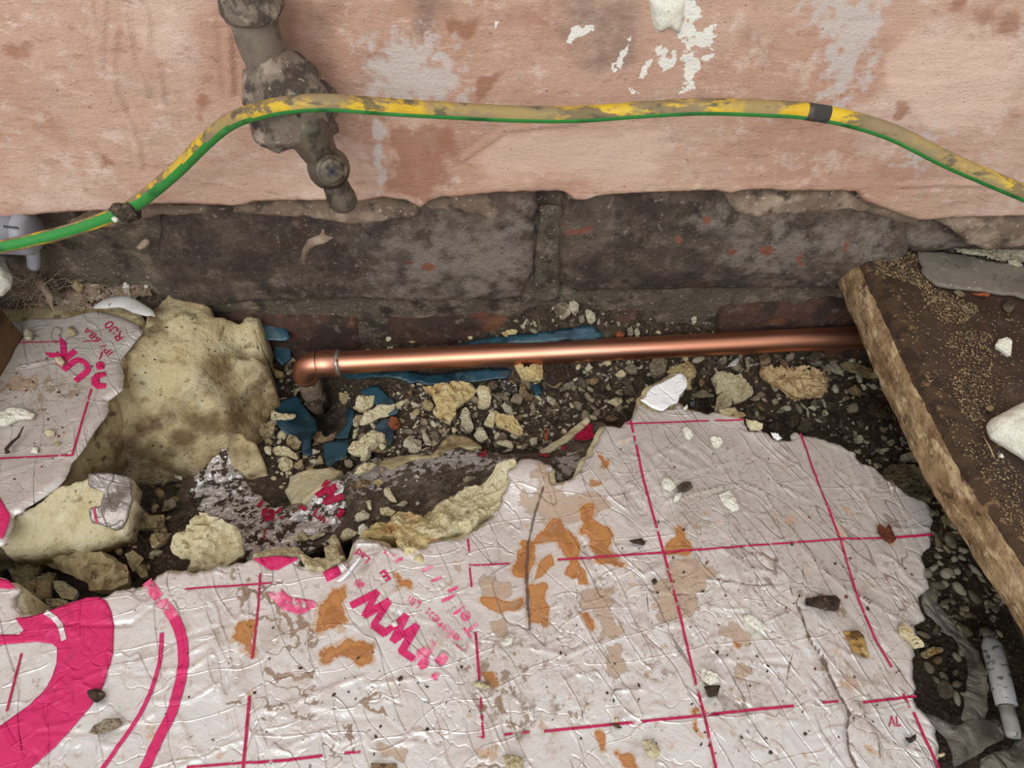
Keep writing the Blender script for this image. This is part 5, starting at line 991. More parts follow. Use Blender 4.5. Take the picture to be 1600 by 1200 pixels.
# ------------------------------------------------------------------ things lying on the chipboard
CH = lambda x, y: np.full(np.shape(x), .0990)
sl = empty('slate_flap', P(1520, 430, .099)); tag(sl, 'flat grey slate-like sheet lying on the chipboard near the wall', 'slate')
V, Q, d = solid_vf(rough_poly([tuple(P(u, v, .1005)[:2]) for u, v in S(1400, 360, 6, (200, 185), (280, 205), (450, 210), (560, 225), (700, 240), (850, 290), (1000, 310), (1200, 340), (1700, 420), (1700, 740), (1200, 640), (1080, 600), (1000, 605), (850, 580), (700, 560), (600, 555), (500, 540), (370, 520), (330, 480), (240, 400), (230, 360), (250, 345), (215, 300))], .003, .0003, 97), .002, lambda X, Y, d: .1015+.0006*fbm(X, Y, sc=30, seed=98), lambda X, Y, d: .0996+0*X)
obj('sheet_body', V, Q, mat='slate', parent=sl)
lump('foam_offcut', [(1541, 665), (1548, 655), (1575, 640), (1596, 630), (1640, 622), (1650, 700), (1612, 722), (1596, 710), (1570, 694), (1548, 680)], CH, .012, 'foam_white', 'large cream foam offcut on the chipboard cut by the right edge', tilt=(0, 0), rough=.35)
lump('foam_offcut', S(1400, 360, 6, (930, 1070), (960, 1020), (1040, 1008), (1070, 1030), (1085, 1090), (1075, 1185), (1040, 1160), (980, 1110), (945, 1095)), CH, .006, 'foam_white', 'small white jagged foam piece alone on the chipboard', tilt=(0, 0))
lump('wood_splinter', S(1400, 360, 6, (700, 580), (730, 575), (880, 605), (860, 630), (760, 605)), CH, .003, 'rust', 'orange wood splinter tucked under the slate sheet', 'splinter')
lump('stone_flake', S(1400, 360, 6, (1000, 690), (1050, 630), (1120, 680), (1115, 720), (1065, 775), (1010, 730)), CH, .003, 'chip_dark', 'dark greenish flake on the chipboard below the slate sheet', 'stone')
lump('stone_flake', S(1400, 360, 6, (540, 570), (580, 550), (650, 600), (620, 630), (580, 615)), CH, .003, 'chip_grey', 'grey flake at the lower rim of the slate sheet', 'stone')
lump('stone_flake', S(1400, 360, 6, (600, 700), (650, 690), (680, 740), (640, 735)), CH, .003, 'chip_grey', 'grey flake among sawdust a little below the slate sheet', 'stone')
lump('foam_offcut', S(1250, 360, 3.53, (1020, 975), (1040, 960), (1075, 975), (1060, 1000), (1030, 995)), CH, .003, 'chip_tan', 'tan crumb on the chipboard above the large foam offcut', 'crumb')
lump('stone_flake', S(1400, 360, 6, (1040, 290), (1090, 275), (1150, 290), (1190, 330), (1150, 340), (1060, 315)), CH, .0035, 'chip_pale', 'pale oval stone on the slate sheet rim by the wall', 'stone', sink=-.002)
lump('foam_offcut', S(1340, 680, 4.615, (1020, 150), (1035, 118), (1058, 160), (1040, 170)), CH, .002, 'foam_white', 'tiny white flake on the chipboard below the large offcut', 'crumb')
V, q, t = tube_vf([P(1538, 684, .1), P(1547, 700, .1008), (P(1553, 714, .1))], .0003, 6); o = obj('straw', V, q, t, mat='sawdust'); tag(o, 'thin pale straw on the chipboard left of the large offcut', 'straw')
# loose specks: many tiny slivers as one countless body
def slivers(name, regions, count, size, m, surf, seed, lift=.0003):
    rg = np.random.default_rng(seed); V = []; Q = []; k = 0
    cube = np.array([[x, y, z] for x in (-.5, .5) for y in (-.5, .5) for z in (-.5, .5)]); fq = np.array([(0, 1, 3, 2), (4, 6, 7, 5), (0, 4, 5, 1), (2, 3, 7, 6), (0, 2, 6, 4), (1, 5, 7, 3)])
    tw = sum(w for _, w in regions)
    for poly_, w in regions:
        p = np.array(poly_); n_ = int(count*w/tw)
        u = rg.uniform(p[:, 0].min(), p[:, 0].max(), n_*8); v = rg.uniform(p[:, 1].min(), p[:, 1].max(), n_*8); ok = np.nonzero(inside(u, v, poly_))[0][:n_]
        c_ = PSV(u[ok], v[ok], surf, .05); n_ = len(ok)
        s_ = size*rg.uniform(.4, 1.5, n_); a = rg.uniform(0, 6.28, n_); e = rg.uniform(-.5, .5, n_)
        L_ = cube[None]*np.stack([s_*rg.uniform(.8, 2.6, n_), s_*rg.uniform(.4, 1, n_), s_*rg.uniform(.3, .8, n_)], 1)[:, None]
        ce, se, ca, sa = [q_[:, None] for q_ in (np.cos(e), np.sin(e), np.cos(a), np.sin(a))]
        x1 = L_[..., 0]*ce+L_[..., 2]*se; z1 = -L_[..., 0]*se+L_[..., 2]*ce; y1 = L_[..., 1]
        W_ = np.stack([x1*ca-y1*sa, x1*sa+y1*ca, z1], -1)+(c_+np.stack([0*s_, 0*s_, lift+s_*.2], 1))[:, None]
        V.append(W_.reshape(-1, 3)); Q.append((fq[None]+8*np.arange(n_)[:, None, None]).reshape(-1, 4)+k); k += 8*n_
    return obj(name, np.vstack(V), np.vstack(Q), mat=m, smooth=False)
def CB(*p): return S(1250, 360, 3.53, *p)
o = slivers('sawdust', [(CB((370, 130), (640, 110), (650, 220), (740, 300), (700, 330), (420, 230)), 5), (CB((640, 270), (780, 330), (1000, 430), (900, 520), (760, 500), (680, 380)), 5), (CB((820, 560), (1060, 560), (1060, 900), (1000, 1100), (880, 1000), (820, 800)), 5), (CB((480, 300), (1230, 480), (1230, 900), (1000, 1190), (860, 1190)), 3), (S(1340, 680, 4.615, (700, 0), (1000, 100), (1200, 300), (1200, 800), (1000, 500), (800, 150)), 2)], 3000, .00042, 'sawdust_brown', CH, 5)
tag(o, 'fine brown sawdust scattered over the chipboard panel', 'sawdust', kind='stuff')
o = slivers('grit', [(S(1400, 360, 6, (480, 160), (700, 165), (1200, 160), (1200, 300), (1000, 300), (800, 250), (620, 225)), 1)], 520, .0014, 'chip_pale', CH, 6, .001); tag(o, 'pale grit heaped between slate sheet and wall', 'grit', kind='stuff')

# ------------------------------------------------------------------ teal membrane pieces
def gcurl(off): return lambda x, y: ground(x, y)+off
def teal(px, off, label, curl=0., seed=0, tilt=(0, 0), amp=.0022):
    c = np.array(px).mean(0); pc = PS(c[0], c[1], gcurl(off))
    f = lambda x, y: GROUND(x, y)*.6+.4*pc[2]+off*.6+amp*fbm(x, y, sc=55, octv=2, seed=seed)+tilt[0]*(x-pc[0])+tilt[1]*(y-pc[1])
    o = sheet('membrane_piece', px, f, 0, .0016, 'teal', None, .0007, .0004, seed); return tag(o, label, 'plastic sheet', 'torn teal membrane pieces')
teal(S(400, 580, 7.5, (200, 380), (330, 330), (480, 280), (560, 400), (700, 560), (720, 700), (660, 740), (640, 860), (660, 960), (620, 1000), (540, 960), (520, 830), (400, 770), (250, 640), (230, 560), (200, 460)), .007, 'wide teal membrane sheet lying below the copper elbow', seed=3)
teal(S(400, 580, 7.5, (800, 840), (900, 820), (1080, 790), (1100, 900), (1040, 1000), (930, 1060), (880, 1115), (820, 1100), (800, 980)), .006, 'teal membrane strip standing right below the dark hole of the elbow', seed=4)
teal(S(400, 580, 7.5, (910, 780), (980, 710), (1080, 600), (1040, 500), (1080, 420), (1150, 460), (1140, 600), (1090, 720), (1090, 780)), .006, 'curled grey-teal membrane edge right of the dark hole', seed=5)
teal(S(540, 580, 7.5, (150, 240), (300, 160), (400, 190), (560, 330), (620, 480), (520, 520), (340, 380), (280, 300)), .006, 'teal membrane peeping out behind the long foam shard', seed=6)
teal(S(540, 580, 7.5, (340, 640), (480, 540), (560, 640), (560, 800), (500, 880), (470, 780), (420, 710), (350, 690)), .005, 'teal membrane patch between the long shard and the rounded foam lump', seed=7)
teal([(401, 494), (428, 498), (447, 514), (455, 530), (440, 532), (404, 529)], .034, 'blue-grey membrane corner poking up beside the foam slab at the wall', seed=8)
teal([(425, 530), (452, 530), (455, 560), (440, 572), (430, 560)], .012, 'dark membrane fold hanging below the blue-grey corner', seed=9)
teal([(530, 578), (600, 582), (660, 584), (720, 580), (800, 576), (794, 590), (760, 594), (700, 598), (665, 601), (655, 596), (640, 598), (625, 592), (600, 588), (560, 592), (540, 590)], .006, 'long blue membrane strip just below the copper pipe', seed=10)
teal([(700, 540), (760, 528), (830, 522), (880, 514), (925, 508), (945, 524), (930, 530), (840, 535), (700, 552)], .006, 'blue membrane strip behind the copper pipe with a pointed end', seed=11)
teal([(1230, 506), (1265, 494), (1340, 487), (1385, 487), (1395, 515), (1300, 520), (1230, 522)], .006, 'dark teal membrane beside the chipboard behind the pipe', seed=12)
lump('membrane_tab', S(820, 550, 8.889, (90, 465), (215, 435), (245, 585), (145, 630)), lambda x, y: ground(x, y)+.001, .003, 'teal', 'small bright blue plastic tab below the dog-shaped foam piece', 'plastic piece', rough=.1)
# ------------------------------------------------------------------ hand-placed debris in the trench
G = lambda x, y: ground(x, y)+.003
def Z1(*p): return S(400, 580, 7.5, *p)
def Z2(*p): return S(540, 580, 7.5, *p)
def Z3(*p): return S(680, 560, 7.5, *p)
def Z4(*p): return S(820, 550, 8.889, *p)
def Z5(*p): return S(1000, 540, 8.889, *p)
def Z6(*p): return S(1160, 540, 7.5, *p)
def Z7(*p): return S(1300, 540, 7.5, *p)
def Z8(*p): return S(1340, 680, 4.615, *p)
def H4(*p): return S(220, 640, 4.615, *p)
def Q5(*p): return S(540, 680, 5.4545, *p)
for px, T_, m, lab, cat in [
    (Z1((180, 460), (230, 460), (290, 500), (400, 505), (460, 505), (465, 530), (430, 560), (340, 580), (280, 570), (230, 600), (170, 565)), .005, 'foam', 'bone-shaped foam shard lying on the wide teal sheet', 'foam piece'),
    (Z1((200, 360), (250, 340), (300, 310), (370, 305), (378, 330), (300, 390), (250, 440), (240, 400)), .005, 'foam', 'pointed foam chip at the upper left of the teal sheet', 'foam piece'),
    (Z1((355, 870), (380, 780), (460, 765), (530, 830), (520, 890), (450, 935), (400, 900)), .009, 'foam_dirty', 'squarish speckled foam cube at the lower rim of the teal sheet', 'foam piece'),
    (Z1((190, 930), (200, 890), (270, 870), (400, 910), (460, 960), (500, 1020), (490, 1045), (410, 1020), (330, 990), (220, 975)), .008, 'foam', 'long foam stick just below the speckled cube', 'foam piece'),
    (Z1((270, 1090), (290, 1020), (380, 1010), (430, 1050), (435, 1110), (380, 1170), (300, 1170), (270, 1140)), .009, 'foam', 'pitted round foam lump beneath the long foam stick', 'foam piece'),
    (Z1((40, 700), (80, 620), (160, 590), (220, 620), (200, 720), (120, 770), (50, 750)), .010, 'foam_dirty', 'brown mottled foam lump against the slab, left of the teal sheet', 'foam piece'),
    (Z1((90, 920), (130, 880), (180, 880), (180, 980), (120, 970)), .006, 'foam', 'small foam block at the left end of the long foam stick', 'foam piece'),
    (Z1((940, 1030), (980, 980), (1050, 970), (1075, 990), (1020, 1035), (950, 1050)), .004, 'foam_dirty', 'seed-shaped tan chip on the teal strip below the hole', 'foam piece'),
    (Z1((1035, 1080), (1080, 1025), (1130, 1050), (1140, 1110), (1100, 1135), (1045, 1110)), .005, 'chip_grey', 'smooth grey pebble right of the seed-shaped chip', 'stone'),
    (Z1((640, 940), (670, 900), (700, 925), (755, 925), (750, 950), (690, 965), (650, 985)), .004, 'chip_pale', 'forked pale chip at the lower tip of the teal sheet', 'foam piece'),
    (Z1((720, 1040), (760, 970), (785, 1020), (800, 1090), (720, 1100)), .005, 'foam_dirty', 'triangular tan chip left of the teal strip', 'foam piece'),
    (Z1((440, 1090), (550, 1040), (550, 1110), (500, 1150), (440, 1130)), .006, 'foam_dirty', 'small tan chip right of the pitted round lump', 'foam piece'),
    (Z1((100, -20), (280, -10), (330, 20), (300, 60), (200, 60), (100, 40)), .008, 'foam_gold', 'amber foam piece by the slab left of the elbow', 'foam piece'),
    (Z1((660, 790), (720, 710), (780, 710), (810, 780), (900, 720), (960, 710), (900, 800), (800, 830), (720, 850)), .006, 'chip_tan', 'brown crumbling lump at the rim of the dark hole', 'clod'),
    (Z1((440, 200), (510, 190), (530, 220), (490, 230), (470, 300), (445, 305)), .003, 'chip_pale', 'pale hook-shaped chip left of the riser', 'foam piece'),
    (Z1((530, 230), (570, 210), (600, 300), (640, 380), (660, 450), (620, 400), (560, 410), (580, 350)), .005, 'foam', 'ragged foam sliver clinging beside the riser', 'foam piece'),
    (Z1((970, 270), (1020, 270), (1070, 230), (1090, 280), (1070, 370), (1010, 390), (980, 340)), .007, 'foam_dirty', 'brown lump in the shade right of the riser', 'foam piece'),
    (Z2((165, 630), (210, 490), (310, 450), (370, 400), (440, 380), (520, 400), (620, 360), (740, 320), (745, 335), (640, 430), (500, 530), (400, 545), (310, 590), (200, 630)), .007, 'foam', 'long pointed foam shard under the copper pipe', 'foam piece'),
    (Z2((90, 580), (120, 510), (200, 505), (180, 590), (150, 640), (90, 655)), .006, 'foam', 'foam block at the blunt end of the long pointed shard', 'foam piece'),
    (Z2((110, 430), (130, 300), (230, 285), (280, 310), (340, 305), (355, 340), (330, 420), (230, 470), (150, 475)), .010, 'foam', 'rounded foam lump just above the long pointed shard', 'foam piece'),
    (Z2((25, 900), (80, 820), (200, 770), (330, 695), (430, 720), (485, 780), (470, 830), (400, 845), (370, 900), (300, 950), (300, 1020), (240, 1080), (180, 1070), (180, 1000), (90, 990), (35, 950)), .012, 'foam', 'large knobbly foam lump with a leg below the long shard', 'foam piece'),
    (Z2((380, 850), (450, 845), (485, 880), (460, 905), (430, 930), (390, 890)), .004, 'foam', 'small foam chip at the right of the knobbly lump', 'foam piece'),
    (Z2((885, 680), (900, 665), (980, 770), (1010, 860), (990, 880), (930, 860), (900, 770)), .004, 'chip_pale', 'pale almond-shaped chip below the golden foam chunk', 'foam piece'),
    (Z2((690, 820), (760, 760), (800, 800), (890, 820), (890, 920), (830, 970), (740, 950), (735, 900), (670, 880)), .007, 'chip_pale', 'lumpy white chip left of the almond-shaped chip', 'stone'),
    (Z2((840, 980), (900, 910), (980, 890), (1080, 935), (1085, 960), (1020, 975), (1010, 1010), (900, 1005)), .005, 'chip_pale', 'flat pale shell-like chip under the almond-shaped chip', 'stone'),
    (Z2((890, 350), (1000, 350), (1040, 420), (1000, 475), (940, 450), (900, 420)), .007, 'foam_dirty', 'greenish crumb at the left of the golden foam chunk', 'foam piece'),
    (Z2((755, 370), (800, 360), (880, 390), (870, 415), (790, 420)), .004, 'chip_pale', 'pale flake at the tip of the long pointed shard', 'stone'),
    (Z2((1000, 700), (1060, 695), (1105, 760), (1080, 835), (1050, 820), (1000, 750)), .004, 'chip_grey', 'grey chip right of the almond-shaped chip', 'stone'),
    (Z2((750, 240), (780, 190), (780, 290), (750, 290), (715, 230)), .006, 'chip_tan', 'small tan lump just below the long blue strip', 'clod'),
    (Z2((500, 620), (520, 540), (600, 560), (650, 610), (620, 660), (540, 690)), .007, 'rust', 'reddish-brown lump right of the long pointed shard', 'clod'),
    (SZ((40, 650), (170, 640), (280, 620), (350, 620), (380, 660), (360, 700), (300, 760), (250, 800), (250, 850), (220, 910), (180, 900), (110, 850), (105, 820), (130, 800), (110, 740), (90, 700)), .016, 'foam_gold', 'large golden foam chunk below the blue strip', 'foam piece'),
    (Z3((485, 380), (500, 325), (545, 325), (560, 350), (650, 360), (658, 480), (640, 570), (580, 600), (500, 590), (500, 540), (510, 480)), .008, 'foam', 'upright rectangular foam piece right of the golden chunk', 'foam piece'),
    (Z3((290, 690), (310, 600), (360, 560), (410, 620), (420, 700), (450, 800), (430, 860), (390, 885), (340, 830), (310, 760)), .007, 'chip_pale', 'oval pale pebble with dark specks below the golden chunk', 'stone'),
    (Z3((770, 545), (830, 520), (900, 570), (925, 690), (870, 670), (820, 640)), .005, 'chip_pale', 'white leaf-shaped chip left of the small blue tab', 'stone'),
    (Z3((700, 680), (740, 660), (830, 680), (920, 690), (970, 740), (1030, 810), (1030, 890), (980, 910), (920, 880), (820, 830), (720, 800), (700, 740)), .009, 'foam_gold', 'yellow foam lump sprinkled with black specks', 'foam piece'),
    (Z3((570, 790), (640, 630), (700, 620), (780, 650), (710, 670), (700, 740), (680, 820), (620, 810)), .007, 'foam', 'cream foam flake leaning on the speckled yellow lump', 'foam piece'),
    (Z3((450, 900), (510, 810), (560, 810), (600, 870), (620, 930), (540, 980), (490, 960)), .008, 'chip_pale', 'porous white nodule below the rectangular foam piece', 'stone'),
    (Z3((710, 990), (760, 965), (900, 960), (920, 1020), (910, 1050), (850, 1040), (740, 1010)), .005, 'foam', 'pale slipper-shaped chip below the speckled yellow lump', 'foam piece'),
    (Z3((780, 1100), (860, 1050), (910, 1045), (900, 1080), (830, 1105)), .003, 'chip_pale', 'thin pale sliver under the slipper-shaped chip', 'stone'),
    (Z3((880, 490), (920, 420), (1000, 410), (1030, 470), (1000, 540), (930, 510)), .006, 'chip_grey', 'blocky grey chip above the white leaf-shaped chip', 'stone'),
    (Z4((-55, 170), (0, 235), (90, 200), (180, 160), (250, 160), (255, 330), (240, 400), (200, 420), (100, 400), (0, 395), (-60, 370), (-110, 260), (-150, 180), (-90, 150)), .010, 'foam_gold', 'dog-shaped yellow foam piece directly below the pipe', 'foam piece'),
    (Z3((980, 390), (990, 300), (1050, 270), (1060, 340), (1080, 400), (1140, 450), (1140, 490), (1060, 500), (1010, 440)), .006, 'chip_tan', 'twisted beige flake left of the small blue tab', 'stone'),
    (Z3((1105, 560), (1170, 480), (1180, 640), (1130, 650)), .005, 'chip_grey', 'grey triangular chip below the small blue tab', 'stone'),
    (Z3((1100, 960), (1200, 910), (1200, 1000), (1130, 1030)), .006, 'chip_pale', 'white crumb left of the orange peel-like splinter', 'stone'),
    (Z3((750, 890), (790, 860), (840, 900), (840, 950), (770, 950)), .005, 'chip_grey', 'small grey cube under the speckled yellow lump', 'stone'),
    (Z3((740, 280), (820, 260), (910, 310), (970, 340), (960, 410), (900, 420), (800, 370)), .006, 'shiny_dark', 'glossy dark shell-like flake under the pipe', 'flake'),
    (Z3((600, 310), (650, 260), (700, 270), (730, 235), (735, 340), (680, 375), (610, 340)), .005, 'chip_dark', 'dark stone with a horn just under the blue strip', 'stone'),
    (Z3((690, 440), (720, 400), (790, 400), (870, 460), (860, 490), (790, 490), (770, 540)), .005, 'chip_grey', 'grey wedge right of the rectangular foam piece', 'stone'),
    (Z4((1130, 685), (1260, 625), (1350, 650), (1355, 690), (1320, 740), (1270, 775), (1230, 740), (1170, 710)), .004, 'foam', 'isolated cream crumb on the bare brown soil', 'foam piece'),
    (Z4((490, 510), (560, 430), (680, 395), (685, 440), (570, 530), (520, 550)), .005, 'chip_grey', 'bluish grey tongue-shaped pebble beside the brown lump', 'stone'),
    (Z4((730, 350), (790, 340), (880, 440), (870, 490), (810, 505), (740, 450)), .006, 'chip_dark', 'dark oval pebble right of the tongue-shaped pebble', 'stone'),
    (Z4((880, 400), (960, 340), (1040, 370), (1030, 410), (960, 470), (910, 450)), .005, 'chip_tan', 'tan curled chip right of the dark oval pebble', 'stone'),
    (Z4((1250, 310), (1330, 240), (1420, 290), (1390, 350), (1290, 355)), .005, 'foam', 'yellowish chip with pointed top below the pipe', 'foam piece'),
    (Z4((1390, 230), (1450, 140), (1530, 180), (1560, 300), (1470, 300)), .007, 'chip_grey', 'pale grey stone right of the yellowish pointed chip', 'stone'),
    (Z4((1110, 920), (1220, 860), (1310, 920), (1230, 970), (1130, 960)), .005, 'chip_tan', 'olive flat stone near the top left corner of the big board', 'stone'),
    (Z4((1120, 490), (1160, 440), (1210, 510), (1180, 535)), .005, 'chip_pale', 'white nugget in the middle of the dark chips', 'stone'),
    (Z4((1350, 400), (1420, 350), (1490, 420), (1530, 600), (1480, 560), (1400, 460)), .005, 'chip_dark', 'long dark slate shard left of the white foil piece', 'stone'),
    (Z4((830, 220), (880, 160), (950, 220), (900, 265), (850, 260)), .006, 'chip_pale', 'pale crumb close under the pipe right of the brown lump', 'stone'),
    (Z4((1090, 140), (1130, 100), (1200, 100), (1210, 160), (1140, 200)), .005, 'foam', 'cream crumb touching the underside line of the pipe', 'foam piece'),
    (Z4((260, 150), (560, 140), (800, 270), (700, 340), (600, 370), (520, 400), (420, 480), (370, 480), (300, 420), (260, 340)), .010, 'dark_bit', 'big dark brown lump right of the dog-shaped foam piece', 'clod'),
    (Z4((260, 370), (330, 420), (400, 430), (560, 350), (720, 310), (640, 370), (540, 410), (450, 510), (400, 510), (310, 450)), .004, 'chip_tan', 'tan crust rim under the big dark brown lump', 'clod'),
    (Z4((260, 1100), (330, 1010), (320, 1100), (335, 1200), (300, 1260), (262, 1190)), .003, 'rust', 'orange peel-like splinter standing in the soil', 'splinter'),
    (Z5((360, 400), (420, 260), (520, 240), (650, 210), (750, 240), (790, 320), (770, 430), (700, 490), (700, 650), (620, 660), (640, 480), (540, 370)), .009, 'foam_gold', 'yellow foam piece behind the white foil piece', 'foam piece'),
    (Z5((130, 290), (180, 170), (320, 160), (380, 260), (350, 380), (230, 450), (160, 420)), .012, 'chip_grey', 'rounded grey-green stone left behind the white foil piece', 'stone'),
    (Z5((985, 460), (1060, 410), (1150, 375), (1260, 395), (1310, 430), (1390, 420), (1440, 480), (1560, 560), (1580, 660), (1540, 710), (1420, 790), (1300, 820), (1270, 730), (1200, 670), (1150, 650), (1060, 690), (1030, 580)), .012, 'foam', 'big cream foam slab piece left of the sawdust clump', 'foam piece'),
    (Z5((1070, 710), (1150, 660), (1260, 720), (1290, 820), (1240, 850), (1100, 920), (1025, 930), (1050, 830)), .016, 'foam', 'small foam wedge leaning in front of the big cream piece', 'foam piece'),
    (Z5((665, 790), (770, 740), (785, 800), (740, 865), (690, 830)), .004, 'glass_dark', 'navy blue glassy chip right of the white foil piece', 'glass'),
    (Z5((1080, 200), (1140, 160), (1210, 200), (1190, 250), (1120, 260)), .006, 'chip_grey', 'smooth grey oval pebble under the pipe above the big cream piece', 'stone'),
    (Z5((1210, 290), (1270, 220), (1380, 150), (1370, 230), (1330, 280)), .003, 'plastic_white', 'white wrapper scrap with dark marks under the pipe', 'scrap'),
    (Z5((1450, 180), (1530, 130), (1530, 240), (1500, 390), (1470, 280)), .004, 'chip_pale', 'dry pale leaf-shaped flake left of the sawdust clump', 'flake'),
    (Z5((700, 670), (800, 655), (900, 660), (1035, 680), (1020, 710), (900, 720), (760, 720)), .004, 'chip_grey', 'flat grey bar between white foil piece and foam wedge', 'stone'),
    (Z5((810, 470), (870, 460), (900, 520), (850, 580), (815, 540)), .005, 'chip_tan', 'tan chip behind the flat grey bar', 'stone'),
    (Z6((985, 215), (1050, 190), (1110, 200), (1160, 260), (1190, 420), (1150, 350), (1080, 330), (1030, 280)), .005, 'chip_pale', 'pale spoon-shaped chip right of the sawdust clump', 'stone'),
    (Z6((80, 640), (130, 590), (200, 590), (210, 630), (150, 660)), .004, 'chip_pale', 'oval pale pebble at the right foot of the big cream piece', 'stone'),
    (Z6((215, 620), (240, 600), (300, 665), (240, 650)), .003, 'chip_pale', 'white thorn-like chip beside the oval pale pebble', 'stone'),
    (Z6((340, 640), (380, 620), (430, 660), (410, 690), (360, 690)), .004, 'chip_pale', 'small pale oval seed-like pebble below the sawdust clump', 'stone'),
    (Z6((690, 640), (750, 710), (780, 780), (775, 860), (750, 850), (750, 750), (690, 690)), .003, 'chip_pale', 'long white bent chip hanging below the sawdust clump', 'stone'),
    (Z6((800, 660), (840, 610), (880, 650), (860, 710), (810, 700)), .005, 'chip_grey', 'round grey pebble at the lower right of the sawdust clump', 'stone'),
    (Z6((770, 720), (810, 700), (880, 730), (850, 765)), .003, 'chip_pale', 'flat pale pebble below the round grey pebble', 'stone'),
    (Z6((370, 800), (430, 740), (520, 760), (470, 800)), .004, 'chip_grey', 'grey wedge-shaped stone below the sawdust clump', 'stone'),
    (Z6((490, 880), (560, 820), (640, 850), (660, 920), (580, 970)), .008, 'chip_dark', 'dark angular stone near the rim of the big board', 'stone'),
    (Z6((640, 980), (690, 880), (780, 870), (830, 920), (760, 1020)), .008, 'chip_dark', 'dark angular stone just above the start of the second red line', 'stone'),
    (Z6((300, 950), (360, 890), (410, 930), (430, 1010)), .007, 'chip_dark', 'dark stone against the torn rim of the big board', 'stone'),
    (Z6((190, 120), (300, 90), (330, 200), (220, 250)), .008, 'chip_tan', 'brown block above the sawdust clump', 'stone'),
    (Z6((750, 140), (830, 60), (900, 100), (930, 150), (850, 195)), .007, 'chip_dark', 'dark faceted stone under the pipe near the chipboard', 'stone'),
    (Z6((500, 150), (560, 80), (620, 70), (600, 160), (540, 180)), .006, 'chip_grey', 'grey rounded stone under the pipe above the sawdust clump', 'stone'),
    (Z7((80, 220), (160, 175), (300, 200), (430, 260), (560, 330), (635, 370), (500, 395), (420, 390), (300, 340), (150, 290)), .006, 'foam_dirty', 'long olive foam shard pointing at the chipboard', 'foam piece'),
    (Z7((275, 340), (300, 280), (365, 350), (350, 450), (300, 420)), .005, 'chip_pale', 'pale diamond-shaped chip on the long olive shard', 'stone'),
    (Z7((250, 1090), (310, 1040), (370, 1090), (350, 1145), (280, 1130)), .006, 'chip_pale', 'pale cube-like stone right of the second red line end', 'stone'),
    (Z7((190, 510), (240, 470), (350, 540), (340, 590), (250, 570)), .006, 'chip_tan', 'tan log-like chip below the long olive shard', 'stone'),
    (Z7((630, 1130), (680, 1100), (740, 1140), (700, 1190)), .005, 'chip_grey', 'grey stone left of the glossy shard by the chipboard', 'stone'),
    (Z7((975, 920), (1030, 830), (1100, 900), (1150, 1000), (1120, 1060), (1040, 1030)), .005, 'shiny_dark', 'glossy dark glass shard at the foot of the chipboard edge', 'glass'),
    (Z7((1070, 1140), (1120, 1120), (1180, 1170), (1150, 1220), (1090, 1200)), .006, 'chip_grey', 'blue-grey pebble below the glossy glass shard', 'stone'),
    (Z7((440, 60), (560, 30), (660, 90), (650, 150), (560, 170), (450, 120)), .009, 'foam_dirty', 'dusky foam lump under the pipe at the chipboard', 'foam piece'),
    (Z7((700, 310), (780, 280), (840, 380), (760, 440), (690, 420)), .008, 'chip_dark', 'dark blue-grey stone tucked under the chipboard edge', 'stone'),
    (Z7((250, 620), (400, 580), (520, 660), (660, 760), (670, 850), (540, 880), (420, 800), (300, 740)), .010, 'dark_bit', 'large dark crumbly clod in the shade near the chipboard', 'clod'),
    (Z8((190, 250), (240, 200), (350, 190), (400, 240), (460, 290), (540, 320), (545, 430), (500, 500), (400, 440), (300, 370), (230, 320)), .022, 'stone_olive', 'big rounded rough stone at the right rim of the big board', 'stone'),
    (Z8((305, 150), (370, 125), (450, 115), (470, 190), (400, 175), (330, 185)), .012, 'chip_pale', 'pale angular chip perched behind the big rounded stone', 'stone'),
    (Z8((600, 590), (640, 550), (690, 570), (700, 620), (660, 650), (620, 630)), .006, 'foam_dirty', 'yellowish round pebble in the gap beside the chipboard', 'stone'),
    ([(865, 482), (872, 474), (884, 470), (890, 478), (880, 492), (868, 492)], .007, 'chip_grey', 'grey stone at the left of the pale pile below the brick joint', 'stone'),
    ([(873, 482), (880, 470), (888, 476), (892, 490), (882, 498), (874, 496)], .006, 'chip_pale', 'white tooth-like chip in the pile below the brick joint', 'stone'),
    ([(888, 478), (896, 470), (905, 476), (904, 486), (894, 490)], .006, 'chip_pale', 'white crumb right of the tooth-like chip', 'stone'),
    ([(914, 486), (918, 482), (930, 490), (931, 500), (924, 505), (917, 500)], .006, 'chip_pale', 'oval cream chip right of the pale pile on the ledge', 'stone'),
    ([(903, 494), (912, 490), (914, 502), (906, 504)], .005, 'chip_grey', 'grey pebble left of the oval cream chip', 'stone'),
    ([(783, 520), (795, 515), (810, 516), (806, 523), (790, 527)], .004, 'foam_gold', 'mustard-coloured chip behind the pipe above the blue strip', 'foam piece'),
    ([(960, 520), (968, 516), (977, 520), (974, 526), (962, 526)], .005, 'rust', 'small orange brick chip behind the pipe', 'brick chip'),
    ([(980, 512), (988, 510), (990, 524), (981, 524)], .006, 'chip_grey', 'first of two upright pale chips behind the pipe', 'stone'),
    ([(991, 516), (997, 510), (1000, 524), (992, 525)], .006, 'chip_pale', 'second of two upright pale chips behind the pipe', 'stone'),
    ([(1078, 492), (1084, 483), (1089, 492), (1088, 504), (1082, 504)], .006, 'chip_pale', 'egg-shaped pale pebble in the hollow above the orange brick', 'stone'),
    ([(1095, 489), (1101, 486), (1104, 493), (1099, 497)], .005, 'chip_grey', 'small bluish pebble beside the egg-shaped pebble', 'stone'),
    ([(1256, 499), (1264, 494), (1273, 497), (1272, 503), (1258, 505)], .005, 'chip_pale', 'pale oval chip on the dark teal membrane', 'stone'),
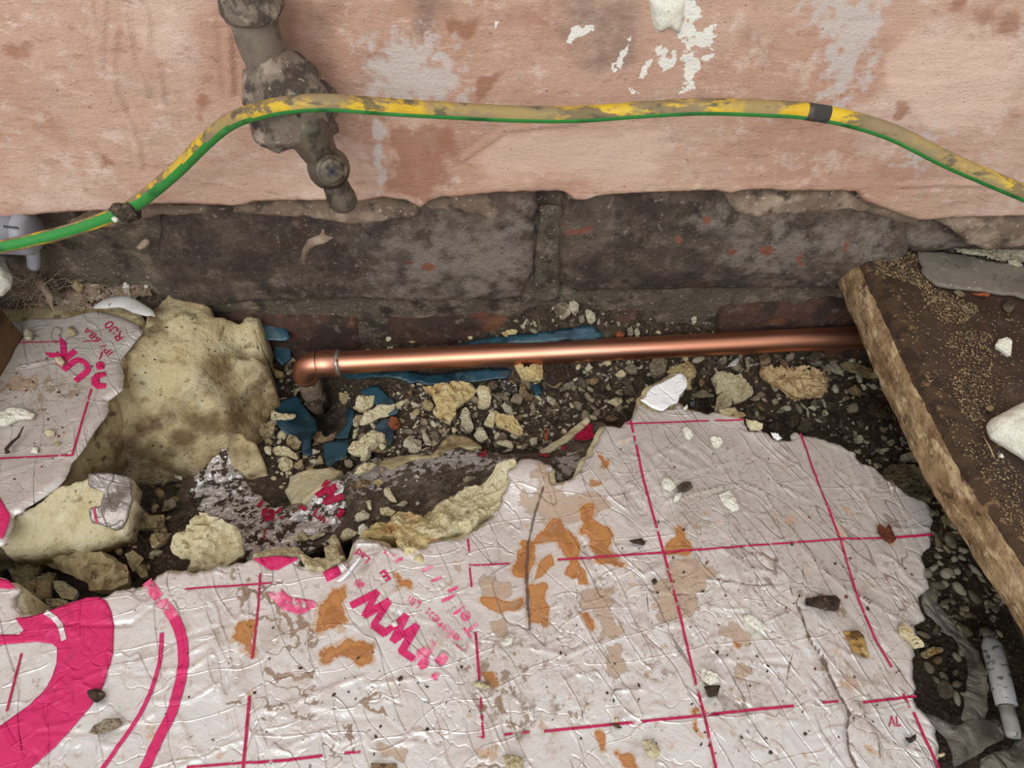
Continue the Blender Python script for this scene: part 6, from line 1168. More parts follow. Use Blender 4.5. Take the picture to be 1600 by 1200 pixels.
    (L5((295, 740), (370, 660), (450, 670), (560, 690), (680, 690), (820, 730), (900, 760), (1000, 830), (1030, 980), (900, 1030), (740, 1030), (680, 960), (560, 900), (450, 850), (380, 820), (310, 780)), .024, 'foam_dirty', 'long crusty foam lump in the hole below the wedge with grey foil', 'foam piece'),
    (L5((90, 890), (250, 740), (320, 790), (280, 890), (170, 1000), (120, 960)), .014, 'foam_dirty', 'slanting foam slice at the left of the hole', 'foam piece'),
    (L5((130, 1070), (260, 960), (360, 850), (430, 870), (400, 1000), (390, 1070), (220, 1145), (150, 1100)), .014, 'foam_dirty', 'broad grey-cream foam slice beside the slanting slice', 'foam piece'),
    (L5((420, 940), (500, 940), (610, 1020), (570, 1080), (480, 1070), (440, 1020)), .010, 'foam', 'small triangular foam piece in the hole above the pink letter', 'foam piece'),
    (L5((360, 1110), (450, 1070), (540, 1095), (500, 1120), (370, 1150)), .010, 'foam', 'thin foam strip at the rim of the pink letter', 'foam piece'),
    (L5((690, 660), (770, 615), (820, 650), (810, 690), (740, 700)), .012, 'foam', 'foam nub peeping behind the long crusty lump', 'foam piece'),
    (L5((990, 740), (1060, 710), (1120, 760), (1040, 870), (1000, 800)), .010, 'foam_dirty', 'rounded dirty foam crumb right of the crusty lump', 'foam piece'),
    (L5((1070, 880), (1130, 800), (1160, 900), (1110, 920)), .008, 'foam_dirty', 'leaf-shaped dirty crumb right of the crusty lump', 'foam piece'),
    (L5((880, 680), (930, 660), (960, 700), (920, 740)), .008, 'foam_dirty', 'tiny foam block in the shade under the wedge', 'foam piece'),
    (L5((1000, 520), (1140, 470), (1180, 520), (1100, 535), (990, 540)), .008, 'foam', 'cream ledge piece right of the grey foil end', 'foam piece'),
    (H4((75, 960), (110, 900), (220, 885), (180, 950), (90, 1010)), .010, 'foam_dirty', 'brownish foam chip left of the round-holed foam plate', 'foam piece'),
    (H4((-20, 860), (0, 800), (70, 760), (170, 760), (160, 850), (80, 850), (40, 860)), .010, 'foam_dirty', 'glistening dirty foam shelf above the brownish chip', 'foam piece'),
    (H4((150, 740), (180, 650), (240, 640), (255, 690), (200, 730)), .006, 'chip_grey', 'grey crystalline crumb in the mud above the foam plate', 'stone'),
    (H4((215, 470), (260, 425), (305, 450), (300, 510), (240, 490)), .008, 'foam_white', 'round white crumb in the dark hollow of the slab', 'foam piece'),
    (H4((60, 1040), (100, 1010), (170, 1020), (120, 1050)), .006, 'chip_pale', 'pale flake below the brownish foam chip', 'stone'),
    (H4((720, 160), (780, 135), (820, 200), (820, 250), (770, 260), (730, 210)), .008, 'chip_grey', 'pale grey stone on the stained wedge', 'stone')]:
    nm = {'foam piece': 'foam_piece', 'stone': 'stone_chip', 'clod': 'earth_clod', 'flake': 'shell_flake', 'scrap': 'wrapper_scrap', 'glass': 'glass_chip', 'splinter': 'splinter', 'brick chip': 'brick_chip'}[cat]
    lump(nm, px, G, T_, m, lab, cat)
# plate with hole and pieces on the muddy scrap
MU = lambda x, y: mud_top(x, y)+.001
ST_ = lambda x, y: str_top(x, y)+.001
lump('foam_plate', H4((210, 990), (230, 930), (330, 870), (400, 790), (480, 735), (560, 790), (690, 830), (730, 930), (740, 1040), (650, 1100), (600, 1140), (330, 1175), (360, 1100), (340, 1070), (290, 1080), (240, 1040)), lambda x, y: np.full(np.shape(x), .044), .016, 'foam', 'flat pale yellow foam plate at the rim of the big board beside mud', rnd=.5)
for px, T_, m, lab in [(ST((500, 820), (580, 720), (650, 770), (690, 830), (560, 840)), .006, 'foam', 'pale foam flake below the letters Lin on the muddy scrap'), (ST((660, 800), (850, 740), (850, 770), (720, 830)), .005, 'foam', 'long thin foam strip right below the letters Lin'), (ST((870, 830), (960, 760), (990, 830), (900, 870)), .006, 'foam', 'yellowish foam tab above the pale foam lip')]:
    lump('foam_piece', px, MU, T_, m, lab)
for px, T_, m, lab in [(ST((1010, 800), (1080, 690), (1200, 740), (1120, 800), (1040, 840)), .007, 'foam', 'cream foam triangle at the left end of the soil-caked strip'), (Q5((70, 330), (120, 260), (200, 240), (270, 250), (200, 300), (110, 335)), .007, 'foam', 'cream foam nub at the upper left of the soil-caked strip'), (Q5((320, 470), (370, 430), (410, 520), (445, 580), (390, 570), (330, 510)), .006, 'foam', 'tooth-shaped foam chip in the middle of the soil-caked strip'),
    (Q5((170, 560), (215, 545), (225, 640), (200, 640)), .005, 'foam', 'peg-like foam chip left of the tooth-shaped chip'), (Q5((75, 690), (150, 630), (210, 680), (200, 710), (90, 735)), .007, 'chip_pale', 'grey-white crumb below the peg-like chip'), (Q5((430, 600), (500, 550), (535, 570), (500, 610)), .005, 'chip_pale', 'white crumb at the tip of the tooth-shaped chip'), (Q5((1000, 370), (1080, 345), (1120, 355), (1040, 400), (1005, 410)), .006, 'chip_grey', 'grey lump at the top of the pale yellow ridge'),
    (Q5((290, 620), (360, 610), (430, 650), (400, 690), (300, 680)), .006, 'foam', 'crumbly foam pile left of the tan ledge'), (Q5((110, 780), (160, 750), (200, 800), (150, 860), (110, 850)), .006, 'foam_white', 'bright white foam crumb at the left end of the tan ledge'), (Q5((60, 410), (150, 370), (230, 390), (190, 430), (90, 450), (40, 480)), .006, 'chip_tan', 'beige smear-like lump under the upper left foam nub'), (Q5((230, 400), (290, 370), (330, 400), (280, 440)), .006, 'foam_dirty', 'tan rounded crumb right of the beige lump')]:
    lump('foam_piece', px, ST_, T_, m, lab)
# ------------------------------------------------------------------ pieces lying on the big board and on the left fragment
BT = lambda x, y: board_base(x, y)+.0008
wf = empty('foil_offcut', PS(1040, 620, G)); tag(wf, 'bright white foil-skinned foam offcut at the back rim of the big board', 'foam piece')
WFP = Z5((0, 765), (70, 735), (100, 640), (210, 555), (340, 500), (550, 380), (610, 410), (645, 470), (650, 560), (600, 640), (540, 740), (520, 810), (440, 810), (380, 860), (310, 915), (200, 890), (130, 860))
wz0 = PS(1038, 615, board_base, .06)[2]
wtilt = lambda x, y: wz0+.004+.10*(y-P(1038, 615, wz0)[1])-.05*(x-P(1038, 615, wz0)[0])
sheet('foil_skin', WFP, wtilt, .001, .0011, 'white_foil', wf, .0012, .0006, 3)
pl = rough_poly([tuple(PS(u, v, wtilt)[:2]) for u, v in WFP], .003, .001, 4); V, Q, d = solid_vf([(x-.0015, y+.002) for x, y in pl], .0015, lambda X, Y, d: wtilt(X, Y)-.001, lambda X, Y, d: wtilt(X, Y)-.012); obj('foam_core', V, Q, mat='foam_dirty', parent=wf)
for px, T_, m, lab, cat in [(S(1050, 640, 3.556, (55, 110), (75, 90), (110, 110), (120, 150), (95, 175), (70, 150)), .006, 'foam_white', 'cream crumb on the foil nearest the back rim, left of its pair', 'foam piece'), (S(1050, 640, 3.556, (210, 150), (265, 145), (285, 180), (260, 215), (225, 200)), .006, 'foam_white', 'cream crumb on the foil right of the first crumb by the back rim', 'foam piece'),
    (S(1050, 640, 3.556, (258, 470), (320, 445), (350, 490), (375, 555), (340, 570), (290, 530)), .004, 'foam_white', 'flat cream wedge lying in the middle of the foil', 'foam piece'), (C5((1245, 420), (1270, 390), (1310, 410), (1335, 450), (1310, 480), (1260, 460)), .005, 'foam_white', 'white crumb on the foil beside a dark pebble', 'foam piece'), (C5((1340, 450), (1380, 420), (1420, 420), (1435, 460), (1400, 480), (1350, 475)), .005, 'chip_dark', 'dark pebble on the foil beside the white crumb', 'stone'),
    (C5((1315, 550), (1330, 490), (1375, 480), (1360, 530)), .004, 'foam_white', 'small white splinter under the dark pebble', 'foam piece'), (C5((1060, 770), (1135, 750), (1160, 780), (1150, 795), (1080, 785)), .003, 'dark_bit', 'dark brown bark splinter on the foil near the orange stain', 'splinter'), (C5((1190, 1000), (1215, 985), (1228, 1010), (1205, 1028)), .003, 'dark_bit', 'black round bit left of the tan stain', 'grit'),
    (S(1050, 640, 3.556, (1145, 640), (1160, 630), (1185, 665), (1210, 630), (1225, 680), (1245, 720), (1225, 745), (1180, 720), (1150, 680)), .007, 'leaf', 'curled reddish-brown leaf on the foil near its right rim', 'leaf'), (C2((600, 200), (700, 190), (770, 190), (800, 220), (780, 280), (700, 265), (600, 240)), .007, 'dark_bit', 'dark brown mossy lump on the foil', 'clod'),
    (C2((825, 395), (910, 390), (930, 420), (960, 520), (965, 565), (930, 550), (870, 500)), .005, 'amber', 'amber resin-like foam chip on the foil below the mossy lump', 'foam piece'), (C2((1140, 370), (1170, 340), (1210, 400), (1230, 430), (1280, 460), (1290, 490), (1240, 500), (1200, 450), (1150, 410)), .007, 'foam', 'crumpled cream scrap hanging at the right rim of the foil', 'foam piece'),
    (C2((230, 300), (265, 295), (320, 330), (370, 365), (350, 400), (300, 385), (245, 345)), .005, 'foam_white', 'white bean-like crumb beside the round tan stain', 'foam piece'), (C6((1105, 610), (1120, 595), (1160, 630), (1210, 660), (1215, 700), (1160, 720), (1110, 680)), .006, 'foam_white', 'white popcorn-like crumb sitting on a dark clod', 'foam piece'), (C6((1125, 720), (1180, 715), (1225, 710), (1200, 780), (1150, 790)), .005, 'dark_bit', 'dark clod under the popcorn-like crumb', 'clod'),
    (C2((1170, 1015), (1205, 1025), (1250, 990), (1240, 1040), (1205, 1057)), .003, 'dark_bit', 'black boat-shaped chip below the letters AL', 'chip'), (C6((760, 1040), (800, 1030), (850, 1045), (870, 1110), (840, 1150), (790, 1120)), .005, 'foam', 'pale yellow crumb near the bottom edge left of the red line', 'foam piece'), (C6((595, 905), (625, 900), (635, 925), (610, 935)), .003, 'foam', 'tiny cream crumb on the lower red line', 'foam piece'), (C6((565, 935), (610, 940), (650, 965), (620, 970)), .002, 'dark_bit', 'dark splinter on the lower red line', 'splinter'),
    (C8((1355, 435), (1410, 385), (1440, 400), (1420, 450), (1380, 465)), .005, 'foam_white', 'white shard left of the lower orange stains', 'foam piece'), (C8((1195, 660), (1240, 655), (1300, 680), (1280, 700), (1220, 690)), .005, 'foam', 'crumb beside the small orange crescent stain', 'foam piece'), (C8((1370, 1070), (1430, 1060), (1490, 1080), (1480, 1150), (1400, 1160)), .005, 'foam', 'yellow-white blob at the bottom edge of the picture', 'foam piece'), (C8((785, 640), (810, 620), (818, 640), (795, 660)), .003, 'dark_bit', 'dark seed right of the letters www', 'seed'), (C8((745, 335), (780, 315), (790, 350), (765, 355)), .002, 'foam_white', 'white flake on the second printed w', 'foam piece'),
    (C7((490, 1010), (520, 960), (600, 925), (660, 920), (668, 955), (620, 990), (540, 1020)), .006, 'chip_grey', 'smooth grey sausage-shaped pebble on the lower left foil', 'stone'), (C7((480, 770), (530, 760), (580, 780), (560, 820), (525, 840), (490, 810)), .005, 'dark_bit', 'brown crumb on the rim of the big pink letter', 'clod'), (C8((640, 1110), (780, 1110), (780, 1160), (640, 1160)), .003, 'chip_tan', 'brown scrap at the bottom edge below the tan stain', 'scrap'),
    (Z5((590, 880), (655, 820), (665, 870), (620, 905)), .005, 'foam_white', 'tiny cream crumb at the back rim right of the white foil offcut', 'foam piece'), (Z5((1090, 920), (1180, 880), (1310, 860), (1340, 900), (1440, 930), (1480, 960), (1380, 990), (1280, 980)), .006, 'foam_dirty', 'torn foam crust on the back rim of the foil', 'foam piece'), (Z6((40, 850), (130, 890), (240, 930), (230, 985), (100, 985), (60, 930)), .006, 'foam', 'cream curl of foam at the end of the top red line', 'foam piece'), (Z6((330, 1010), (400, 1030), (470, 1085), (420, 1110), (360, 1070)), .004, 'white_foil', 'peeling white foil tip on the back rim', 'foil scrap'), (C2((1370, 1120), (1410, 1105), (1415, 1125), (1385, 1140)), .004, 'foam', 'pale foam bit at the lower right corner of the board', 'foam piece')]:
    nm = {'foam piece': 'foam_piece', 'stone': 'stone_chip', 'clod': 'earth_clod', 'scrap': 'scrap', 'splinter': 'splinter', 'grit': 'grit_bit', 'leaf': 'dry_leaf', 'chip': 'dark_chip', 'seed': 'seed', 'foil scrap': 'foil_scrap'}[cat]
    lump(nm, px, BT, T_, m, lab, cat)
FT = lambda x, y: ftop(x, y)+.0005
for px, T_, m, lab, cat in [(S(0, 560, 3, (-20, 290), (0, 250), (50, 220), (100, 225), (165, 265), (150, 285), (80, 290), (40, 320), (0, 325)), .006, 'foam_white', 'white ragged foam flake on the left foil below the timber', 'foam piece'), (S(0, 560, 3, (205, 350), (225, 330), (255, 340), (255, 362), (225, 368)), .004, 'foam', 'cream crumb on the left foil right of the ragged flake', 'foam piece'), (S(0, 560, 3, (255, 395), (275, 385), (282, 400), (262, 410)), .003, 'foam_dirty', 'small tan crumb below the cream crumb on the left foil', 'foam piece'), (S(0, 560, 3, (140, 440), (160, 410), (180, 420), (178, 448)), .002, 'foam_white', 'thin pale flake near the corner of the red lines on the left foil', 'foam piece'),
    (S(0, 320, 4, (340, 955), (380, 945), (405, 980), (390, 1010), (360, 995)), .005, 'foam', 'pale lump left of the letters UK', 'foam piece'), (S(0, 320, 4, (150, 810), (175, 775), (205, 800), (200, 850), (160, 850)), .005, 'chip_pale', 'pale pebble on the foil beside the timber', 'stone'), (S(0, 320, 4, (420, 770), (440, 750), (480, 800), (450, 825), (425, 800)), .004, 'foam_dirty', 'tan crumb above the letter K', 'foam piece')]:
    lump('foam_piece' if cat == 'foam piece' else 'stone_chip', px, FT, T_, m, lab, cat)
lump('foam_offcut', S(0, 330, 6.154, (-120, 400), (0, 410), (40, 450), (70, 540), (115, 620), (95, 700), (30, 760), (0, 790), (-120, 800)), lambda x, y: np.full(np.shape(x), .098), .010, 'foam_white', 'cream foam offcut on the timber at the left edge', 'foam piece', tilt=(0, 0), rough=.4)
V, q, t = tube_vf(np.array([P(u, v, .068) for u, v in S(0, 560, 3, (35, 440), (28, 425), (60, 390), (85, 370), (110, 320))]), [.0012, .0009, .0008, .0006, .0003], 8); o = obj('twig', V, q, t, mat='dark_bit'); tag(o, 'tiny dark twig on the left foil', 'twig')

# ------------------------------------------------------------------ debris heap by the wall, far left
def LV(*p): return S(0, 330, 6.154, *p)
GL = lambda x, y: GROUND(x, y)+.002
for px, T_, m, lab, cat in [(LV((700, 740), (740, 690), (810, 690), (800, 760), (760, 785)), .006, 'foam_dirty', 'tan chip at the printed paper scrap', 'foam piece'), (LV((1250, 650), (1290, 630), (1350, 645), (1350, 670), (1310, 690), (1260, 675)), .005, 'foam_white', 'white knobbly crumb on the debris heap by the brick', 'foam piece'), (LV((1185, 690), (1240, 690), (1250, 720), (1200, 750), (1185, 735)), .005, 'foam_white', 'white crumb below the knobbly one on the debris heap', 'foam piece'),
    (LV((1385, 730), (1420, 680), (1440, 690), (1420, 740), (1395, 750)), .004, 'foam_white', 'white seed-like crumb right on the debris heap', 'foam piece'), (LV((1420, 590), (1470, 565), (1540, 590), (1570, 620), (1480, 630)), .006, 'chip_pale', 'pale stone at the end of the debris heap', 'stone'), (LV((980, 560), (1000, 520), (1025, 520), (1020, 545)), .004, 'chip_pale', 'pale chip on top of the debris heap', 'stone'), (LV((1000, 640), (1020, 605), (1070, 620), (1060, 640)), .006, 'chip_grey', 'dusty grey chip in the debris heap', 'stone'), (LV((1120, 550), (1150, 530), (1175, 600), (1150, 590)), .004, 'plastic_white', 'bluish white flake on the debris heap', 'flake'),
    (LV((190, 1040), (250, 950), (340, 980), (350, 1020), (260, 1070)), .007, 'chip_tan', 'brown clod between timber and the left foil', 'clod'), (LV((285, 820), (320, 800), (325, 835), (300, 850)), .005, 'chip_pale', 'small pale chip under the fluff', 'stone'), ([(255, 478), (275, 480), (290, 490), (280, 500), (262, 498)], .008, 'chip_dark', 'dark stone behind the peak of the foam slab', 'stone'), ([(318, 470), (338, 476), (345, 488), (330, 492), (320, 482)], .010, 'chip_dark', 'dark grey stone right behind the peak of the foam slab', 'stone')]:
    nm = {'foam piece': 'foam_piece', 'stone': 'stone_chip', 'clod': 'earth_clod', 'flake': 'shell_flake'}[cat]; lump(nm, px, GL, T_, m, lab, cat)
pc_ = PS(115, 438, GL)
scr = sheet('paper_scrap', LV((600, 620), (680, 600), (830, 580), (830, 680), (720, 720), (640, 690)), lambda x, y: GL(x, y)+.003, .001, .0012, 'paper', None, .0004, .0004, 3); tag(scr, 'small printed paper scrap half buried in the debris heap', 'paper')
psurf = lambda x, y: GL(x, y)+.0042
for txt, o0 in (('ammonia', (137, 428)), ('systems', (137, 438))): text_px('printed_text', txt, o0, (-9, 1.5), (0, 5), psurf, 'ink', scr, .0, .0003)
hook = empty('plastic_strip', PS(190, 482, GL)); tag(hook, 'curved white plastic strip lying at the top of the left foil', 'plastic strip')
hp = [P(u, v, z) for u, v, z in ((150, 484, .070), (170, 475, .073), (195, 472, .074), (215, 482, .073), (232, 490, .072), (243, 496, .070))]
V, q, t = tube_vf(spline(hp, 6), np.interp(np.linspace(0, 1, 31), [0, .15, .4, .6, .85, 1], [.0012, .004, .0048, .0042, .0028, .0006]), 16); V[:, 2] = hp[2][2]+(V[:, 2]-hp[2][2])*.45; obj('strip_body', V, q, t, mat='plastic_white', parent=hook)
lump('strip_tip', LV((1420, 960), (1450, 960), (1500, 1010), (1460, 1010)), lambda x, y: np.full(np.shape(x), .070), .004, 'foam_white', parent=hook)
# fluff and cobweb
def fibres(name, c, n_, L_, m, seed, rad=.00022, spread=(.012, .008, .004), parent=None):
    rg = np.random.default_rng(seed); parts = []
    for k in range(n_):
        p = np.asarray(c)+rg.normal(0, 1, 3)*np.array(spread)*.5; d = rg.normal(0, 1, 3)*np.array([1, .8, .35]); d /= np.linalg.norm(d); pts = [p]
        for s in range(4): d = d+rg.normal(0, .45, 3)*np.array([1, 1, .5]); d /= np.linalg.norm(d); p = p+d*L_/4*rg.uniform(.5, 1.3); pts.append(p)
        parts.append(tube_vf(pts, rad*rg.uniform(.6, 1.6), 4, False))
    V, q, t = join(parts); return obj(name, V, q, t, mat=m, parent=parent)
fl_ = empty('fluff_clump', PS(45, 450, GL)); tag(fl_, 'tangled grey fluff with a white cobweb tail at far left', 'fluff')
fibres('fibre_tangle', P(42, 446, .076), 300, .016, 'fluff', 3, .00013, (.016, .010, .005), parent=fl_); blob('fluff_body', P(40, 446, .069), .008, 'fluff', 7, fl_, 3, .9, (1.1, .9, .7))
wv = [P(u, v, z) for u, v, z in ((48, 428, .078), (60, 438, .078), (72, 455, .077), (80, 470, .074), (86, 488, .069))]
V, q, t = tube_vf(spline(wv, 6), np.interp(np.linspace(0, 1, 25), [0, .3, .7, 1], [.0016, .003, .0018, .0003]), 16); V = V+.0016*np.stack([fbm(V[:, 0], V[:, 1], V[:, 2], sc=260, seed=k) for k in (1, 2, 3)], 1); obj('cobweb_tail', V, q, t, mat='fluff', parent=fl_)
fibres('cobweb', P(62, 445, .078), 40, .012, 'fluff', 13, .00013, (.010, .012, .004), fl_)
o = slivers('heap_debris', [(LV((400, 600), (800, 560), (1000, 500), (1300, 560), (1500, 640), (1450, 800), (1200, 850), (900, 860), (560, 900), (480, 740)), 3), (LV((200, 800), (420, 780), (540, 950), (600, 1000), (900, 940), (800, 860), (400, 960)), 1)], 2600, .0015, 'fluff', GL, 8); tag(o, 'fine fibrous debris heaped between brick and left foil', 'debris', kind='stuff')
# cobweb on the brick and pale scabs
for px, m, dp in ((S(200, 280, 3.2, (860, 400), (865, 350), (900, 300), (960, 270), (970, 235), (985, 240), (985, 275), (1040, 285), (1000, 310), (940, 330), (905, 370), (895, 430), (880, 430)), 'render_coat', .0025), (S(200, 280, 3.2, (432, 270), (445, 268), (458, 295), (448, 304)), 'foam_white', .0025), (S(200, 280, 3.2, (385, 350), (400, 350), (425, 365), (405, 376)), 'foam_white', .0025), (S(0, 330, 6.154, (1300, 350), (1360, 290), (1420, 265), (1435, 330), (1380, 360)), 'render_coat', .002)):
    wall_blob('pale_scab', px, YB-.0025, dp, m, wall, .0009, .5)

# ------------------------------------------------------------------ sawdust clump, bag, tube
sc_px = Z6((200, 300), (240, 250), (400, 260), (560, 270), (700, 255), (830, 270), (950, 310), (980, 400), (975, 520), (920, 600), (800, 620), (740, 600), (690, 650), (600, 650), (540, 600), (420, 500), (320, 440), (250, 400))
sw = empty('sawdust_clump', PS(1238, 598, G)); tag(sw, 'tan clump of wood shavings on the gravel below the pipe', 'sawdust')
lump('clump_body', sc_px, G, .011, 'sawdust', parent=sw)
o = slivers('shavings', [(sc_px, 1)], 900, .0013, 'sawdust', lambda x, y: ground(x, y)+.0095, 9); o.parent = sw; o.location = Vector(o.location)-Vector(sw.location); tag(o, kind='stuff')
bg = empty('plastic_bag', PS(1500, 1060, G)); tag(bg, 'crumpled translucent plastic bag in the gap at lower right', 'plastic bag')
def bagsheet(px, z0, seed, tl=(0, 0), amp=.006, sc=45):
    c = P(*np.array(px).mean(0), z0); f = lambda x, y: z0+amp*fbm(x, y*.6, sc=sc, octv=3, seed=seed)+tl[0]*(x-c[0])+tl[1]*(y-c[1]); return sheet('bag_fold', px, f, 0, .0016, 'bag', bg, .0004, .0012, seed)
def B9(*p): return S(1380, 920, 4.286, *p)
bagsheet(B9((240, 80), (290, 0), (350, -10), (360, 90), (420, 170), (520, 280), (600, 380), (660, 470), (700, 590), (710, 800), (690, 870), (560, 900), (520, 880), (540, 700), (560, 560), (540, 430), (460, 320), (360, 240), (290, 170)), .004, 3, (0, .06))
bagsheet(B9((230, 780), (300, 820), (420, 900), (520, 900), (640, 880), (760, 880), (820, 950), (800, 1010), (700, 1060), (620, 1120), (520, 1170), (470, 1200), (480, 1110), (420, 1010), (350, 940)), .002, 4, (.02, .05))
bagsheet(B9((640, 1140), (720, 1100), (840, 1060), (943, 960), (1010, 950), (1010, 1290), (640, 1290)), .0, 5, (0, .05))
tb = empty('white_tube', P(1560, 1050, -.01)); tag(tb, 'dirty white plastic tube with worn dark print in the gap at lower right', 'tube')
zt_ = .004
V, q, t = tube_vf([P(1546, 996, zt_), P(1548, 1003, zt_), P(1550, 1010, zt_), P(1563, 1060, zt_), P(1573, 1102, zt_)], [.003, .0042, .0052, .0052, .0050], 26); obj('barrel', V, q, t, mat='tube_white', parent=tb)
V, q, t = tube_vf([P(1572, 1104, zt_), P(1578, 1125, zt_), P(1583, 1145, zt_), P(1584, 1152, zt_)], [.0036, .0038, .0036, .0030], 20); obj('nozzle', V, q, t, mat='plastic_white', parent=tb)
lump('stone_chip', B9((850, 760), (870, 735), (885, 750), (875, 790), (858, 795)), G, .004, 'chip_pale', 'pale sliver right of the white tube', 'stone')
lump('foam_piece', B9((250, 430), (310, 390), (400, 390), (410, 415), (350, 440), (290, 470), (260, 455)), G, .006, 'foam_gold', 'yellowish foam scrap in the gap under the crumpled cream scrap', 'foam piece')

# ------------------------------------------------------------------ small chips that nothing tells apart
def chip_mesh(seed, flat):
    bm = bmesh.new(); bmesh.ops.create_icosphere(bm, subdivisions=2, radius=1)
    v = np.array([list(x.co) for x in bm.verts]); f = [[x.index for x in y.verts] for y in bm.faces]; bm.free()
    rg = np.random.default_rng(seed)
    for _ in range(7):      # cut facets
        nrm_ = rg.normal(0, 1, 3); nrm_ /= np.linalg.norm(nrm_); dd_ = rg.uniform(.55, .9); s = v @ nrm_; m_ = s > dd_; v[m_] -= np.outer(s[m_]-dd_, nrm_)
    v *= (1+.12*fbm(v[:, 0]+seed, v[:, 1], v[:, 2], sc=1.6, seed=seed))[:, None]*np.array([1, rg.uniform(.5, .85), flat])
    return v, f
HUE = {'chip_pale': 'pale', 'foam': 'cream foam', 'foam_dirty': 'tan foam', 'chip_grey': 'grey', 'chip_dark': 'dark grey', 'chip_tan': 'brownish', 'soil': 'earthy', 'dark_bit': 'dark brown', 'leaf': 'reddish brown'}
def scatter(name, regions, count, smin, smax, mats, noun, cat, where, surf, seed, flat=.45, avoid=.7):
    # every label tells size, colour and place; pieces alike in all three form one group
    rg = np.random.default_rng(seed); protos = []
    for k in range(8):
        v, f = chip_mesh(seed*10+k, flat*rg.uniform(.7, 1.3)); me = mesh(name, v, None, f, True); me.materials.append(MAT[mats[k % len(mats)]]); protos.append(me)
    tot = sum(w for _, w in regions); placed = []
    for (poly_, w), wh in zip(regions, where):
        p = np.array(poly_); n_ = int(count*w/tot); got = 0; tries = 0
        while got < n_ and tries < n_*40:
            tries += 1
            u, v = rg.uniform(p[:, 0].min(), p[:, 0].max()), rg.uniform(p[:, 1].min(), p[:, 1].max())
            if not inside(np.array([u]), np.array([v]), poly_)[0]: continue
            c = PS(u, v, surf); s = smin+(smax-smin)*rg.uniform(0, 1)**2
            if any((c[0]-a)**2+(c[1]-b)**2 < (avoid*(s+r_))**2 for a, b, r_ in placed): continue
            placed.append((c[0], c[1], s)); k_ = rg.integers(8); o = bpy.data.objects.new(name, protos[k_]); COL.objects.link(o)
            o.location = (c[0], c[1], c[2]+s*flat*.4); o.scale = (s, s*rg.uniform(.7, 1.1), s); o.rotation_euler = (rg.uniform(-.5, .5), rg.uniform(-.5, .5), rg.uniform(0, 6.28)); f_ = (s-smin)/(smax-smin); lab = '%s %s %s %s' % ('tiny' if f_ < .12 else 'small' if f_ < .5 else 'larger', HUE[mats[k_ % len(mats)]], noun, wh); tag(o, lab, cat, lab+' group'); got += 1
    return placed
TR1 = [(415, 590), (460, 560), (480, 620), (492, 650), (500, 700), (550, 700), (552, 650), (530, 600), (640, 600), (690, 620), (700, 690), (620, 712), (560, 722), (530, 735), (450, 745), (415, 700)]
TR2 = [(640, 600), (800, 592), (960, 560), (1000, 560), (1000, 625), (960, 655), (915, 655), (840, 705), (700, 690), (650, 710)]
TR3 = [(1000, 560), (1390, 545), (1440, 640), (1470, 700), (1490, 760), (1440, 790), (1380, 740), (1300, 680), (1160, 650), (1060, 630), (1010, 625)]
TR4 = [(1390, 740), (1480, 740), (1540, 840), (1570, 930), (1560, 1000), (1460, 1000), (1440, 930), (1455, 860)]
TR5 = [(1440, 970), (1540, 960), (1560, 1080), (1450, 1110)]
TR1B = [(412, 680), (440, 690), (480, 715), (500, 728), (455, 745), (440, 762), (425, 745)]
LG = [(560, 500), (830, 500), (860, 480), (940, 485), (1100, 500), (1250, 505), (1380, 515), (1380, 520), (950, 530), (560, 548)]
HL = [(45, 870), (220, 925), (240, 890), (260, 830), (220, 800), (150, 850), (60, 850)]
gsurf = lambda x, y: ground(x, y)
scatter('rubble_chip', [(TR1, 50), (TR1B, 22), (TR2, 60), (TR3, 40), (TR4, 6), (LG, 12)], 250, .0014, .0046, ['chip_pale', 'foam', 'foam', 'chip_pale', 'foam_dirty'], 'chip', 'chip', ['around the teal sheeting below the elbow', 'heaped at the foot of the foam slab', 'between copper pipe and soil-caked strip', 'between pipe, big board and chipboard', 'in the shaded gap beside the chipboard', 'on the ledge behind the copper pipe'], gsurf, 3, .5)
scatter('stone_flake', [(TR1, 14), (TR2, 60), (TR3, 90), (TR4, 14), (LG, 10)], 290, .0016, .0056, ['chip_grey', 'chip_grey', 'chip_dark', 'chip_tan', 'chip_pale'], 'stone flake', 'stone', ['around the teal sheeting below the elbow', 'between copper pipe and soil-caked strip', 'between pipe, big board and chipboard', 'in the shaded gap beside the chipboard', 'on the ledge behind the copper pipe'], gsurf, 4, .5)
scatter('flat_pebble', [(TR4, 70), (TR5, 16), ([(1420, 690), (1470, 690), (1530, 830), (1460, 800)], 30)], 130, .0030, .0068, ['chip_pale', 'chip_grey', 'chip_pale', 'chip_tan', 'chip_grey'], 'flat pebble', 'pebble', ['deep beside the raw edge of the chipboard', 'near the plastic bag in the gap', 'at the right rim of the big board'], gsurf, 5, .38, .62)
scatter('foam_crumb', [(HL, 18), ([(250, 700), (300, 690), (330, 760), (280, 800), (240, 860), (220, 800)], 14)], 32, .0016, .0046, ['foam_dirty', 'foam_dirty', 'chip_tan'], 'crumb', 'crumb', ['in the hole under the foam wedge', 'in the mud left of the foam plate'], gsurf, 6, .6)
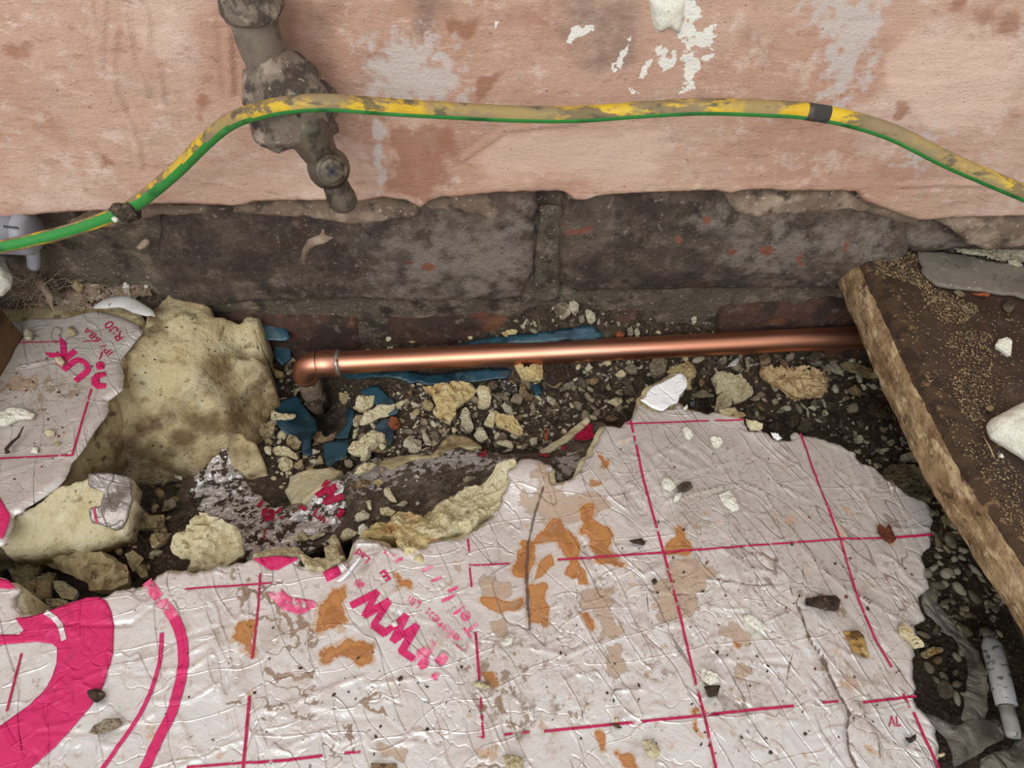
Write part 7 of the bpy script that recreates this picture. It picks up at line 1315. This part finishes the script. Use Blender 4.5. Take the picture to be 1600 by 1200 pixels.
scatter('soil_crumb', [([(555, 740), (720, 710), (840, 715), (800, 725), (680, 780), (560, 840)], 26), ([(860, 700), (920, 670), (940, 670), (905, 740), (870, 735)], 8)], 36, .0009, .0022, ['chip_dark', 'chip_grey', 'chip_pale', 'soil'], 'grain', 'crumb', ['stuck in the soil crust of the sunken strip', 'below the red patch of the sunken strip'], str_top, 7, .6)
scatter('dark_speck', [([(960, 670), (1240, 700), (1440, 850), (1420, 1180), (780, 1180), (900, 950), (1000, 800)], 60), ([(300, 960), (700, 1000), (800, 1180), (200, 1180)], 20)], 120, .0005, .0012, ['dark_bit', 'dark_bit', 'leaf'], 'dirt speck', 'speck', ['on the right half of the big foil board', 'on the lower left of the big foil board'], lambda x, y: board_base(x, y)+.0004, 8, .5)
scatter('dark_speck', [([(20, 520), (180, 520), (160, 600), (100, 720), (0, 760)], 26)], 26, .0005, .0012, ['dark_bit', 'leaf'], 'dirt speck', 'speck', ['on the left foil piece lettered UK'], lambda x, y: ftop(x, y)+.0002, 9, .5)
o = slivers('loose_soil', [(TR1, 2), (TR2, 4), (TR3, 4), (TR4, 2), (LG, 3), ([(250, 700), (330, 690), (330, 800), (220, 860)], 1), (HL, 1)], 4200, .0014, 'soil', gsurf, 11, -.0003); tag(o, 'dark crumbly soil and fine grit between the rubble', 'soil', kind='stuff')
o = slivers('fine_gravel', [(TR1, 1), (TR2, 3), (TR3, 3), (TR4, 1), (LG, 1)], 1700, .0018, 'chip_dark', gsurf, 12, -.0003); tag(o, 'fine dark gravel grains mixed into the trench soil', 'gravel', kind='stuff')
o = slivers('pale_grit', [(TR1, 2), (TR2, 3), (TR3, 2), (TR4, 1), (LG, 1)], 800, .0016, 'chip_pale', gsurf, 13, -.0002); tag(o, 'fine pale grit grains sprinkled over the trench soil', 'grit', kind='stuff')
scatter('heap_chip', [(LV((400, 620), (800, 570), (1000, 510), (1300, 570), (1500, 650), (1400, 780), (1100, 840), (700, 880), (500, 760)), 1)], 46, .0012, .0034, ['chip_pale', 'chip_tan', 'chip_dark', 'foam_dirty'], 'chip', 'chip', ['in the debris heap between brick and left foil'], GL, 21, .6)
